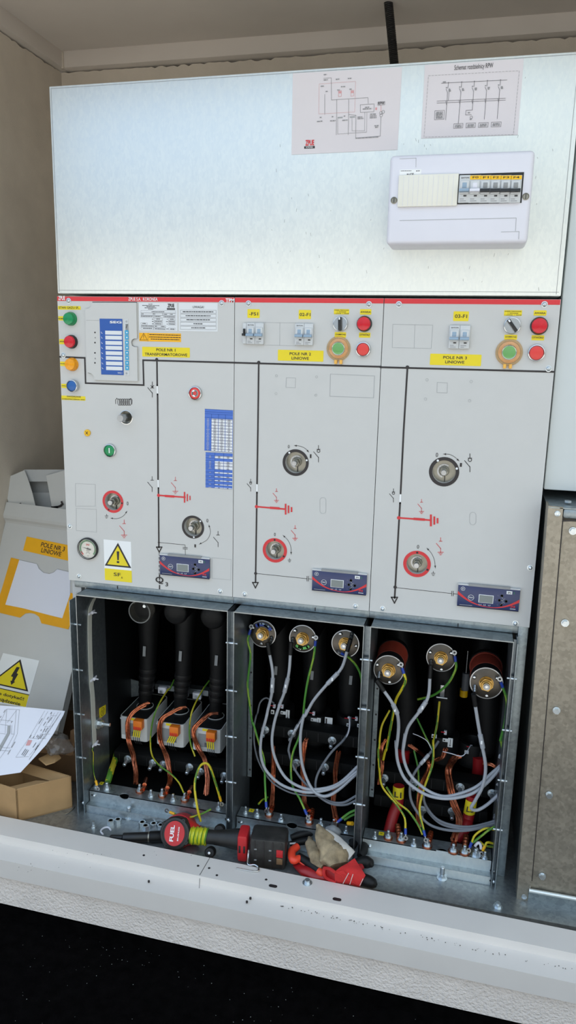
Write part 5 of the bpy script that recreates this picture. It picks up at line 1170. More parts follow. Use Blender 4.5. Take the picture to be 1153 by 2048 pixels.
# strips and brackets on those connectors
for p, b, nm in ((BG(367,545),1,'left'),(BG(628,580),1,'middle'),(BG(907,615),1,'right')):
    q_ = aty(p,.168); mb = MB(); mb.prism([q_+V((-.004,0,-.012)),q_+V((.0035,0,-.012)),q_+V((.0045,0,.012)),q_+V((-.003,0,.012))],(0,.001,0),'label_grey'); obj('clip', mb, CON[b,nm][0])
q_ = aty(BI(527,555),.15); mb = MB(); mb.box(q_+V((-.0055,-.002,-.018)),q_+V((.0055,.004,.018)),'steel',.001); mb.cyl(q_+V((-.013,-.003,-.014)),q_+V((.013,-.003,-.014)),.003,'steel',10); obj('clamp_strap', mb, CON[2,'middle'][0], 'bright steel clamp strap')
# copper screens
def screen(con, pts, R, n, r, seed, lab='bare copper strands'):
    mb = MB(); braid(mb, pts, R, n, r, seed=seed); obj('copper_screen', mb, CON[con][0], lab)
screen((1,'left'), [(BH(345,330),.075),(BH(350,450),.07),(BH(348,580),.06),(BH(345,690),.035),(BH(335,775),.01)], 0.0047, 9, 0.0017, 1)
screen((1,'middle'), [(BH(590,280),.095),(BH(575,330),.085),(BH(560,500),.075),(BH(572,640),.06),(BH(575,745),.04),(BH(612,800),.012)], 0.0047, 9, 0.0017, 2)
screen((1,'right'), [(BH(820,370),.075),(BH(800,500),.07),(BH(795,600),.06),(BH(785,740),.04),(BH(800,850),.012)], 0.0050, 9, 0.0017, 3)
screen((2,'left'), [(BJ(330,165),.165),(BJ(400,215),.15),(BJ(450,270),.08),(BJ(455,330),.07),(BJ(415,420),.065),(BJ(390,520),.05),(BJ(385,620),.04),(BJ(395,700),.02)], 0.0050, 9, 0.0017, 4)
screen((2,'left'), [(BJ(170,130),.12),(BJ(140,190),.11),(BJ(150,300),.08),(BJ(125,420),.07)], 0.0039, 8, 0.0016, 6)
screen((2,'middle'), [(BJ(570,190),.13),(BJ(545,240),.12),(BJ(500,265),.11)], 0.0056, 9, 0.0017, 7)
screen((2,'middle'), [(BJ(650,240),.12),(BJ(615,265),.11),(BJ(590,330),.085),(BJ(600,450),.08),(BJ(625,560),.06),(BJ(655,660),.045),(BJ(620,790),.01)], 0.0073, 11, 0.0020, 5)
screen((2,'right'), [(BJ(820,285),.17),(BJ(880,300),.16),(BJ(930,330),.16)], 0.0056, 9, 0.0017, 8)
for nm, p, w_ in (('left',BJ(292,180),.024),('right',BJ(790,275),.024)):
    c = aty(p,.2); mb = MB(); mb.lathe([(w_,-.005),(w_*1.08,-.003),(w_*1.0,.0),(w_*1.08,.003),(w_,.005)], c, (.05,0,1), 'copper', 24); obj('copper_collar', mb, CON[2,nm][0], 'copper collar round the cable')
def sleeve(nm, pts, r, lab, name='red_sleeve'):
    mb = MB(); P = pth(*pts); mb.tube(P, r, 'red_sleeve', n=18, sub=5); return obj(name, mb, CON[2,nm][0], lab), P
sleeve('left', [(BJ(290,195),.18),(BJ(286,312),.18)], .0152, 'red heat-shrink sleeve'); sleeve('right', [(BJ(785,240),.18),(BJ(780,370),.18)], .0152, 'red heat-shrink sleeve')
for nm, pts, t_, lc, lw in (('left',[(BJ(258,432),.085),(BJ(252,545),.08),(BJ(222,625),.07),(BJ(192,740),.05)],'L1',(BJ(215,450),BJ(297,535)),.0),('right',[(BJ(742,495),.085),(BJ(715,645),.08),(BJ(695,710),.06),(BJ(640,785),.05)],'L3',(BJ(680,538),BJ(772,640)),.0)):
    o_, P = sleeve(nm, pts, .0135, 'lower red cable core', 'cable_core'); a, b = aty(lc[0],.063), aty(lc[1],.063); mb = MB(); rr2 = .0142
    e = (a+b)/2; d = (P[1]-P[0]).normalized(); _, u, w_ = basis(d, (0,-1,0)); cP = P[0].lerp(P[1], .5)
    cP = P[0]-d*0+d*((e-P[0]).dot(d)); half = (a.z-b.z)/2; n_ = 12; U = V((0,-1,0)); Wd = V((1,0,0))
    for j in range(n_):
        t0, t1 = [(-1.25+2.5*q2/n_) for q2 in (j,j+1)]
        f_ = lambda t, z: cP-d*z*0+(-d)*z+Wd*math.sin(t)*rr2+U*math.cos(t)*rr2
        mb.quad([f_(t0,-half),f_(t1,-half),f_(t1,half),f_(t0,half)],'yellow')
    mb.text(t_, cP+U*(rr2+.0006)+V((0,0,-.002)), (1,0,0), -d, .017, .014, 'ink_black', .02); obj('phase_label', mb, o_, 'yellow label marked %s' % t_, smooth=0)
# ring transformers (black) with little white tags
def ringct(p, y, r, h, label, tags, grp, leads):
    c = aty(p,y); T = thing('ring_transformer', label, 'current transformer', tuple(c-V((0,0,h))), grp)
    mb = MB(); mb.lathe([(r*.62,-h),(r,-h),(r,-.004),(r*.96,0),(r*.66,0),(r*.62,-.003),(r*.62,-h)], c, (0,0,1), 'black_rubber', 36); obj('core', mb, T)
    for a, b, ar in tags:
        A_, B_ = aty(a,y-r*.98-.004), aty(b,y-r*.98-.004); mb = MB(); mb.box(A_,B_+V((0,.002,0)),'white',.0006); yy_ = A_.y-.0004
        if ar: mb.strip([((A_.x+B_.x)/2,yy_,A_.z-.003),((A_.x+B_.x)/2,yy_,B_.z+.005)],.0012,'ink_black',d=.0003); mb.quad([((A_.x+B_.x)/2-.0022,yy_-.0004,B_.z+.006),((A_.x+B_.x)/2+.0022,yy_-.0004,B_.z+.006),((A_.x+B_.x)/2,yy_-.0004,B_.z+.003)],'ink_black')
        else: mb.box((A_.x+.002,yy_-.0003,A_.z-.003),(A_.x+.006,yy_,B_.z+.003),'ink_black')
        obj('tag', mb, T, 'white tag', smooth=0)
    for q_, m in leads: mb = MB(); mb.box(aty(q_,y-r*.8)+V((-.0035,-.004,-.005)),aty(q_,y-r*.8)+V((.0035,.003,.005)),'white_plastic',.001); mb.tube(pth((q_,y-r*.8-.003),((q_[0]-9,q_[1]-1),y-r*.8-.006)),.0012,m,n=6); obj('connector_plug', mb, T, 'small white plug with red lead')
G2, G3 = 'black ring transformers in the middle compartment', 'black ring transformers in the right compartment'
ringct(BG(395,790), .19, .040, .07, 'black ring transformer with white tags, left of three in the middle compartment', [(BG(332,828),BG(356,860),0),(BG(402,836),BG(438,864),0),(BG(440,828),BG(466,898),1)], G2, [(BG(358,800),'lens_red'),(BG(415,802),'lens_red')])
ringct(BG(660,830), .19, .040, .08, 'black ring transformer with white tags, middle of three in the middle compartment', [(BG(620,886),BG(662,915),0),(BG(664,886),BG(690,955),1),(BG(722,880),BG(775,945),0)], G2, [(BG(642,852),'lens_red')])
ringct(BG(915,850), .19, .038, .07, 'black ring transformer partly behind the divider, right of three in the middle compartment', [(BH(878,168),BH(905,195),0),(BH(955,172),BH(968,198),0)], G2, [(BG(895,890),'lens_red'),(BG(950,890),'lens_red')])
ringct(BI(545,830), .19, .036, .07, 'black ring transformer with white tags in the middle of the right compartment', [(BI(455,842),BI(488,872),0),(BI(530,870),BI(565,898),0),(BI(566,868),BI(595,934),1)], G3, [(BI(548,830),'lens_red')])
ringct(BI(735,880), .21, .036, .06, 'black ring transformer behind the right grey cable in the right compartment', [(BJ(692,200),BJ(718,225),0)], G3, [(BJ(735,178),'lens_red')])
q_ = aty(BI(683,500),.25); mb = MB(); mb.cyl(q_+V((0,0,.03)), q_+V((0,0,-.016)), .0095, 'grey_cable_dark', 18); mb.cyl(q_+V((0,0,.09)), q_+V((0,0,.03)), .003, 'steel', 10); mb.cyl(q_+V((-.002,0,-.016)), q_+V((-.002,0,-.034)), .0105, 'amber_yellow', 18)
tag(obj('drop_switch', mb), 'grey cylinder with yellow lower end deep in the right compartment', 'insulator')

# grey coaxial cables
GC2, GC3 = 'grey cables in the middle compartment', 'grey cables in the right compartment'
def xr(bay, p, y): q_ = aty(p,y); return V((SL[bay][1]-.001, y, q_.z))
wire('coaxial_cable', 'grey cable hanging from the left end plate of the middle compartment', 'cable', [(BG(323,425),.04),(BG(345,560),.035),(BG(340,700),.04),(BG(310,830),.045),(BH(298,130),.04),(BH(263,270),.035),(BH(260,400),.03),(BH(300,510),.025),(BH(400,605),.02),(BH(520,652),.015),(BH(640,665),.015),(BH(800,625),.02),(BH(955,515),.03),(xr(1,BH(990,495),.04),0)], .0036, 'grey_cable', GC2, ends=[('boot',0),('marker',0)])
wire('coaxial_cable', 'grey cable hanging from the middle end plate of the middle compartment', 'cable', [(BG(473,425),.04),(BG(462,560),.035),(BG(430,700),.04),(BG(390,800),.045),(BH(408,0),.045),(BH(360,150),.04),(BH(340,300),.035),(BH(367,430),.03),(BH(440,560),.022),(BH(560,632),.018),(BH(680,642),.018),(BH(820,602),.025),(BH(955,482),.035),(xr(1,BH(990,450),.045),0)], .0036, 'grey_cable', GC2, ends=[('boot',0),('marker',0)])
wire('coaxial_cable', 'grey cable from the right end plate of the middle compartment sweeping far left', 'cable', [(BG(884,400),.03),(BG(840,530),.025),(BG(740,640),.025),(BG(640,760),.03),(BG(580,870),.03),(BH(570,110),.03),(BH(546,250),.03),(BH(552,430),.028),(BH(592,570),.022),(BH(655,668),.012),(BH(735,692),.01),(BH(830,640),.02),(BH(955,525),.03),(xr(1,BH(990,500),.045),0)], .0036, 'grey_cable', GC2, ends=[('boot',0),('marker',0)])
wire('sensor_cable', 'thin dark cable with white tail curving low across the middle compartment', 'cable', [(BG(355,780),.12),(BG(300,742),.11),(BG(255,775),.1),(BG(236,850),.09),(BH(225,120),.07),(BH(212,200),.06),(BH(215,330),.05),(BH(252,460),.04),(BH(335,585),.03),(BH(450,658),.022),(BH(560,684),.02),(BH(680,690),.02),(BH(760,672),.025),(BH(955,540),.04)], .0022, 'grey_cable_dark', GC2)
wire('sensor_cable', 'dark grey cable with white collar dropping from the middle ring transformer', 'cable', [(BH(590,65),.11),(BH(545,150),.1),(BH(490,250),.08),(BH(462,345),.065),(BH(466,390),.06),(BH(500,490),.05),(BH(570,590),.035),(BH(680,695),.02),(BH(770,748),.015),(BH(870,755),.02),(BH(945,722),.03),(xr(1,BH(985,700),.045),0)], .0030, 'grey_cable_dark', GC2, ends=[('marker',0)])
wire('sensor_cable', 'dark grey cable curving down from the right ring transformer of the middle compartment', 'cable', [(BH(905,120),.12),(BH(895,220),.11),(BH(855,290),.09),(BH(770,375),.07),(BH(692,490),.055),(BH(657,580),.045),(BH(665,660),.03),(BH(740,725),.02),(BH(850,740),.02),(BH(948,690),.03)], .0030, 'grey_cable_dark', GC2)
wire('coaxial_cable', 'grey cable hanging from the left end plate of the right compartment', 'cable', [(BI(128,545),-.012),(BI(180,620),-.012),(BI(220,700),.0),(BI(230,800),.02),(BI(215,935),.03),(BJ(240,140),.03),(BJ(250,270),.03),(BJ(300,390),.02),(BJ(400,472),.01),(BJ(500,510),.005),(BJ(620,515),.005),(BJ(760,475),.01),(BJ(880,372),.02),(BJ(950,262),.03),(xr(2,BJ(985,240),.04),0)], .0038, 'grey_cable', GC3, ends=[('boot',0),('marker',0)])
wire('coaxial_cable', 'grey cable hanging from the middle end plate of the right compartment', 'cable', [(BI(443,458),.05),(BI(430,590),.04),(BI(370,690),.035),(BI(292,800),.035),(BI(262,935),.035),(BJ(300,90),.035),(BJ(286,220),.035),(BJ(320,340),.03),(BJ(400,430),.02),(BJ(500,490),.012),(BJ(600,500),.012),(BJ(760,445),.018),(BJ(870,352),.025),(BJ(950,275),.035),(xr(2,BJ(985,250),.045),0)], .0038, 'grey_cable', GC3, ends=[('boot',0),('marker',0)])
wire('coaxial_cable', 'grey cable hanging from the right end plate of the right compartment', 'cable', [(BI(750,645),-.012),(BI(775,800),-.005),(BI(802,935),.0),(BJ(798,130),.0),(BJ(830,300),.0),(BJ(812,430),.0),(BJ(762,530),.002),(BJ(735,580),.005),(BJ(780,592),.01),(BJ(860,542),.015),(BJ(938,458),.025),(xr(2,BJ(975,430),.035),0)], .0038, 'grey_cable', GC3, ends=[('boot',0),('marker',0)])
wire('sensor_cable', 'grey sensor cable with white collar running down beside the bolts of the right compartment', 'cable', [(BJ(520,140),.11),(BJ(475,205),.09),(BJ(400,292),.07),(BJ(342,390),.05),(BJ(333,500),.04),(BJ(370,592),.03),(BJ(450,682),.02),(BJ(560,722),.012),(BJ(700,728),.012),(BJ(850,698),.02),(BJ(925,672),.03),(xr(2,BJ(965,655),.04),0)], .0032, 'grey_cable_dark', GC3, ends=[('marker',0)])
wire('sensor_cable', 'upper of two dark grey cables dipping low in the right compartment', 'cable', [(BJ(418,490),.06),(BJ(435,560),.05),(BJ(500,645),.03),(BJ(600,690),.02),(BJ(740,702),.02),(BJ(920,652),.03),(xr(2,BJ(960,635),.04),0)], .0030, 'grey_cable_dark', GC3)
wire('sensor_cable', 'lower of two dark grey cables dipping low in the right compartment', 'cable', [(BJ(420,520),.055),(BJ(450,600),.045),(BJ(530,680),.025),(BJ(640,712),.016),(BJ(760,712),.016),(BJ(920,665),.026),(xr(2,BJ(962,648),.036),0)], .0030, 'grey_cable_dark', GC3)
mkw = lambda lab, pts, r=.0011: wire('sensor_lead', lab, 'wire', pts, r, 'white_plastic', 'thin white sensor leads')
mkw('thin white lead curling from the tag of the right compartment ring transformer', [(BJ(352,90),.12),(BJ(400,110),.11),(BJ(445,140),.1),(BJ(475,195),.09)])
mkw('thin white lead lying sideways left of the right-hand black cable in the right compartment', [(BJ(548,208),.1),(BJ(600,220),.09),(BJ(670,238),.08),(BJ(705,210),.09),(BJ(730,170),.12)])
mkw('thin white lead dropping behind the grey cable of the middle end plate, middle compartment', [(BH(592,70),.09),(BH(560,130),.085),(BH(520,200),.08),(BH(490,245),.078)])
mkw('thin white lead beside the divider, hanging from the right ring transformer of the middle compartment', [(BH(897,118),.12),(BH(900,190),.11),(BH(885,250),.1),(BH(852,292),.088)], .0014)
# earth wires of the two bays
wire('earth_wire', 'green-yellow wire hanging from the left end plate of the middle compartment', 'wire', [(BG(178,275),.052),(BG(166,330),.05),(BG(185,430),.05),(BG(172,560),.05),(BG(165,650),.05),(BG(180,800),.05),(BG(200,930),.05),(BH(205,170),.045),(BH(250,320),.04),(BH(284,440),.035),(BH(290,600),.02),(BH(298,745),.0)], .0027, 'earth_wire_green', EG, ends=[('crimp_blue',0),('crimp_blue',-1)])
wire('earth_wire', 'green wire hanging from the middle end plate of the middle compartment', 'wire', [(BG(652,355),.05),(BG(640,450),.05),(BG(602,600),.05),(BG(577,750),.05),(BG(565,880),.055),(BH(560,150),.06),(BH(538,260),.06),(BH(492,380),.05),(BH(476,500),.045),(BH(490,620),.03),(BH(540,710),.015),(BH(580,800),-.002)], .0027, 'earth_wire_green', EG, ends=[('crimp_blue',0),('crimp_blue',-1)])
wire('earth_wire', 'green wire from the right end plate of the middle compartment to the divider', 'wire', [(BG(860,430),.045),(BG(900,455),.05),(BG(955,520),.055),(BG(985,600),.06),(BG(990,720),.07)], .0027, 'earth_wire_green', EG, ends=[('crimp_blue',0)])
wire('earth_wire', 'green wire entering from the divider to the right copper lug of the middle earth bar', 'wire', [(BH(965,785),.01),(BH(900,812),.005),(BH(850,850),.0),(BH(835,862),-.002)], .0030, 'earth_wire_green', EG, ends=[('crimp_blue',-1)])
wire('earth_wire', 'darker green wire behind the right lug of the middle earth bar', 'wire', [(BH(965,815),.02),(BH(910,835),.015),(BH(860,865),.008)], .0028, 'earth_wire_green', EG)
wire('earth_wire', 'green wire stub left of the first copper lug on the middle earth bar', 'wire', [(BH(310,700),.05),(BH(270,722),.03),(BH(243,750),.01)], .0022, 'earth_wire', EG)
wire('earth_wire', 'yellow wire hanging from the left end plate of the right compartment', 'wire', [(BI(262,418),-.008),(BI(277,480),-.008),(BI(250,540),.0),(BI(212,610),.02),(BI(190,720),.04),(BI(150,935),.05),(BJ(170,200),.055),(BJ(155,262),.06)], .0030, 'earth_wire_yellow', EG, ends=[('crimp_blue',0)])
wire('earth_wire', 'thin yellow-green wire bowing along the left wall of the right compartment', 'wire', [(BI(170,680),.07),(BI(115,790),.06),(BI(97,930),.05),(BJ(122,200),.05),(BJ(130,330),.045),(BJ(150,440),.04),(BJ(240,555),.025),(BJ(295,640),.01),(BJ(302,725),-.003)], .0025, 'earth_wire_yellow', EG, ends=[('crimp_blue',-1)])
wire('earth_wire', 'green wire from the middle end plate curving left in the right compartment', 'wire', [(BI(616,338),.066),(BI(618,400),.065),(BI(560,505),.07),(BI(465,578),.09),(BI(362,606),.12)], .0029, 'earth_wire_green', EG, ends=[('crimp_blue',0)])
wire('earth_wire', 'green wire hanging from the right end plate along the right wall', 'wire', [(BI(933,512),-.008),(BI(965,620),.0),(BI(952,760),.01),(BI(922,880),.02),(BJ(932,130),.02),(BJ(945,220),.03),(BJ(952,262),.04)], .0029, 'earth_wire_green', EG, ends=[('crimp_blue',0)])
wire('earth_wire', 'yellow-green wire from the steel clamp strap down to the right earth bar', 'wire', [(BI(508,620),.14),(BI(490,780),.12),(BI(465,900),.11),(BJ(485,140),.09),(BJ(480,290),.07),(BJ(425,450),.05),(BJ(395,590),.03),(BJ(425,740),-.002)], .0027, 'earth_wire_yellow', EG, ends=[('crimp_blue',-1)])
wire('earth_wire', 'green wire crossing behind the white leads of the right compartment', 'wire', [(BI(355,735),.16),(BI(400,830),.14),(BI(450,930),.12),(BJ(475,180),.1)], .0024, 'earth_wire_green', EG)
wire('earth_wire', 'green wire dropping between the red sleeve and the copper strands', 'wire', [(BJ(358,200),.12),(BJ(385,320),.1),(BJ(388,420),.09),(BJ(378,520),.085)], .0024, 'earth_wire_green', EG)
wire('earth_wire', 'yellow wire crossing in front of the L1 label', 'wire', [(BJ(175,440),.045),(BJ(240,535),.035),(BJ(320,600),.025),(BJ(385,690),.01),(BJ(415,755),.0)], .0025, 'earth_wire', EG)
wire('earth_wire', 'upper yellow wire arching over the right end of the right earth bar', 'wire', [(BJ(735,815),-.004),(BJ(760,760),.0),(BJ(820,718),.005),(BJ(870,718),.01),(BJ(935,740),.02)], .0025, 'earth_wire_yellow', EG, ends=[('crimp_blue',0)])
wire('earth_wire', 'green-yellow wire rising to the right wall above the right earth bar', 'wire', [(BJ(745,808),.0),(BJ(800,765),.003),(BJ(860,720),.008),(BJ(935,680),.02)], .0027, 'earth_wire_green', EG)
wire('earth_wire', 'yellow wire from the last crimp of the right earth bar to the right wall', 'wire', [(BJ(822,838),-.002),(BJ(840,808),.0),(BJ(880,815),.008),(BJ(930,845),.02)], .0027, 'earth_wire_yellow', EG, ends=[('crimp_yellow',0)])
wire('earth_wire', 'lowest yellow wire at the right end of the right earth bar', 'wire', [(BJ(790,800),.01),(BJ(830,830),.006),(BJ(880,835),.01),(BJ(932,862),.02)], .0025, 'earth_wire_yellow', EG)
for p, q_, t_, lab, b in ((BH(345,745),BH(335,790),.006,'first',1),(BH(632,790),BH(622,850),.006,'second',1),(BH(808,850),BH(795,870),.0055,'third',1),(BJ(250,690),BJ(262,770),.0065,'first',2),(BJ(470,740),BJ(455,800),.0065,'second',2),(BJ(625,800),BJ(618,835),.006,'third',2),(BJ(702,760),BJ(695,845),.0065,'fourth',2)):
    a, c = aty(p,.03), aty(q_,.004); mb = MB(); mb.cyl(a,c,t_,'copper',14); e = c+V((0,-.008,0)); e.z = max(ZBAR+.0045, c.z-.012); mb.cyl(c,(c+e)/2,t_,'copper',14,t_*.6)
    for j in range(3): s_ = a.lerp(c,.25+.25*j); mb.lathe([(t_*1.05,-.002),(t_*1.12,0),(t_*1.05,.002)], s_, c-a, 'copper', 14)
    tag(obj('cable_lug', mb), 'bare copper cable lug, %s from the left on the %s earth bar' % (lab, ('','middle','right')[b]), 'lug', 'copper lugs on the earth bar')
c = aty(BJ(785,815),.008); mb = MB(); mb.tube(pth((BJ(760,830),.004),(BJ(780,808),.004),(BJ(796,820),.004),(BJ(800,850),.002)), .0035, 'white_plastic', n=10); tag(obj('heat_shrink', mb), 'white heat-shrink end beside the big bolt of the right earth bar', 'sleeve')
c = aty(BH(905,888),.0); mb = MB(); mb.cyl(c+V((-.006,.004,-.004)), c+V((.006,-.004,.003)), .0048, 'crimp_yellow', 14); tag(obj('crimp_cap', mb), 'yellow crimp cap at the right end of the middle earth bar', 'crimp')
# ============================================================ LOOSE THINGS ON THE BASE
def nut(p, label, r=.0092, h=.0100, tilt=0):
    c = atz(p, ZF); mb = MB(); mb.cyl(c, c+V((0,0,h)), r, 'zinc', 6, ref=(math.cos(tilt),math.sin(tilt),0)); mb.lathe([(r*.72,h),(r*.66,h+.0006),(r*.5,h+.0006),(r*.48,h-.002),(0,h-.002)], c, (0,0,1), 'steel_dull', 16)
    tag(obj('hexagon_nut', mb, smooth=25), label, 'nut', 'loose nuts on the galvanised base')
nut(BF(262,858), 'loose zinc nut, left one of the front pair left of the floor stud', tilt=.3); nut(BF(308,850), 'loose zinc nut, right one of the pair left of the floor stud', tilt=.1)
nut(BF(464,868), 'loose zinc nut, left rear of the cluster right of the floor stud', tilt=.8); nut(BF(485,890), 'loose zinc nut, front of the cluster right of the floor stud', tilt=.4)
nut(BF(537,876), 'loose zinc nut between the cluster and the impact wrench head', tilt=.2); nut(BF(582,886), 'loose zinc nut touching the impact wrench head', tilt=.6)
def floorstud(p, label):
    c = atz(p, ZF); mb = MB(); mb.cyl(c, c+V((0,0,.002)), .0115, 'zinc', 20); mb.cyl(c+V((0,0,.002)), c+V((0,0,.0105)), .0085, 'zinc', 6); mb.lathe([(.0048,0),(.0048,.029),(.004,.0305),(0,.0305)], c, (0,0,1), 'zinc', 12)
    for j in range(9): mb.lathe([(.0052,.012+j*.0019),(.0052,.0127+j*.0019)], c, (0,0,1), 'steel', 12)
    tag(obj('anchor_bolt', mb, smooth=25), label, 'bolt', 'anchor bolts in the base')
floorstud(BF(380,818), 'upright threaded stud with nut on the base before the left compartment'); floorstud(BJ(542,1045), 'upright threaded stud with nut on the base before the right compartment')
c = atz(FN(876,290), ZF); mb = MB(); mb.cyl(c, c+V((0,0,.002)), .010, 'zinc', 20); mb.cyl(c+V((0,0,.002)), c+V((0,0,.008)), .0075, 'zinc', 6); mb.cyl(c+V((0,0,.008)), c+V((0,0,.0125)), .0042, 'zinc', 12)
tag(obj('anchor_bolt', mb, smooth=25), 'low hexagon bolt in the base beside the galvanised frame', 'bolt', 'anchor bolts in the base')
c = atz(BF(152,880), ZF); mb = MB(); mb.cyl(c, c+V((0,0,.002)), .0065, 'zinc', 16); mb.cyl(c+V((0,0,.002)), c+V((0,0,.007)), .005, 'zinc', 6); mb.cyl(c+V((0,0,.007)), c+V((0,0,.017)), .003, 'zinc', 10)
tag(obj('screw', mb, smooth=25), 'small upright screw with washer near the left end of the base', 'screw')
c = sillp(FL(577,518)); mb = MB(); mb.cyl(c, c+V((0,0,.0016)), .0108, 'zinc', 24); mb.cyl(c+V((0,0,.0016)), c+V((0,0,.0035)), .008, 'zinc', 20); mb.cyl(c+V((0,0,.0035)), c+V((0,0,.009)), .0062, 'zinc', 6)
tag(obj('hexagon_bolt', mb, smooth=25), 'hexagon bolt with washer screwed into the white threshold', 'bolt')
P = [atz(BF(x,y), ZF+.003) for x, y in ((262,898),(245,880),(215,885),(198,905),(212,925))]; mb = MB(); mb.tube(P, .0022, 'white_plastic', n=8); tag(obj('cable_tie', mb), 'curled white cable tie lying on the base', 'cable tie')
P = [atz(RB(x,y), ZF+.0015) for x, y in ((500,1338),(530,1325),(556,1305),(578,1278))]; mb = MB(); mb.tube(P, .0012, 'steel_dull', n=6); tag(obj('wire_offcut', mb), 'bent wire offcut on the base by the carton', 'wire')

# black cylindrical torch lying behind the threshold
a, b, c_, d_ = atz(FK(262,328), ZF+.008), atz(FK(335,334), ZF+.012), atz(FK(488,328), ZF+.0135), atz(FK(565,350), ZF+.012)
T = thing('socket_extension', 'black socket extension bar lying left of the impact wrench', 'tool', tuple(V((c_.x,c_.y,ZF)))); ax_ = (c_-b).normalized()
mb = MB(); mb.lathe([(.011,0),(.012,.002),(.012,(c_-b).length-.002),(.011,(c_-b).length)], b, ax_, 'black_plastic', 20); obj('barrel', mb, T)
mb = MB(); mb.lathe([(.004,0),(.006,.004),(.0075,(b-a).length)], a, b-a, 'black_plastic', 14); obj('square_drive', mb, T)
mb = MB(); q_ = c_; mb.lathe([(.0125,0),(.0135,.002),(.0135,.03),(.0125,.032)], q_, ax_, 'black_rubber', 20); mb.lathe([(.0122,-.003),(.0122,0)], q_, ax_, 'steel_dull', 20); obj('socket', mb, T)

# ------------------------------------------------ cordless impact wrench
hc = atz((351,1666), ZF+.042); bc = atz((541,1694), ZF+.036)
T = thing('impact_wrench', 'red and black cordless impact wrench lying on its side behind the threshold', 'power tool', (hc.x+.1,hc.y,ZF))
fx = V((.10,-1,.52)).normalized()           # the round rear cap faces out of the opening
_, u, w_ = basis(fx, (0,0,1))               # u to the side, w_ upwards
mb = MB(); mb.lathe([(.0355,-.026),(.037,-.007),(.037,.002),(.0345,.0062),(.0295,.0075),(.0285,.0062)], hc, fx, 'tool_black', 32)
for k in range(4): a = PI/4+PI/2*k+.25; mb.lathe([(.0062,-.012),(.0062,.0045),(.005,.006),(.002,.006),(.002,.004),(0,.004)], hc+(u*math.cos(a)+w_*math.sin(a))*.0335, fx, 'tool_black', 14)
obj('rear_cap', mb, T)
mb = MB(); n_ = 32; P = [hc+fx*.0072+u*.0245*math.cos(2*PI*i/n_)+w_*.0278*math.sin(2*PI*i/n_) for i in range(n_)]; mb.prism(P, fx*.0006, 'tool_red')
rt = -u if (-u).x > 0 else u
mb.text('FUEL', hc+fx*.0084-rt*.0058, w_, -rt, .036, .0095, 'white', .03); mb.text('BRUSHLESS', hc+fx*.0084+rt*.0095, w_, -rt, .031, .0034, 'white', .02)
obj('logo_sticker', mb, T, 'red sticker lettered FUEL', smooth=0)
mb = MB(); mb.lathe([(.034,-.08),(.0385,-.066),(.0385,-.026)], hc, fx, 'tool_red', 28); mb.lathe([(.012,-.105),(.018,-.1),(.030,-.085),(.034,-.08)], hc, fx, 'tool_black', 24)
j0 = hc-fx*.032; mb.tube([j0, j0.lerp(bc,.12), j0.lerp(bc,.22)], .022, 'tool_red', n=16, rad=[.032,.029,.02]); obj('motor_housing', mb, T)
g0, g1 = atz(FK(745,320), ZF+.034), atz(FK(1010,342), ZF+.036); ha = (g1-g0).normalized()
mb = MB(); mb.tube([g0-ha*.01, g0+ha*.03, g0.lerp(g1,.6), g1+ha*.006], .016, 'tool_black', n=16, rad=[.0175,.0168,.0165,.020,.026]); obj('handle', mb, T)
mb = MB(); 
for k in range(13):
    q_ = g0+ha*(-.006+k*.0030); mb.lathe([(.0192,-.0018),(.0204+.001*(k%2),0),(.0192,.0018)], q_, ha+V((.0,0,.16*((k%3)-1))), 'tape_green' if k % 3 else 'earth_wire', 20)
mb.lathe([(.0194,-.003),(.0194,.002)], g0+ha*.011, ha, 'crimp_blue', 20) if 0 else None
mb.cyl(g0-ha*.008, g0+ha*.032, .0188, 'tape_green', 20); obj('tape_wrap', mb, T, 'green-yellow tape wrapped round the grip')
for p, r, lab in ((FK(895,285),.0125,'trigger'),(FK(840,415),.0125,'hand_guard')):
    q_ = atz(p, ZF+(.045 if lab == 'trigger' else .018)); mb = MB(); mb.lathe([(0,-.012),(r*.8,-.011),(r,-.006),(r,.008),(r*.8,.012),(0,.013)], q_, fx, 'black_rubber', 20)
    if lab == 'hand_guard': mb.lathe([(.004,.0125),(.003,.016),(0,.0165)], q_, fx, 'chrome', 12)
    obj(lab, mb, T)
e1 = V((ha.x,ha.y,0)).normalized(); e2 = V((-e1.y,e1.x,0)); zz = V((0,0,1))
A = atz(FL(150,265), ZF+.036); mb = MB(); mb.obox(A+e1*.012, e1*.012, e2*.024, zz*.034, 'tool_red', .006); 
for s_ in (-1,1): mb.obox(A+e1*(.006+.0055*(s_+1))-e2*.0242, e1*.0022, e2*.0008, zz*.009, 'ink_black', .0004)
obj('battery_foot', mb, T, 'red foot of the handle')
mb = MB(); A2 = atz(FL(340,290), ZF+.038); L_ = .042; mb.obox(A2, e1*L_, e2*.030, zz*.0375, 'battery_black', .008)
for k in range(4): mb.obox(A2+e1*(-.03+.021*k)-e2*.0302, e1*.0012, e2*.0008, zz*.033, 'ink_black', .0004)
for sx, sz in ((-.028,.012),(-.028,-.016),(.006,.012),(.006,-.014)): mb.obox(A2+e1*sx-e2*.0305+zz*sz, e1*.003, e2*.0008, zz*.0015, 'label_grey', .0004)
bat = obj('battery', mb, T, 'dusty black battery pack'); mb = MB(); mb.obox(A2+e1*.028-e2*.0305+zz*.006, e1*.0075, e2*.0012, zz*.0095, 'tool_red', .001); mb.obox(A2+e1*.028-e2*.0303-zz*.014, e1*.007, e2*.0008, zz*.008, 'cardboard_dark', .001); obj('release_button', mb, bat, 'red release button')
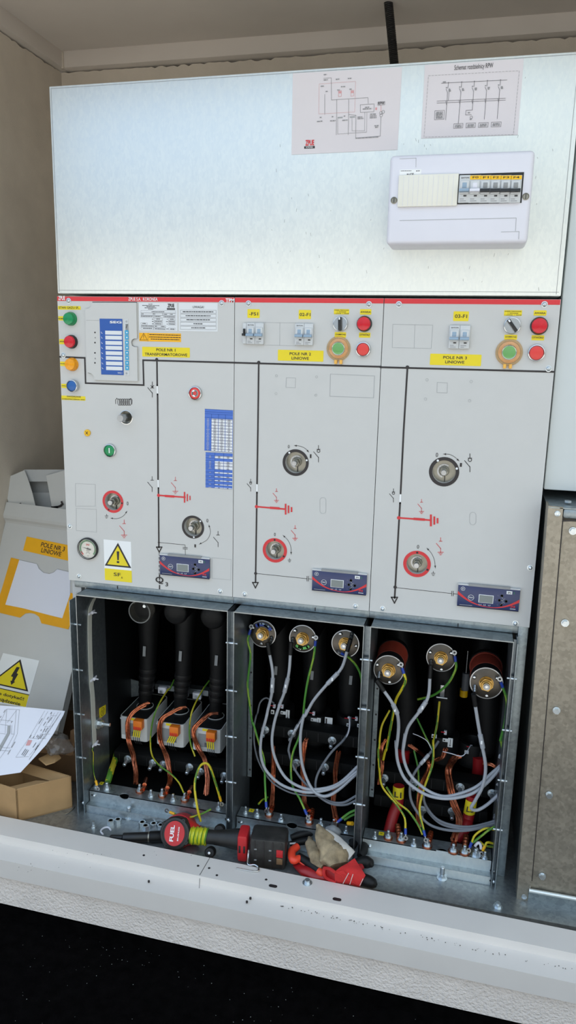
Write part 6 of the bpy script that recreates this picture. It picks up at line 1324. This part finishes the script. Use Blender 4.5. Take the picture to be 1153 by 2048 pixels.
c1 = sillp(FL(205,385))+V((0,.004,.014)); P = [c1+V((0,.004,.012)), c1, sillp(FL(208,410))+V((0,0,.004)), sillp(FL(250,418))+V((0,0,.006)), sillp(FL(272,432))+V((0,0,.004)), sillp(FL(255,450))+V((0,0,.0022)), sillp(FL(135,430))+V((0,0,.0018))]
mb = MB(); mb.tube(P, .0019, 'chrome', n=8); obj('belt_hook', mb, T, 'bent steel wire belt hook')

# ------------------------------------------------ pliers
T = thing('pliers', 'red and black handled pliers half under the work gloves', 'pliers', tuple(atz(FL(600,400), ZF)))
def z_(x, y, h): return atz(FL(x,y), ZF+h)
mb = MB(); mb.tube([z_(515,290,.035), z_(480,322,.034), z_(490,375,.030), z_(530,360,.03)], .0085, 'pliers_red', n=14, rad=[.0085,.0095,.009,.0075]); obj('handle_end', mb, T, 'orange-red handle end')
mb = MB(); mb.tube([z_(520,350,.030), z_(590,395,.026), z_(655,445,.022)], .0092, 'black_rubber', n=14, rad=[.0085,.0100,.0085]); mb.tube([z_(515,375,.025), z_(580,420,.02), z_(640,462,.017)], .003, 'pliers_red', n=10); obj('handle', mb, T, 'black sleeved lower handle')
mb = MB(); mb.tube([z_(645,440,.024), z_(665,457,.022), z_(685,468,.02)], .009, 'pliers_red', n=14, rad=[.0085,.0095,.008,.004]); mb.tube([z_(664,470,.014), z_(667,480,.012)], .002, 'white', n=8); obj('handle_tip', mb, T, 'orange-red handle tip')
mb = MB(); mb.tube([z_(475,235,.030), z_(540,215,.034), z_(630,200,.036), z_(700,205,.034)], .0085, 'black_rubber', n=14, rad=[.007,.009,.0085,.007]); mb.tube([z_(470,275,.024), z_(545,258,.028), z_(610,255,.03)], .0085, 'black_rubber', n=14, rad=[.006,.0085,.008]); obj('handle', mb, T, 'black sleeved upper handle')
mb = MB(); mb.tube([z_(468,272,.032), z_(505,270,.034)], .0022, 'white', n=6); obj('imprint', mb, T)
mb = MB(); mb.tube([z_(700,205,.03), z_(745,215,.028), z_(800,235,.024)], .009, 'tool_black', n=10, rad=[.008,.010,.005]); obj('jaw', mb, T)

# ------------------------------------------------ work gloves
def blob(mb, pts, rad, m, n=24, seed=0, amp=.15, flat=1.0, fr=3.0, sub=6):
    """cloth-like loft with folds"""
    from mathutils import noise
    P = catmull(pts, sub); L = len(P); vs = []; fs = []; t0 = (P[1]-P[0]).normalized(); _, u, w = basis(t0)
    for i in range(L):
        t = (P[min(i+1,L-1)]-P[max(i-1,0)]).normalized(); u = (u-t*u.dot(t)).normalized(); w = t.cross(u)
        f = i/(L-1)*(len(rad)-1); k = min(int(f), len(rad)-2); r = rad[k]*(1-f+k)+rad[k+1]*(f-k)
        for j in range(n):
            a = 2*PI*j/n; d = u*math.cos(a)+w*math.sin(a)*flat
            q_ = P[i]+d*r; nv = noise.noise(q_*fr*18+V((seed*7.1,0,0)))+.5*noise.noise(q_*fr*45+V((0,seed*3.3,0)))+.35*math.sin(a*3+i*.5+seed)
            vs.append(P[i]+d*r*(1+amp*nv))
    for i in range(L-1):
        for j in range(n): fs.append([i*n+j, i*n+(j+1)%n, (i+1)*n+(j+1)%n, (i+1)*n+j])
    fs += [list(range(n-1,-1,-1)), list(range((L-1)*n, L*n))]; mb.add(vs, fs, m)
G = thing('work_glove', 'dirty tan work glove with red cuff crumpled on top of the pliers', 'glove', tuple(atz(FL(740,460), ZF)), 'work gloves behind the threshold')
mb = MB(); blob(mb, [z_(640,152,.092), z_(664,205,.08), z_(700,275,.062), z_(742,350,.05), z_(770,415,.040)], [.004,.013,.022,.030,.033,.024], 'glove_tan', 40, 1, .24, .7)
blob(mb, [z_(592,235,.045), z_(600,290,.045), z_(632,350,.04), z_(685,410,.033)], [.005,.014,.019,.012], 'glove_tan', 32, 2, .3, .8); obj('palm', mb, G, 'stained tan palm')
mb = MB(); blob(mb, [z_(690,190,.072), z_(735,235,.066), z_(790,300,.056), z_(850,355,.044)], [.006,.013,.020,.016], 'glove_white', 24, 3, .1, .7); obj('back', mb, G, 'pale cloth back')
from mathutils import noise
def sheetcloth(mb, cs, m, nx=16, ny=12, amp=.004, sag=.0, th=.0018, seed=0, hs=None):
    vs = []
    for j in range(ny+1):
        for i in range(nx+1):
            a = cs[0].lerp(cs[1], i/nx); b = cs[3].lerp(cs[2], i/nx); p = a.lerp(b, j/ny)
            p = p+V((0,-.3,.8))*(amp*noise.noise(p*38+V((seed,0,0)))+sag*math.sin(PI*i/nx)*math.sin(PI*j/ny)); vs.append(p)
    k = len(vs); d = V((0,th,-th)); vs += [v+d for v in vs]; W_ = nx+1; fs = []
    for j in range(ny):
        for i in range(nx):
            a = j*W_+i; fs.append([a,a+1,a+W_+1,a+W_]); fs.append([k+a,k+a+W_,k+a+W_+1,k+a+1])
    for i in range(nx): fs += [[i,k+i,k+i+1,i+1],[ny*W_+i,ny*W_+i+1,k+ny*W_+i+1,k+ny*W_+i]]
    for j in range(ny): fs += [[j*W_,(j+1)*W_,k+(j+1)*W_,k+j*W_],[j*W_+nx,k+j*W_+nx,k+(j+1)*W_+nx,(j+1)*W_+nx]]
    mb.add(vs, fs, m)
mb = MB(); sheetcloth(mb, [z_(745,448,.056), z_(872,362,.056), z_(940,470,.034), z_(905,540,.012)], 'glove_red', amp=.006, sag=.010, seed=1); sheetcloth(mb, [z_(745,448,.056), z_(800,440,.056), z_(905,540,.012), z_(752,516,.018)], 'glove_red', amp=.005, sag=.010, seed=4)
sheetcloth(mb, [z_(684,424,.046), z_(748,446,.050), z_(762,518,.02), z_(694,484,.018)], 'red_sleeve', 10, 8, .004, -.008, seed=7); mb.tube([z_(684,424,.048), z_(715,428,.056), z_(745,448,.058)], .0035, 'glove_red', n=8); mb.tube([z_(684,424,.048), z_(680,455,.034), z_(696,486,.020), z_(755,517,.018)], .0040, 'glove_red', n=8)  # cuff opening in a darker red, the shade inside put into the colour
cuff = obj('cuff', mb, G, 'red knitted cuff'); mb = MB()
for a, b in (((835,455),(800,520)),((862,462),(842,525)),((925,490),(905,532))): mb.tube([z_(*a,.055), z_((a[0]+b[0])/2,(a[1]+b[1])/2,.046), z_(*b,.026)], .0007, 'glove_white', n=5)
obj('seam', mb, cuff, 'white seams')
G = thing('work_glove', 'red glove with black rubber fingers lying under the tan glove, at the right', 'glove', tuple(atz(FL(930,480), ZF)), 'work gloves behind the threshold')
mb = MB(); blob(mb, [z_(500,400,.012), z_(560,440,.016), z_(650,470,.014), z_(760,470,.016), z_(850,440,.018), z_(905,400,.024)], [.006,.014,.014,.018,.020,.014], 'red_sleeve', 24, 5, .12, .7); obj('hand', mb, G)
for pts, rad in (([z_(880,395,.028), z_(925,385,.028), z_(965,395,.026), z_(985,412,.024)],[.009,.0125,.0135,.011,.004]),([z_(890,480,.016), z_(940,500,.016), z_(985,520,.014), z_(1010,535,.012)],[.010,.0135,.0135,.011,.004]),([z_(820,240,.035), z_(855,230,.038), z_(865,265,.034), z_(850,300,.03)],[.008,.011,.011,.008]),([z_(890,210,.04), z_(925,260,.032), z_(925,310,.026), z_(905,350,.022)],[.007,.012,.012,.008])):
    mb = MB(); blob(mb, pts, rad, 'black_rubber', 18, 6, .06, 1); obj('finger', mb, G, 'black rubber finger')
mb = MB(); blob(mb, [z_(700,180,.05), z_(735,185,.056), z_(762,200,.05), z_(765,225,.04)], [.006,.011,.011,.006], 'label_grey', 16, 8, .08, 1); obj('thumb', mb, G, 'grey thumb tip')

# ============================================================ LEFT CORNER: covers, cartons, paper
tau, psi = math.radians(24), math.radians(9)
Uv = V((math.sin(psi)*math.sin(tau), math.cos(psi)*math.sin(tau), math.cos(tau))); Av = V((math.cos(psi), -math.sin(psi), 0)); Nv = Av.cross(Uv).normalized()
O = aty((115,1469), .08)
cp = lambda p, d=0: atp(p, O+Nv*d, Nv)
T = thing('compartment_cover', 'grey cover plate with document pocket leaning in the left corner, marked POLE NR 3', 'cover', tuple(O), 'removed compartment covers leaning in the corner')
TL, TRx = RL(70,445), RL(560,575)
br = (115,1469); tr_px = None
BR = cp(br); hgt = (cp(RL(515,545))-BR).dot(Uv); BRt = BR+Uv*hgt; tlp = cp(RL(30,520)); wid = -(tlp-BR).dot(Av)
BLp, TLp = BR-Av*wid, BRt-Av*wid
mb = MB(); mb.prism([BLp,BR,BRt,TLp], -Nv*.0015, 'panel_paint')
mb.prism([BR,BRt,BRt-Nv*.022,BR-Nv*.022], -Av*.0015, 'panel_paint'); mb.prism([BLp,TLp,TLp-Nv*.022,BLp-Nv*.022], Av*.0015, 'panel_paint'); mb.prism([BLp,BR,BR-Nv*.022,BLp-Nv*.022], Uv*.0015, 'panel_paint')
obj('sheet', mb, T, smooth=25)
# rolled step and raised top flange
mb = MB(); h1 = (cp(RL(290,400),.022)-BRt).dot(Uv); hA = .028
prof = [(0,0),(.006,.004),(.012,.012),(.020,.016),(.026,.016),(.060,.016),(.060,-.02)]
for (a, b), (c_, d_) in zip(prof, prof[1:]): mb.quad([TLp+Uv*a+Nv*b, BRt+Uv*a+Nv*b, BRt+Uv*c_+Nv*d_, TLp+Uv*c_+Nv*d_], 'panel_paint')
obj('top_flange', mb, T, smooth=30)
mb = MB(); mb.prism([cp(RL(*p),.0006) for p in ((206,588),(540,658),(540,778),(178,695))], Nv*.0004, 'yellow_orange')
ad = (cp(RL(500,690))-cp(RL(315,650))).normalized(); ud = Nv.cross(ad).normalized(); ud = ud if ud.z > 0 else -ud
mb.text('POLE NR 3', cp(RL(407,667),.0014), ad, ud, (cp(RL(498,686))-cp(RL(316,650))).length, .0135, 'ink_black'); mb.text('LINIOWE', cp(RL(394,708),.0014), ad, ud, (cp(RL(470,722))-cp(RL(318,692))).length, .0135, 'ink_black')
obj('name_plate', mb, T, 'yellow plate POLE NR 3 LINIOWE', smooth=0)
mb = MB(); q = lambda pts, d: [cp(RL(*p), d) for p in pts]
mb.prism(q([(86,750),(150,765),(42,1112),(180,1140),(480,1218),(546,1020),(575,1035),(575,1180),(526,1302),(320,1255),(302,1205),(268,1182),(232,1175),(195,1180),(155,1212),(-40,1165),(10,1010)],.0006), Nv*.001, 'pocket_yellow')
pk = obj('document_pocket', mb, T, 'yellow-framed document pocket', smooth=0)
mb = MB(); mb.prism(q([(150,766),(285,798),(300,835),(335,865),(380,875),(415,862),(440,838),(540,862),(540,1035),(480,1216),(42,1112)],.0006), Nv*.0007, 'paper_white'); mb.strip([cp(RL(*p),.0016) for p in ((150,768),(285,798),(300,835),(335,865),(380,875),(415,862),(440,838),(540,862))], .0007, 'label_grey', normal=Nv); obj('insert', mb, pk, 'pale paper inside the pocket', smooth=0)
# danger sign on the cover
mb = MB(); f = RB
mb.prism([cp(f(*p),.0006) for p in ((25,100),(303,158),(200,520),(-120,470))], Nv*.0004, 'white')
tri = [cp(f(*p),.0012) for p in ((158,148),(217,397),(-80,330))]; cz = sum(tri,V())/3; mb.quad(tri,'ink_black'); mb.quad([cz+(p-cz)*.86+Nv*.0003 for p in tri],'yellow')
mb.quad([cp(f(*p),.0018) for p in ((128,207),(152,210),(128,255),(140,262),(108,318),(116,322),(86,345),(80,312),(90,314),(100,285),(84,278))],'ink_black')
mb.quad([cp(f(*p),.0012) for p in ((224,420),(198,515),(-120,450),(-90,352))],'yellow'); mb.strip([cp(f(*p),.0014) for p in ((-90,350),(224,422))], .002, 'ink_black', normal=Nv)
ad = (cp(f(185,455))-cp(f(20,415))).normalized(); ud = Nv.cross(ad).normalized(); ud = ud if ud.z > 0 else -ud
def tx(t, right, base, wpx):
    c_ = cp(f(right-wpx/2, base-(wpx/2)*.2), .0016); mb.text(t, c_, ad, ud, (cp(f(right,base))-cp(f(right-wpx,base-wpx*.2))).length, .0115, 'ink_black', .02)
tx('Nie dotykać!', 183, 452, 235); tx('Urządzenie', 156, 492, 220)
obj('warning_sign', mb, T, 'danger sign with lightning triangle', smooth=0)

# second cover, standing behind
T = thing('compartment_cover', 'grey folded cover with hook slots standing behind the leaning cover', 'cover', tuple(aty(RL(250,420),.42)), 'removed compartment covers leaning in the corner')
f = RL
def pp(pts, y0, y1, m, t): # outline with the top leaning back
    P = [aty(f(*p), y0+(y1-y0)*k) for p, k in pts]; return MB().prism(P, (0,t,0), m)
m_ = pp([((22,148),1),((188,78),1),((222,170),.7),((250,260),.4),((280,385),0),((70,350),0)], .37, .40, 'panel_paint', .002); obj('side_flange', m_, T)
m_ = pp([((355,120),1),((520,72),1),((520,440),0),((415,412),0),((398,360),.2)], .37, .40, 'panel_paint', .002); obj('side_flange', m_, T)
m_ = pp([((185,74),1),((500,74),1),((500,165),.7),((210,166),.7)], .405, .41, 'panel_side', .002); obj('top_flange', m_, T)
m_ = pp([((205,160),1),((520,160),1),((520,250),.8),((225,250),.8)], .425, .43, 'label_grey', .002); m2 = pp([((225,248),1),((520,248),1),((520,520),0),((250,480),0)], .43, .43, 'panel_side', .002); m_.add(m2.v, m2.f, 'panel_side'); obj('rear_sheet', m_, T)
mb = MB(); 
mb.line([f(405,362),f(440,362),f(472,350),f(485,335),f(480,322)], .006, 'ink_black', .378, d=.004); mb.px([f(*p) for p in ((398,358),(445,352),(445,375),(415,412))], .374, .001, 'black_interior'); mb.line([f(160,338),f(165,350)], .007, 'ink_black', .368, d=.002)
obj('hook_slot', mb, T, smooth=0)

# cartons and the plastic bag
def carton(name, label, o, e1, e2, l1, l2, h, m, flaps, grp=None, th=.003, inner='cardboard_dark'):
    T = thing(name, label, 'box', tuple(o), grp); e1, e2 = V(e1).normalized(), V(e2).normalized(); z = V((0,0,1)); mb = MB()
    def wall(p, d, l, n): mb.prism([p, p+d*l, p+d*l+z*h, p+z*h], n*th, m)
    wall(o, e1, l1, e2); wall(o, e2, l2, e1); wall(o+e1*l1, e2, l2, -e1); wall(o+e2*l2, e1, l1, -e2); mb.prism([o+z*.0005, o+e1*l1+z*.0005, o+e1*l1+e2*l2+z*.0005, o+e2*l2+z*.0005], z*th, m)
    obj('body', mb, T, smooth=0)
    for (p, d, l, out, w, ang) in flaps:
        a = math.radians(ang); dv = out*math.cos(a)+z*math.sin(a); mb = MB(); q0 = p+z*h; mb.prism([q0, q0+d*l, q0+d*l*.97+dv*w, q0+d*l*.03+dv*w], dv.cross(d).normalized()*th*.7, m); obj('flap', mb, T, smooth=0)
    return T
ob = V((-.101,-.116,ZF)); e1 = V((.74,.672,0)).normalized(); e2 = V((-.985,.16,0)).normalized(); hb = atx(RB(192,1098), -.101).z-ZF
hb = .090
carton('cardboard_box', 'open brown cardboard box in front, at the left end of the base', ob, e1, e2, .134, .16, hb, 'cardboard',
       [(ob, e1, .134*.62, e2, .045, -12), (ob+e2*.16, e1, .134, -e2, .05, 30), (ob+e1*.134, e2, .16, -e1, .03, -35)])
ob2 = V((-.30,.055,ZF))
carton('cardboard_box', 'darker cardboard box at the back, under the leaning cover', ob2, (1,.1,0), (-.1,1,0), .27, .16, .125, 'cardboard_dark', [(ob2, V((1,.1,0)).normalized(), .27, V((0,-1,0)), .04, -50)])
mb = MB(); f = RD
def aq(p, y): return aty(p, y)
P = [aq(f(555,1000),-.03), aq(f(690,935),-.005), aq(f(820,920),.0), aq(f(878,990),-.005), aq(f(790,1050),-.03), aq(f(665,1090),-.05)]; mb.prism(P, (0,.0015,.0025), 'cardboard'); mb2 = MB(); tag(obj('cardboard_piece', mb, smooth=0), 'torn piece of cardboard lying on the open box under the plastic bag', 'cardboard')
mb = MB(); P = [aq(f(1015,590),.05), aq(f(1075,560),.05), aq(f(1090,620),.05), aq(f(1060,920),.05), aq(f(1000,960),.05)]; mb.prism(P, (0,.004,0), 'cardboard_dark'); tag(obj('cardboard_piece', mb, smooth=0), 'upright strip of cardboard against the switchgear post', 'cardboard')
mb = MB(); blob(mb, [aq(f(640,800),.0), aq(f(720,740),.0), aq(f(820,770),.0), aq(f(950,830),.005), aq(f(1075,860),.01)], [.006,.026,.034,.022,.003], 'clear_bag', 30, 9, .28, .8, 4)
tag(obj('plastic_bag', mb, smooth=20), 'crumpled clear plastic bag between the boxes and the leaning cover', 'bag')
# drawing on paper
a, b, c_ = aty((130,1422),.01), aty((41,1545),-.085), aty((-60,1403),-.03)
n = (b-a).cross(c_-a).normalized(); n = n if n.y < 0 else -n
sp = lambda p, d=0: atp(p, a+n*d, n)
T = thing('drawing_sheet', 'white sheet with a technical drawing lying across the cardboard boxes', 'paper', tuple(b))
edge = [(130,1422),(127,1430),(118,1446),(108,1466),(92,1490),(72,1512),(55,1530),(41,1545),(0,1551),(-60,1558),(-60,1403),(0,1411),(60,1415)]
mb = MB(); mb.prism([sp(p) for p in edge], -n*.0004, 'paper_white'); ps = obj('page', mb, T, smooth=0)
mb = MB(); L = lambda pts, w=.0005, m='ink_grey': mb.strip([sp(RD(*p),.0006) for p in pts], w, m, normal=n)
for pts in ([(645,300),(420,690),(230,965)],[(690,310),(500,650)],[(840,320),(600,720),(430,940)],[(880,325),(640,700)],[(750,330),(700,440),(575,700)],[(785,330),(735,440)],[(640,530),(735,525)],[(575,635),(720,635)],[(540,695),(665,700)],[(420,690),(540,700)],[(230,970),(420,960)],[(740,370),(820,370)]): L(pts)
for k in range(14):
    t = k/13; x, y = 870-t*420, 340+t*620; mb.strip([sp(RD(x,y),.0006), sp(RD(x-28,y+42),.0006)], .0008, 'ink_black' if k % 2 else 'ink_grey', normal=n)
for (x, y, l) in ((610,410,90),(745,320,30),(700,390,40),(745,395,90),(660,460,60),(650,560,60),(690,545,70),(600,570,20),(545,650,30),(450,650,40),(495,665,35),(560,660,30),(590,650,70),(620,640,70),(370,850,100),(390,860,100),(410,870,100),(520,760,80),(550,800,80),(570,780,100)):
    mb.strip([sp(RD(x,y),.0006), sp(RD(x-l*.55,y+l*.83),.0006)], .0011, 'ink_black', normal=n)
mb.quad([sp(RD(*p),.0008) for p in ((405,720),(465,725),(425,800),(370,800))], 'ink_pink')
for pts in ([(100,275),(85,445),(75,620)],[(235,290),(205,635)],[(280,285),(250,635)],[(100,275),(280,285)],[(235,295),(105,470)],[(95,280),(0,470)],[(0,430),(190,450)],[(0,495),(110,510)],[(170,510),(165,635),(205,635)],[(205,640),(80,870),(0,985)],[(0,625),(80,635)],[(0,800),(40,830),(150,835)],[(0,870),(140,880)],[(245,640),(160,830)],[(150,500),(145,620),(0,880)]): L(pts, .0006, 'ink_grey')
mb.quad([sp(RD(*p),.0007) for p in ((108,510),(150,512),(145,620),(100,620))], 'ink_faint'); mb.quad([sp(RD(*p),.0007) for p in ((100,620),(145,620),(0,890),(-20,830))], 'ink_faint')
for (x, y, l) in ((215,750,90),(150,865,70),(75,290,40),(15,380,20),(175,450,25)): mb.strip([sp(RD(x,y),.0006), sp(RD(x-l*.5,y+l*.85),.0006)], .0016, 'ink_grey', normal=n)
obj('drawing', mb, ps, smooth=0)

# ============================================================ LIGHT: open sky in front of the kiosk
w = bpy.data.worlds.new('sky'); S.world = w; w.use_nodes = True; nt = w.node_tree; nt.nodes.clear()
out = nt.nodes.new('ShaderNodeOutputWorld'); bg = nt.nodes.new('ShaderNodeBackground'); nt.links.new(bg.outputs[0], out.inputs[0])
tc = nt.nodes.new('ShaderNodeTexCoord'); sx = nt.nodes.new('ShaderNodeSeparateXYZ'); nt.links.new(tc.outputs['Generated'], sx.inputs[0])
rp = nt.nodes.new('ShaderNodeValToRGB'); mr = nt.nodes.new('ShaderNodeMapRange'); mr.inputs['From Min'].default_value = -1; nt.links.new(sx.outputs['Z'], mr.inputs['Value']); nt.links.new(mr.outputs['Result'], rp.inputs['Fac'])
els = rp.color_ramp.elements
def stop(p, c): e = els.new(p); e.color = (*c, 1)
els[0].position = 0; els[0].color = (.20,.17,.14,1); els[1].position = 1; els[1].color = (1.1,1.3,1.6,1)
stop(.44,(.28,.245,.205)); stop(.492,(.34,.30,.26)); stop(.51,(.66,.67,.67)); stop(.56,(.92,.93,.92)); stop(.63,(1.08,1.1,1.12)); stop(.80,(1.2,1.3,1.42))
nz = nt.nodes.new('ShaderNodeTexNoise'); nz.inputs['Scale'].default_value = 2.2; nz.inputs['Detail'].default_value = 4; nt.links.new(tc.outputs['Generated'], nz.inputs['Vector'])
m2 = nt.nodes.new('ShaderNodeMapRange'); m2.inputs['From Min'].default_value = -.7; m2.inputs['From Max'].default_value = .45; m2.inputs['To Min'].default_value = .50; m2.inputs['To Max'].default_value = .60; nt.links.new(sx.outputs['X'], m2.inputs['Value'])
m3 = nt.nodes.new('ShaderNodeMapRange'); m3.inputs['To Min'].default_value = .95; m3.inputs['To Max'].default_value = 1.05; nt.links.new(nz.outputs['Fac'], m3.inputs['Value'])
mu = nt.nodes.new('ShaderNodeMath'); mu.operation = 'MULTIPLY'; nt.links.new(m2.outputs[0], mu.inputs[0]); nt.links.new(m3.outputs[0], mu.inputs[1])
tn = nt.nodes.new('ShaderNodeValToRGB'); tn.color_ramp.elements[0].position = .2; tn.color_ramp.elements[0].color = (.78,.98,1.24,1); tn.color_ramp.elements[1].position = .62; tn.color_ramp.elements[1].color = (.98,1.04,1.02,1)
m4_ = nt.nodes.new('ShaderNodeMapRange'); m4_.inputs['From Min'].default_value = -1; nt.links.new(sx.outputs['X'], m4_.inputs['Value']); nt.links.new(m4_.outputs[0], tn.inputs['Fac'])
mt = nt.nodes.new('ShaderNodeMix'); mt.data_type = 'RGBA'; mt.blend_type = 'MULTIPLY'; mt.inputs[0].default_value = 1; nt.links.new(rp.outputs['Color'], mt.inputs[6]); nt.links.new(tn.outputs['Color'], mt.inputs[7])
nt.links.new(mt.outputs[2], bg.inputs['Color']); nt.links.new(mu.outputs[0], bg.inputs['Strength'])
S.view_settings.view_transform = 'Standard'; S.view_settings.look = 'None'; S.view_settings.gamma = 1; S.view_settings.use_curve_mapping = False
S.view_settings.exposure = .84
sl = bpy.data.lights.new('sun', 'SUN'); sl.energy = 5.6; sl.angle = .01; sl.color = (1,.97,.92)
so = bpy.data.objects.new('sun', sl); COL.objects.link(so); so.location = (1,6,8); so.rotation_euler = V((.25,-1,-1.55)).to_track_quat('-Z','Y').to_euler()
